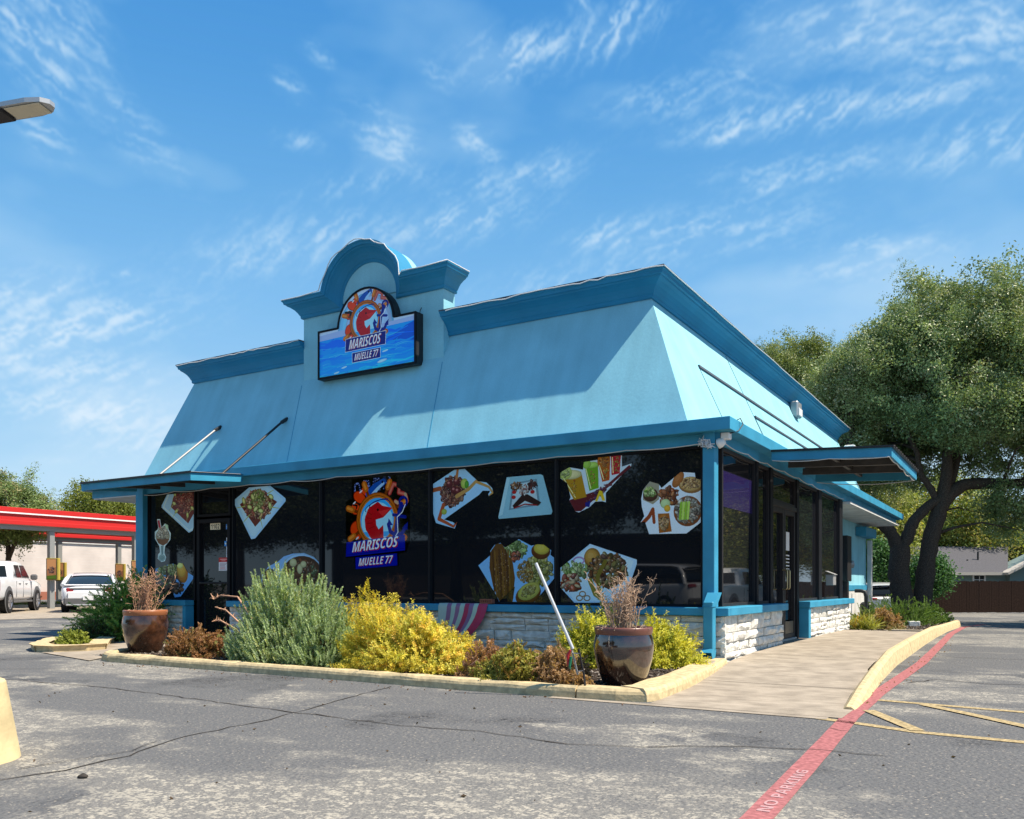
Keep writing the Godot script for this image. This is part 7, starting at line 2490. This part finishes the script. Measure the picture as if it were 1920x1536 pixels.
	tree("broad_leaved_tree", "bright green broad-leaved sapling behind the white car", Vector3(-3.5, -0.6, -36.5), [[[Vector3(0, -0.2, 0), Vector3(0, 1.6, 0)], 0.05, 0.03]], [[Vector3(0, 2.6, 0), Vector3(1.0, 1.15, 0.9)]], 420, "broad", [Color(0.10, 0.24, 0.09), Color(0.05, 0.13, 0.05)], 321, {"leaf": "leaf", "gap": -0.4, "twigs": 60})
	tree("broad_leaved_tree", "bright green broad-leaved sapling right of the oak's trunk", Vector3(-1.15, -0.6, -39.6), [[[Vector3(0, -0.2, 0), Vector3(0, 1.4, 0)], 0.05, 0.03]], [[Vector3(-0.15, 2.2, 0), Vector3(0.72, 1.0, 0.9)]], 380, "broad", [Color(0.12, 0.27, 0.10), Color(0.05, 0.14, 0.05)], 322, {"leaf": "leaf", "gap": -0.4, "twigs": 60})
	# left
	var myr := [Color(0.28, 0.37, 0.12), Color(0.17, 0.25, 0.085), Color(0.42, 0.37, 0.18)]
	tree("crape_myrtle", "small grey-green tree with several trunks beside the red canopy", Vector3(-37.2, 0, -11.0), [[[Vector3(-0.3, -0.2, 0.3), Vector3(-0.45, 1.6, 0.3), Vector3(-0.9, 3.2, 0.4), Vector3(-1.2, 4.8, 0.5)], 0.14, 0.05], [[Vector3(0.25, -0.2, -0.2), Vector3(0.3, 1.8, -0.2), Vector3(0.2, 3.0, -0.2), Vector3(-0.2, 4.6, 0)], 0.16, 0.06], [[Vector3(0.28, 2.2, -0.2), Vector3(0.7, 3.2, -0.4), Vector3(1.1, 4.6, -0.5)], 0.12, 0.05]],
		[[Vector3(-1.4, 4.9, 0.6), Vector3(1.9, 1.15, 1.5)], [Vector3(0.2, 4.8, -0.2), Vector3(1.5, 1.1, 1.4)], [Vector3(1.2, 4.2, -0.7), Vector3(1.0, 0.9, 1.0)], [Vector3(0.0, 3.3, -0.2), Vector3(1.5, 0.5, 1.2)], [Vector3(-1.6, 3.5, 0.5), Vector3(1.2, 0.6, 1.2)]], 2700, "oak", myr, 331, {"scale": 1.15, "gap": -0.2, "per_bough": 14, "bough_size": 0.26, "bark": "bark", "shoots": 0.4, "twigs": 60})
	tree("round_tree", "rounded yellow-green tree behind the red canopy", Vector3(-66.5, 0, -35.0), [[[Vector3(0, -0.2, 0), Vector3(0, 4, 0), Vector3(0.2, 7, 0)], 0.3, 0.1]], [[Vector3(-0.9, 7.7, 0.6), Vector3(2.4, 2.0, 2.4)], [Vector3(1.6, 7.0, -0.8), Vector3(2.5, 1.6, 2.4)], [Vector3(0, 5.5, 0), Vector3(3.4, 1.4, 3.0)]], 2600, "broad", [Color(0.26, 0.29, 0.05), Color(0.13, 0.18, 0.035)], 332, {"scale": 1.35, "leaf": "leaf", "gap": -0.1, "twigs": 60})
	shrub("clipped_shrub", "small green clipped shrub between the pickup and the pale building", Vector3(-44.0, 0.0, -15.6), ["small"], 420, Vector3(0.8, 1.1, 0.8), [Color(0.16, 0.24, 0.05), Color(0.09, 0.15, 0.03)], 341, {"scale": 3.0})
	# trees out beyond the frame that the glass reflects and that shade the lot
	var og := "trees standing out of the frame, seen in the glass"
	var pal := [Color(0.11, 0.15, 0.04), Color(0.06, 0.09, 0.027)]
	var t0 := tree("street_tree", "dark tree at the right edge of the lot shading the asphalt beyond the frame", Vector3(6.9, -0.1, -15.8), [[[Vector3(0, -0.3, 0), Vector3(0.1, 2.2, 0), Vector3(0, 5.0, 0)], 0.28, 0.08]], [[Vector3(0, 5.2, 0), Vector3(2.7, 1.9, 2.5)], [Vector3(0.6, 4.0, 0.2), Vector3(2.4, 1.2, 2.2)]], 2600, "oak", pal, 351, {"scale": 1.5, "gap": -0.05, "twigs": 80})
	var out := [["across the front road, reflected in the logo window", Vector3(-20, 0, 31)], ["across the front road, reflected left of the logo", Vector3(-28, 0, 34)], ["across the front road, reflected near the single door", Vector3(-37, 0, 33)], ["across the front road, reflected at the right end of the front", Vector3(-11, 0, 33)], ["across the front road, reflected in the left half of the single door", Vector3(-46, 0, 32)], ["across the front road, reflected in the leftmost window", Vector3(-56, 0, 34)],
		["far down the lot, reflected in the side windows", Vector3(9.5, -0.5, -35)], ["behind the fence, reflected beside the mail box", Vector3(8.0, -0.6, -58)], ["behind the fence's right part, reflected in the near side window", Vector3(14.5, -0.6, -58)], ["at the lot's far right, reflected in the glass doors", Vector3(6.4, -0.5, -30)], ["behind the fence, reflected in the narrow side pane", Vector3(19.0, -0.6, -47)]]
	var bright := find_child("yellowing_tree", false, false)
	for i in out.size():
		var d: Node3D = (t0 if i < 6 else bright).duplicate()
		d.name = numbered("street_tree" if i < 6 else "yellowing_tree")
		add_child(d)
		d.position = out[i][1]
		d.rotation.y = i * 1.3
		d.scale = Vector3(1.7, 1.35, 1.7) if i < 6 else Vector3(0.95, 0.8, 0.95)
		tag(d, ("dark tree " if i < 6 else "yellow-green tree ") + out[i][0], "tree", og)

# ---------------------------------------------------------------- vehicles (each faces -z, foot at the middle of the wheelbase)

func loft(st: Array, k := 1) -> Geo:   # st: [z, half section as Vector2(x, y) from the lower middle to the upper middle]; smooth skin, both sides
	var g := Geo.new()
	var m: int = st.size() - 1
	var h: int = st[0][1].size()
	var full := 2 * h - 2
	g.grid(full, m, func(a: float, b: float):
		var i := int(round(a * full))
		var j := int(round(b * m))
		var s: Array = st[j][1]
		var q: Vector2 = s[i] if i < h else s[2 * h - 2 - i]
		return Vector3(q.x if i < h else -q.x, q.y, st[j][0]))
	return g

func section(w: float, sill: float, belt: float, top: float, tuck := 0.9) -> Array:
	return [Vector2(0, sill), Vector2(w * 0.8, sill), Vector2(w * 0.93, sill + 0.03), Vector2(w * 0.985, sill + 0.14), Vector2(w, lerpf(sill, belt, 0.55)), Vector2(w * 0.99, belt - 0.09), Vector2(w * 0.96, belt - 0.02), Vector2(w * tuck, belt), Vector2(w * 0.5, lerpf(belt, top, 0.8)), Vector2(0, top)]

func wheel(v: Node3D, p: Vector3, rad: float, wd: float, side: float, chrome: Material) -> void:
	var g := Geo.new()
	var x := Transform3D(Basis(Vector3(0, 0, 1), -PI / 2 * side), Vector3.ZERO)
	g.lathe([Vector2(rad * 0.62, -wd / 2), Vector2(rad * 0.93, -wd / 2), Vector2(rad, -wd * 0.3), Vector2(rad, wd * 0.3), Vector2(rad * 0.93, wd / 2), Vector2(rad * 0.64, wd / 2), Vector2(rad * 0.62, wd * 0.3)], 26, x)
	var w := part(v, "wheel", g, mats.tyre, Transform3D(Basis(), p))
	g = Geo.new()
	g.lathe([Vector2(rad * 0.66, wd * 0.47), Vector2(rad * 0.6, wd * 0.5), Vector2(rad * 0.56, wd * 0.3), Vector2(rad * 0.2, wd * 0.25), Vector2(rad * 0.18, wd * 0.42), Vector2(0.0, wd * 0.43)], 20, x)
	for k in 6:
		var a := TAU * k / 6.0
		g.bar(x * Vector3(rad * 0.15 * sin(a), wd * 0.36, rad * 0.15 * cos(a)), x * Vector3(rad * 0.6 * sin(a), wd * 0.4, rad * 0.6 * cos(a)), 0.05, 0.06, 0.0, x.basis * Vector3.UP)
	part(w, "rim", g, chrome)

func boxpart(v: Node3D, called: String, lo: Vector3, hi: Vector3, m: Material, bev := 0.015) -> MeshInstance3D:
	var g := Geo.new()
	g.box(lo, hi, bev)
	return part(v, called, g, m)

func quadpart(v: Node3D, called: String, q: Array, m: Material, th := 0.012) -> void:   # a thin plate through four corners, counter-clockwise from outside
	var g := Geo.new()
	var n: Vector3 = (q[1] - q[0]).cross(q[2] - q[0]).normalized() * th
	var c: Vector3 = (q[0] + q[1] + q[2] + q[3]) / 4.0
	g.quad(q[0] + n, q[1] + n, q[2] + n, q[3] + n)
	for i in 4:
		g.out_quad(q[i], q[(i + 1) % 4], q[(i + 1) % 4] + n, q[i] + n, c)
	part(v, called, g, m)

func build_vehicles() -> void:
	# saloon, seen from behind
	var head := atan2(0.763, 0.646)   # turn that makes -z face along (-0.763, 0, -0.646)
	var s := thing("white_saloon", "white fastback saloon parked at the drive-in, seen from behind", "car", Vector3(-27.88, 0.0, -9.6), 0.935)
	var st := []
	for q in [[2.40, 0.70, 0.45, 0.72, 0.74], [2.36, 0.80, 0.36, 0.84, 0.90], [2.2, 0.88, 0.28, 0.93, 1.02], [1.9, 0.92, 0.26, 0.96, 1.04], [1.3, 0.94, 0.24, 0.96, 1.05], [0.2, 0.94, 0.22, 0.94, 1.0], [-0.9, 0.94, 0.22, 0.92, 0.97], [-1.5, 0.93, 0.24, 0.88, 0.95], [-2.0, 0.88, 0.28, 0.76, 0.82], [-2.3, 0.76, 0.34, 0.62, 0.66], [-2.4, 0.6, 0.42, 0.54, 0.55]]:
		st.append([q[0], section(q[1], q[2], q[3], q[4])])
	part(s, "body", loft(st), mats.car_white)
	boxpart(s, "rear_panel", Vector3(-0.68, 0.42, 2.30), Vector3(0.68, 0.78, 2.405), mats.car_white, 0.03)
	var gh := []
	for q in [[2.05, 0.80, 1.02, 1.02], [1.5, 0.76, 1.0, 1.22], [0.9, 0.70, 0.98, 1.40], [0.3, 0.68, 0.97, 1.455], [-0.3, 0.68, 0.96, 1.44], [-0.8, 0.72, 0.95, 1.28], [-1.45, 0.80, 0.93, 0.96]]:
		var w: float = q[1]
		gh.append([q[0], [Vector2(0, q[2]), Vector2(0.86, q[2]), Vector2(lerpf(0.86, w, 0.6), lerpf(q[2], q[3], 0.6)), Vector2(w, lerpf(q[2], q[3], 0.93)), Vector2(w * 0.85, q[3] - 0.01), Vector2(w * 0.5, q[3] + 0.012), Vector2(0, q[3] + 0.018)]])
	part(s, "cabin", loft(gh), mats.car_glass)
	var rf := []
	for q in [[1.12, 0.66, 1.352], [0.9, 0.70, 1.412], [0.3, 0.69, 1.468], [-0.3, 0.69, 1.452], [-0.7, 0.70, 1.34]]:
		rf.append([q[0], [Vector2(0, q[2] - 0.02), Vector2(q[1] + 0.01, q[2] - 0.06), Vector2(q[1] * 0.9, q[2]), Vector2(q[1] * 0.5, q[2] + 0.018), Vector2(0, q[2] + 0.025)]])
	part(s, "roof", loft(rf), mats.car_white)
	for e in [-1.0, 1.0]:
		var g := Geo.new()
		g.tube(PackedVector3Array([Vector3(0.86 * e, 1.0, 2.1), Vector3(0.79 * e, 1.2, 1.6), Vector3(0.715 * e, 1.38, 0.95), Vector3(0.70 * e, 1.42, 0.3), Vector3(0.72 * e, 1.36, -0.5), Vector3(0.84 * e, 0.98, -1.4)]), PackedFloat32Array([0.07, 0.085, 0.05, 0.03, 0.03, 0.035]), 8)
		part(s, "pillar", g, mats.car_white)
		boxpart(s, "tail_light", Vector3(0.62 * e - 0.1, 0.62, 2.30), Vector3(0.62 * e + 0.16, 0.90, 2.385), mats.tail_red, 0.03)
		boxpart(s, "mirror", Vector3(0.98 * e - 0.1, 0.95, -0.95), Vector3(0.98 * e + 0.1, 1.1, -0.8), mats.plastic_grey, 0.04)
		wheel(s, Vector3(0.82 * e, 0.33, 1.45), 0.33, 0.24, e, mats.rim)
		wheel(s, Vector3(0.82 * e, 0.33, -1.45), 0.33, 0.24, e, mats.rim)
	boxpart(s, "light_bar", Vector3(-0.60, 0.855, 2.32), Vector3(0.60, 0.90, 2.40), mats.plastic_grey, 0.01)
	boxpart(s, "spoiler", Vector3(-0.78, 0.98, 2.02), Vector3(0.78, 1.03, 2.30), mats.car_white, 0.02)
	boxpart(s, "rear_bumper", Vector3(-0.80, 0.28, 2.2), Vector3(0.80, 0.56, 2.43), mats.plastic_grey, 0.05)
	boxpart(s, "skid_strip", Vector3(-0.72, 0.26, 2.35), Vector3(0.72, 0.32, 2.45), mats.grey_metal, 0.02)
	boxpart(s, "licence_plate", Vector3(-0.17, 0.46, 2.43), Vector3(0.17, 0.63, 2.445), mats.drip_edge, 0.004)
	# pickup, seen from behind and from its right
	var p := thing("white_pickup", "white crew-cab pickup at the left edge, tail light towards the camera", "pickup truck", Vector3(-29.65, 0.0, -6.8), 0.82)
	pickup(p)
	p = thing("white_pickup", "white pickup parked out of frame, reflected in the side windows", "pickup truck", Vector3(6.2, -0.25, -21.5), 0.1)
	pickup(p)
	# sport utility car half hidden by the oak
	var u := thing("white_utility_car", "white sport utility car behind the oak's trunk, seen from behind", "car", Vector3(-2.5, -0.57, -30.6), 0.30)
	st = []
	for q in [[2.28, 0.74, 0.42, 0.98, 1.0], [2.22, 0.88, 0.36, 1.06, 1.08], [1.9, 0.93, 0.3, 1.06, 1.1], [0.0, 0.94, 0.28, 1.02, 1.06], [-1.2, 0.93, 0.28, 1.0, 1.05], [-2.0, 0.88, 0.34, 0.88, 0.95], [-2.28, 0.7, 0.42, 0.7, 0.74]]:
		st.append([q[0], section(q[1], q[2], q[3], q[4])])
	part(u, "body", loft(st), mats.car_white)
	boxpart(u, "tailgate", Vector3(-0.72, 0.5, 2.18), Vector3(0.72, 1.0, 2.285), mats.car_white, 0.03)
	gh = []
	for q in [[2.12, 0.80, 1.06, 1.16], [1.85, 0.74, 1.05, 1.56], [1.2, 0.73, 1.04, 1.64], [0.0, 0.73, 1.03, 1.66], [-0.6, 0.74, 1.02, 1.55], [-1.3, 0.82, 1.0, 1.06]]:
		var w: float = q[1]
		gh.append([q[0], [Vector2(0, q[2]), Vector2(0.87, q[2]), Vector2(lerpf(0.87, w, 0.6), lerpf(q[2], q[3], 0.6)), Vector2(w, lerpf(q[2], q[3], 0.93)), Vector2(w * 0.85, q[3]), Vector2(w * 0.5, q[3] + 0.012), Vector2(0, q[3] + 0.018)]])
	part(u, "cabin", loft(gh), mats.car_glass)
	rf = []
	for q in [[1.98, 0.72, 1.55], [1.5, 0.75, 1.645], [0.0, 0.75, 1.685], [-0.5, 0.74, 1.62]]:
		rf.append([q[0], [Vector2(0, q[2] - 0.04), Vector2(q[1] + 0.01, q[2] - 0.09), Vector2(q[1] * 0.9, q[2] - 0.01), Vector2(q[1] * 0.5, q[2] + 0.012), Vector2(0, q[2] + 0.02)]])
	part(u, "roof", loft(rf), mats.car_white)
	for e in [-1.0, 1.0]:
		var g := Geo.new()
		g.tube(PackedVector3Array([Vector3(0.87 * e, 1.02, 2.14), Vector3(0.80 * e, 1.35, 2.0), Vector3(0.74 * e, 1.55, 1.8)]), PackedFloat32Array([0.06, 0.06, 0.06]), 8)
		part(u, "pillar", g, mats.car_white)
		boxpart(u, "tail_light", Vector3(0.66 * e - 0.16, 0.92, 2.2), Vector3(0.66 * e + 0.2, 1.04, 2.30), mats.tail_red, 0.03)
		wheel(u, Vector3(0.82 * e, 0.36, 1.4), 0.36, 0.25, e, mats.rim)
		wheel(u, Vector3(0.82 * e, 0.36, -1.4), 0.36, 0.25, e, mats.rim)
	boxpart(u, "rear_bumper", Vector3(-0.84, 0.32, 2.1), Vector3(0.84, 0.62, 2.33), mats.plastic_grey, 0.05)
	boxpart(u, "licence_plate", Vector3(-0.17, 0.5, 2.33), Vector3(0.17, 0.66, 2.345), mats.drip_edge, 0.004)
	var u2: Node3D = u.duplicate()
	u2.name = numbered("white_utility_car")
	add_child(u2)
	u2.position = Vector3(-7.4, 0.0, 15.5)
	u2.rotation.y = 1.9
	tag(u2, "white sport utility car parked out of frame, reflected in the right front window", "car")

func pickup(v: Node3D) -> void:
	var st := []
	for q in [[2.92, 0.94, 0.52, 1.20, 1.2], [2.86, 0.98, 0.48, 1.25, 1.25], [2.0, 1.0, 0.46, 1.26, 1.26], [0.9, 1.0, 0.44, 1.26, 1.26], [-0.2, 1.0, 0.44, 1.24, 1.26], [-1.3, 1.0, 0.44, 1.22, 1.30], [-1.9, 0.99, 0.46, 1.18, 1.28], [-2.6, 0.96, 0.5, 1.08, 1.18], [-2.85, 0.9, 0.55, 0.98, 1.0]]:
		st.append([q[0], section(q[1], q[2], q[3], q[4], 0.94)])
	part(v, "body", loft(st), mats.car_white)
	boxpart(v, "tailgate", Vector3(-0.80, 0.66, 2.85), Vector3(0.80, 1.22, 2.95), mats.car_white, 0.03)
	boxpart(v, "rear_bumper", Vector3(-0.95, 0.44, 2.8), Vector3(0.95, 0.62, 3.05), mats.grey_metal, 0.04)
	var gh := []
	for q in [[0.98, 0.86, 1.24, 1.26], [0.92, 0.84, 1.24, 1.6], [0.75, 0.76, 1.24, 1.84], [0.0, 0.76, 1.23, 1.9], [-0.5, 0.76, 1.22, 1.88], [-0.75, 0.78, 1.22, 1.78], [-1.35, 0.86, 1.2, 1.28]]:
		var w: float = q[1]
		gh.append([q[0], [Vector2(0, q[2]), Vector2(0.93, q[2]), Vector2(lerpf(0.93, w, 0.6), lerpf(q[2], q[3], 0.6)), Vector2(w, lerpf(q[2], q[3], 0.93)), Vector2(w * 0.85, q[3]), Vector2(w * 0.5, q[3] + 0.012), Vector2(0, q[3] + 0.018)]])
	part(v, "cabin", loft(gh), mats.car_white)
	var out := func(x: float, y: float, e: float) -> float: return e * (0.93 - (y - 1.23) * 0.265 + 0.004) if x != 0.0 else 0.0
	for e in [-1.0, 1.0]:
		for z in [[0.62, -0.02, 0.55, 0.02], [-0.10, -1.02, -0.14, -0.68]]:
			var q := [Vector3(out.call(1, 1.28, e), 1.28, z[0]), Vector3(out.call(1, 1.28, e), 1.28, z[1]), Vector3(out.call(1, 1.74, e), 1.74, z[3]), Vector3(out.call(1, 1.74, e), 1.74, z[2])]
			if e < 0:
				q.reverse()
			quadpart(v, "side_window", q, mats.car_glass)
		boxpart(v, "tail_light", Vector3(0.88 * e - 0.09, 0.78, 2.80), Vector3(0.88 * e + 0.115, 1.2, 2.945), mats.tail_red, 0.03)
		boxpart(v, "mirror", Vector3(1.12 * e - 0.12, 1.2, -0.98), Vector3(1.12 * e + 0.12, 1.42, -0.85), mats.plastic_grey, 0.05)
		for z in [1.82, -1.85]:
			var g := Geo.new()
			g.lathe([Vector2(0.0, 0.0), Vector2(0.5, 0.0), Vector2(0.5, 0.02), Vector2(0.0, 0.02)], 28, Transform3D(Basis(Vector3(0, 0, 1), -PI / 2 * e), Vector3(0.985 * e, 0.47, z)))
			part(v, "wheel_arch", g, mats.plastic_grey)
			wheel(v, Vector3(0.90 * e, 0.42, z), 0.42, 0.27, e, mats.rim)
		for z in [0.5, -0.35]:
			boxpart(v, "door_handle", Vector3(0.99 * e - 0.02, 1.04, z - 0.1), Vector3(0.99 * e + 0.03, 1.075, z + 0.1), mats.plastic_grey, 0.008)
		boxpart(v, "side_step", Vector3(0.95 * e - 0.06, 0.36, -1.2), Vector3(0.95 * e + 0.06, 0.44, 1.2), mats.plastic_grey, 0.02)
		for z in [0.02, -1.06, 0.9]:
			boxpart(v, "door_seam", Vector3(1.0 * e - 0.01, 0.55, z - 0.007), Vector3(1.0 * e + 0.004, 1.15, z + 0.007), mats.plastic_grey, 0.0)
	quadpart(v, "rear_window", [Vector3(-0.70, 1.30, 0.955), Vector3(0.70, 1.30, 0.955), Vector3(0.62, 1.70, 0.88), Vector3(-0.62, 1.70, 0.88)], mats.car_glass, 0.03)
	quadpart(v, "windscreen", [Vector3(0.78, 1.30, -1.32), Vector3(-0.78, 1.30, -1.32), Vector3(-0.66, 1.74, -0.84), Vector3(0.66, 1.74, -0.84)], mats.car_glass, 0.03)
	boxpart(v, "licence_plate", Vector3(-0.16, 0.48, 3.05), Vector3(0.16, 0.6, 3.065), mats.drip_edge, 0.003)

# ---------------------------------------------------------------- small things

func build_small_things() -> void:
	# light pole at the left edge: concrete foot, pole and lamp head
	var lp := thing("light_pole", "lamp pole with a yellow round concrete foot at the left edge", "light pole", Vector3(-2.095, 0.0, 7.70))
	var g := Geo.new()
	g.lathe([Vector2(0.365, -0.05), Vector2(0.355, 0.02), Vector2(0.283, 0.44), Vector2(0.278, 0.449), Vector2(0.268, 0.454), Vector2(0.0, 0.456)], 36)
	part(lp, "concrete_foot", g, mats.pale_yellow)
	g = Geo.new()
	g.box(Vector3(-0.06, 0.46, -0.06), Vector3(0.06, 4.35, 0.06), 0.01)
	part(lp, "pole", g, mats.post_grey)
	var hd := Node3D.new()
	hd.name = "lamp_head"
	lp.add_child(hd)
	# local +x points along the head, away from the pole
	var ax := Vector3(0.93, 0.0, -0.37).normalized()
	hd.transform = Transform3D(Basis(ax, Vector3.UP, ax.cross(Vector3.UP)) * Basis(Vector3(0, 0, 1), 0.06) * Basis.from_scale(Vector3(0.84, 0.66, 0.78)), Vector3(-0.40, 4.06, -0.56))
	g = Geo.new()
	var o := PackedVector2Array([Vector2(-0.3, -0.10), Vector2(0.2, -0.105), Vector2(0.31, -0.08), Vector2(0.36, -0.03), Vector2(0.36, 0.03), Vector2(0.31, 0.08), Vector2(0.2, 0.105), Vector2(-0.3, 0.10)])
	g.prism(o, 0.0, 0.045, Transform3D(Basis(Vector3(1, 0, 0), Vector3(0, 0, -1), Vector3(0, 1, 0)), Vector3.ZERO))
	part(hd, "housing", g, mats.grey_metal)
	g = Geo.new()
	g.box(Vector3(0.0, -0.012, -0.08), Vector3(0.3, -0.002, 0.08), 0.003)
	part(hd, "lens", g, mat("lens", Color(0.55, 0.5, 0.38), 0.4))
	g = Geo.new()
	g.box(Vector3(-0.29, -0.03, -0.085), Vector3(-0.01, -0.002, 0.085), 0.01)
	part(hd, "driver_box", g, mats.bronze_frame)
	g = Geo.new()
	g.box(Vector3(-0.62, 0.0, -0.05), Vector3(-0.3, 0.06, 0.05), 0.01)
	g.box(Vector3(-0.33, 0.03, -0.03), Vector3(-0.27, 0.12, 0.03), 0.008)
	part(hd, "bracket", g, mats.grey_metal)
	# bright metal pole with a two-legged foot, standing in the bed
	var mp := thing("metal_pole", "leaning bright metal pole with a forked foot beside the right pot", "pole", Vector3(-0.3, 0.06, 3.37))
	g = Geo.new()
	g.rod(Vector3(-0.37, 1.14, 0.10), Vector3(-0.045, 0.37, 0.0), 0.015, 10)
	part(mp, "tube", g, mats.galvanised_bright if mats.has("galvanised_bright") else mat("galvanised_bright", Color(0.7, 0.7, 0.7), 0.35, 0.4))
	g = Geo.new()
	g.bar(Vector3(-0.06, 0.38, 0.0), Vector3(0.0, 0.14, -0.01), 0.03, 0.008)
	part(mp, "leg", g, mats.galvanised)
	g = Geo.new()
	g.bar(Vector3(0.01, 0.37, -0.01), Vector3(0.06, 0.15, -0.01), 0.02, 0.012)
	g.bar(Vector3(0.06, 0.15, -0.01), Vector3(0.085, -0.04, 0.0), 0.016, 0.012)
	part(mp, "leg", g, mats.bronze_frame)
	g = Geo.new()
	g.bar(Vector3(-0.05, 0.33, 0.0), Vector3(0.02, 0.33, -0.01), 0.03, 0.006)
	g.bar(Vector3(-0.01, 0.17, 0.0), Vector3(0.055, 0.18, -0.01), 0.03, 0.006)
	part(mp, "cross_plate", g, mats.galvanised)
	g = Geo.new()
	g.tube(PackedVector3Array([Vector3(-0.06, 0.36, 0.02), Vector3(-0.085, 0.31, 0.02), Vector3(-0.085, 0.22, 0.02)]), PackedFloat32Array([0.012, 0.016, 0.008]), 7)
	part(mp, "red_grip", g, mat("bright_red", Color(0.5, 0.02, 0.03), 0.5))
	g = Geo.new()
	g.tube(PackedVector3Array([Vector3(-0.05, 0.3, 0.02), Vector3(-0.065, 0.22, 0.02), Vector3(-0.06, 0.19, 0.02)]), PackedFloat32Array([0.012, 0.014, 0.006]), 7)
	part(mp, "green_grip", g, mat("bright_green", Color(0.02, 0.2, 0.1), 0.5))
	# striped cloth hanging over the sill
	g = Geo.new()
	var stripes := [Color(0.42, 0.52, 0.46), Color(0.42, 0.52, 0.46), Color(0.30, 0.16, 0.26), Color(0.42, 0.55, 0.46), Color(0.30, 0.16, 0.26), Color(0.43, 0.55, 0.46), Color(0.45, 0.06, 0.12), Color(0.26, 0.16, 0.28), Color(0.45, 0.58, 0.48), Color(0.5, 0.06, 0.12), Color(0.48, 0.07, 0.14)]
	var n := stripes.size()
	for k in n:
		g.col = stripes[k]
		g.grid(2, 10, func(a: float, b: float):
			var t := (k + a) / n
			var top := Vector3(lerpf(-4.25, -3.4, t), 0.738, lerpf(-0.12, 0.062, minf(1.0, b * 3.0)))
			if b > 0.33:
				var d := (b - 0.33) / 0.67
				var drop := lerpf(0.42, 0.5, t) * d
				return Vector3(top.x - 0.34 * t * d * d, 0.738 - drop, 0.068 + 0.02 * sin(t * 17.0) * d + 0.03 * d)
			return top)
	single("striped_cloth", g, mats.tinted, "pink and pale green striped cloth hanging over the window sill", "cloth")
	# hollow brick on the sill
	var bk := thing("hollow_brick", "red hollow brick lying on the sill beside the striped cloth", "brick", Vector3(-3.44, 0.74, 0.0))
	g = Geo.new()
	for q in [[-0.1, 0.0, 0.2, 0.014], [-0.1, 0.048, 0.2, 0.014]]:
		g.box(Vector3(q[0], q[1], -0.04), Vector3(q[0] + q[2], q[1] + q[3], 0.045))
	for i in 6:
		g.box(Vector3(-0.1 + i * 0.037, 0.0145, -0.04), Vector3(-0.1 + i * 0.037 + 0.015, 0.0475, 0.045))
	part(bk, "body", g, mats.brick_red)
	single("red_brick", (func(): var q := Geo.new(); q.box(Vector3(-0.1, 0, -0.05), Vector3(0.1, 0.06, 0.05), 0.006); return q).call(), mats.brick_red, "small red brick on the sill behind the yellow shrub", "brick", Vector3(-5.95, 0.728, -0.02))
	# paving pieces
	single("paving_block", (func(): var q := Geo.new(); q.box(Vector3(-0.12, 0, -0.1), Vector3(0.12, 0.12, 0.1), 0.012); return q).call(), mats.white_stone, "small white block under the oak's shrubs", "block", Vector3(0.95, 0.08, -10.7), 0.4)
	single("paving_block", (func(): var q := Geo.new(); q.box(Vector3(-0.3, 0, -0.08), Vector3(0.3, 0.045, 0.08), 0.01); return q).call(), mats.concrete, "flat concrete piece at the end of the walk", "block", Vector3(1.15, 0.09, -7.95), 0.1)
	single("paving_block", (func(): var q := Geo.new(); q.box(Vector3(-0.2, 0, -0.12), Vector3(0.2, 0.06, 0.12), 0.01); return q).call(), mats.concrete, "flat tan stone at the foot of the downspout", "block", Vector3(-0.14, 0.062, 0.62), 0.2)
	# a few dry leaves along the kerbs
	var r := rng(99)
	var xs := []
	var cs := []
	for i in 240:
		var k := i % 3
		var p := Vector3(r.randf_range(-7, 0.3), 0.01, 3.56 + absf(r.randfn()) * 0.12) if k == 0 else (Vector3(lerpf(1.98, 1.72, r.randf()) + 0.1 + r.randfn() * 0.03, 0.012, r.randf_range(-7, 2.6)) if k == 1 else Vector3(r.randf_range(-6, 3), 0.008, r.randf_range(3.7, 8.5)))
		xs.append(Transform3D(Basis.from_euler(Vector3(r.randfn() * 0.4, r.randf() * TAU, PI / 2 + r.randfn() * 0.4)) * Basis.from_scale(Vector3.ONE * r.randf_range(0.25, 0.6)), p))
		cs.append([Color(0.2, 0.1, 0.05), Color(0.3, 0.17, 0.07), Color(0.12, 0.08, 0.05)][i % 3])
	var lg := Geo.new()
	leaf(lg, Vector3(0, -0.03, 0), Vector3.UP, Vector3(0, 0, 1), 0.06, 0.03)
	var fl := scatter(self, "fallen_leaves", lg.mesh(), mats.leaf, xs, cs)
	fl.set_meta("kind", "stuff")
	fl.set_meta("label", "dry leaves blown along the kerbs and over the asphalt")
	fl.set_meta("category", "leaves")
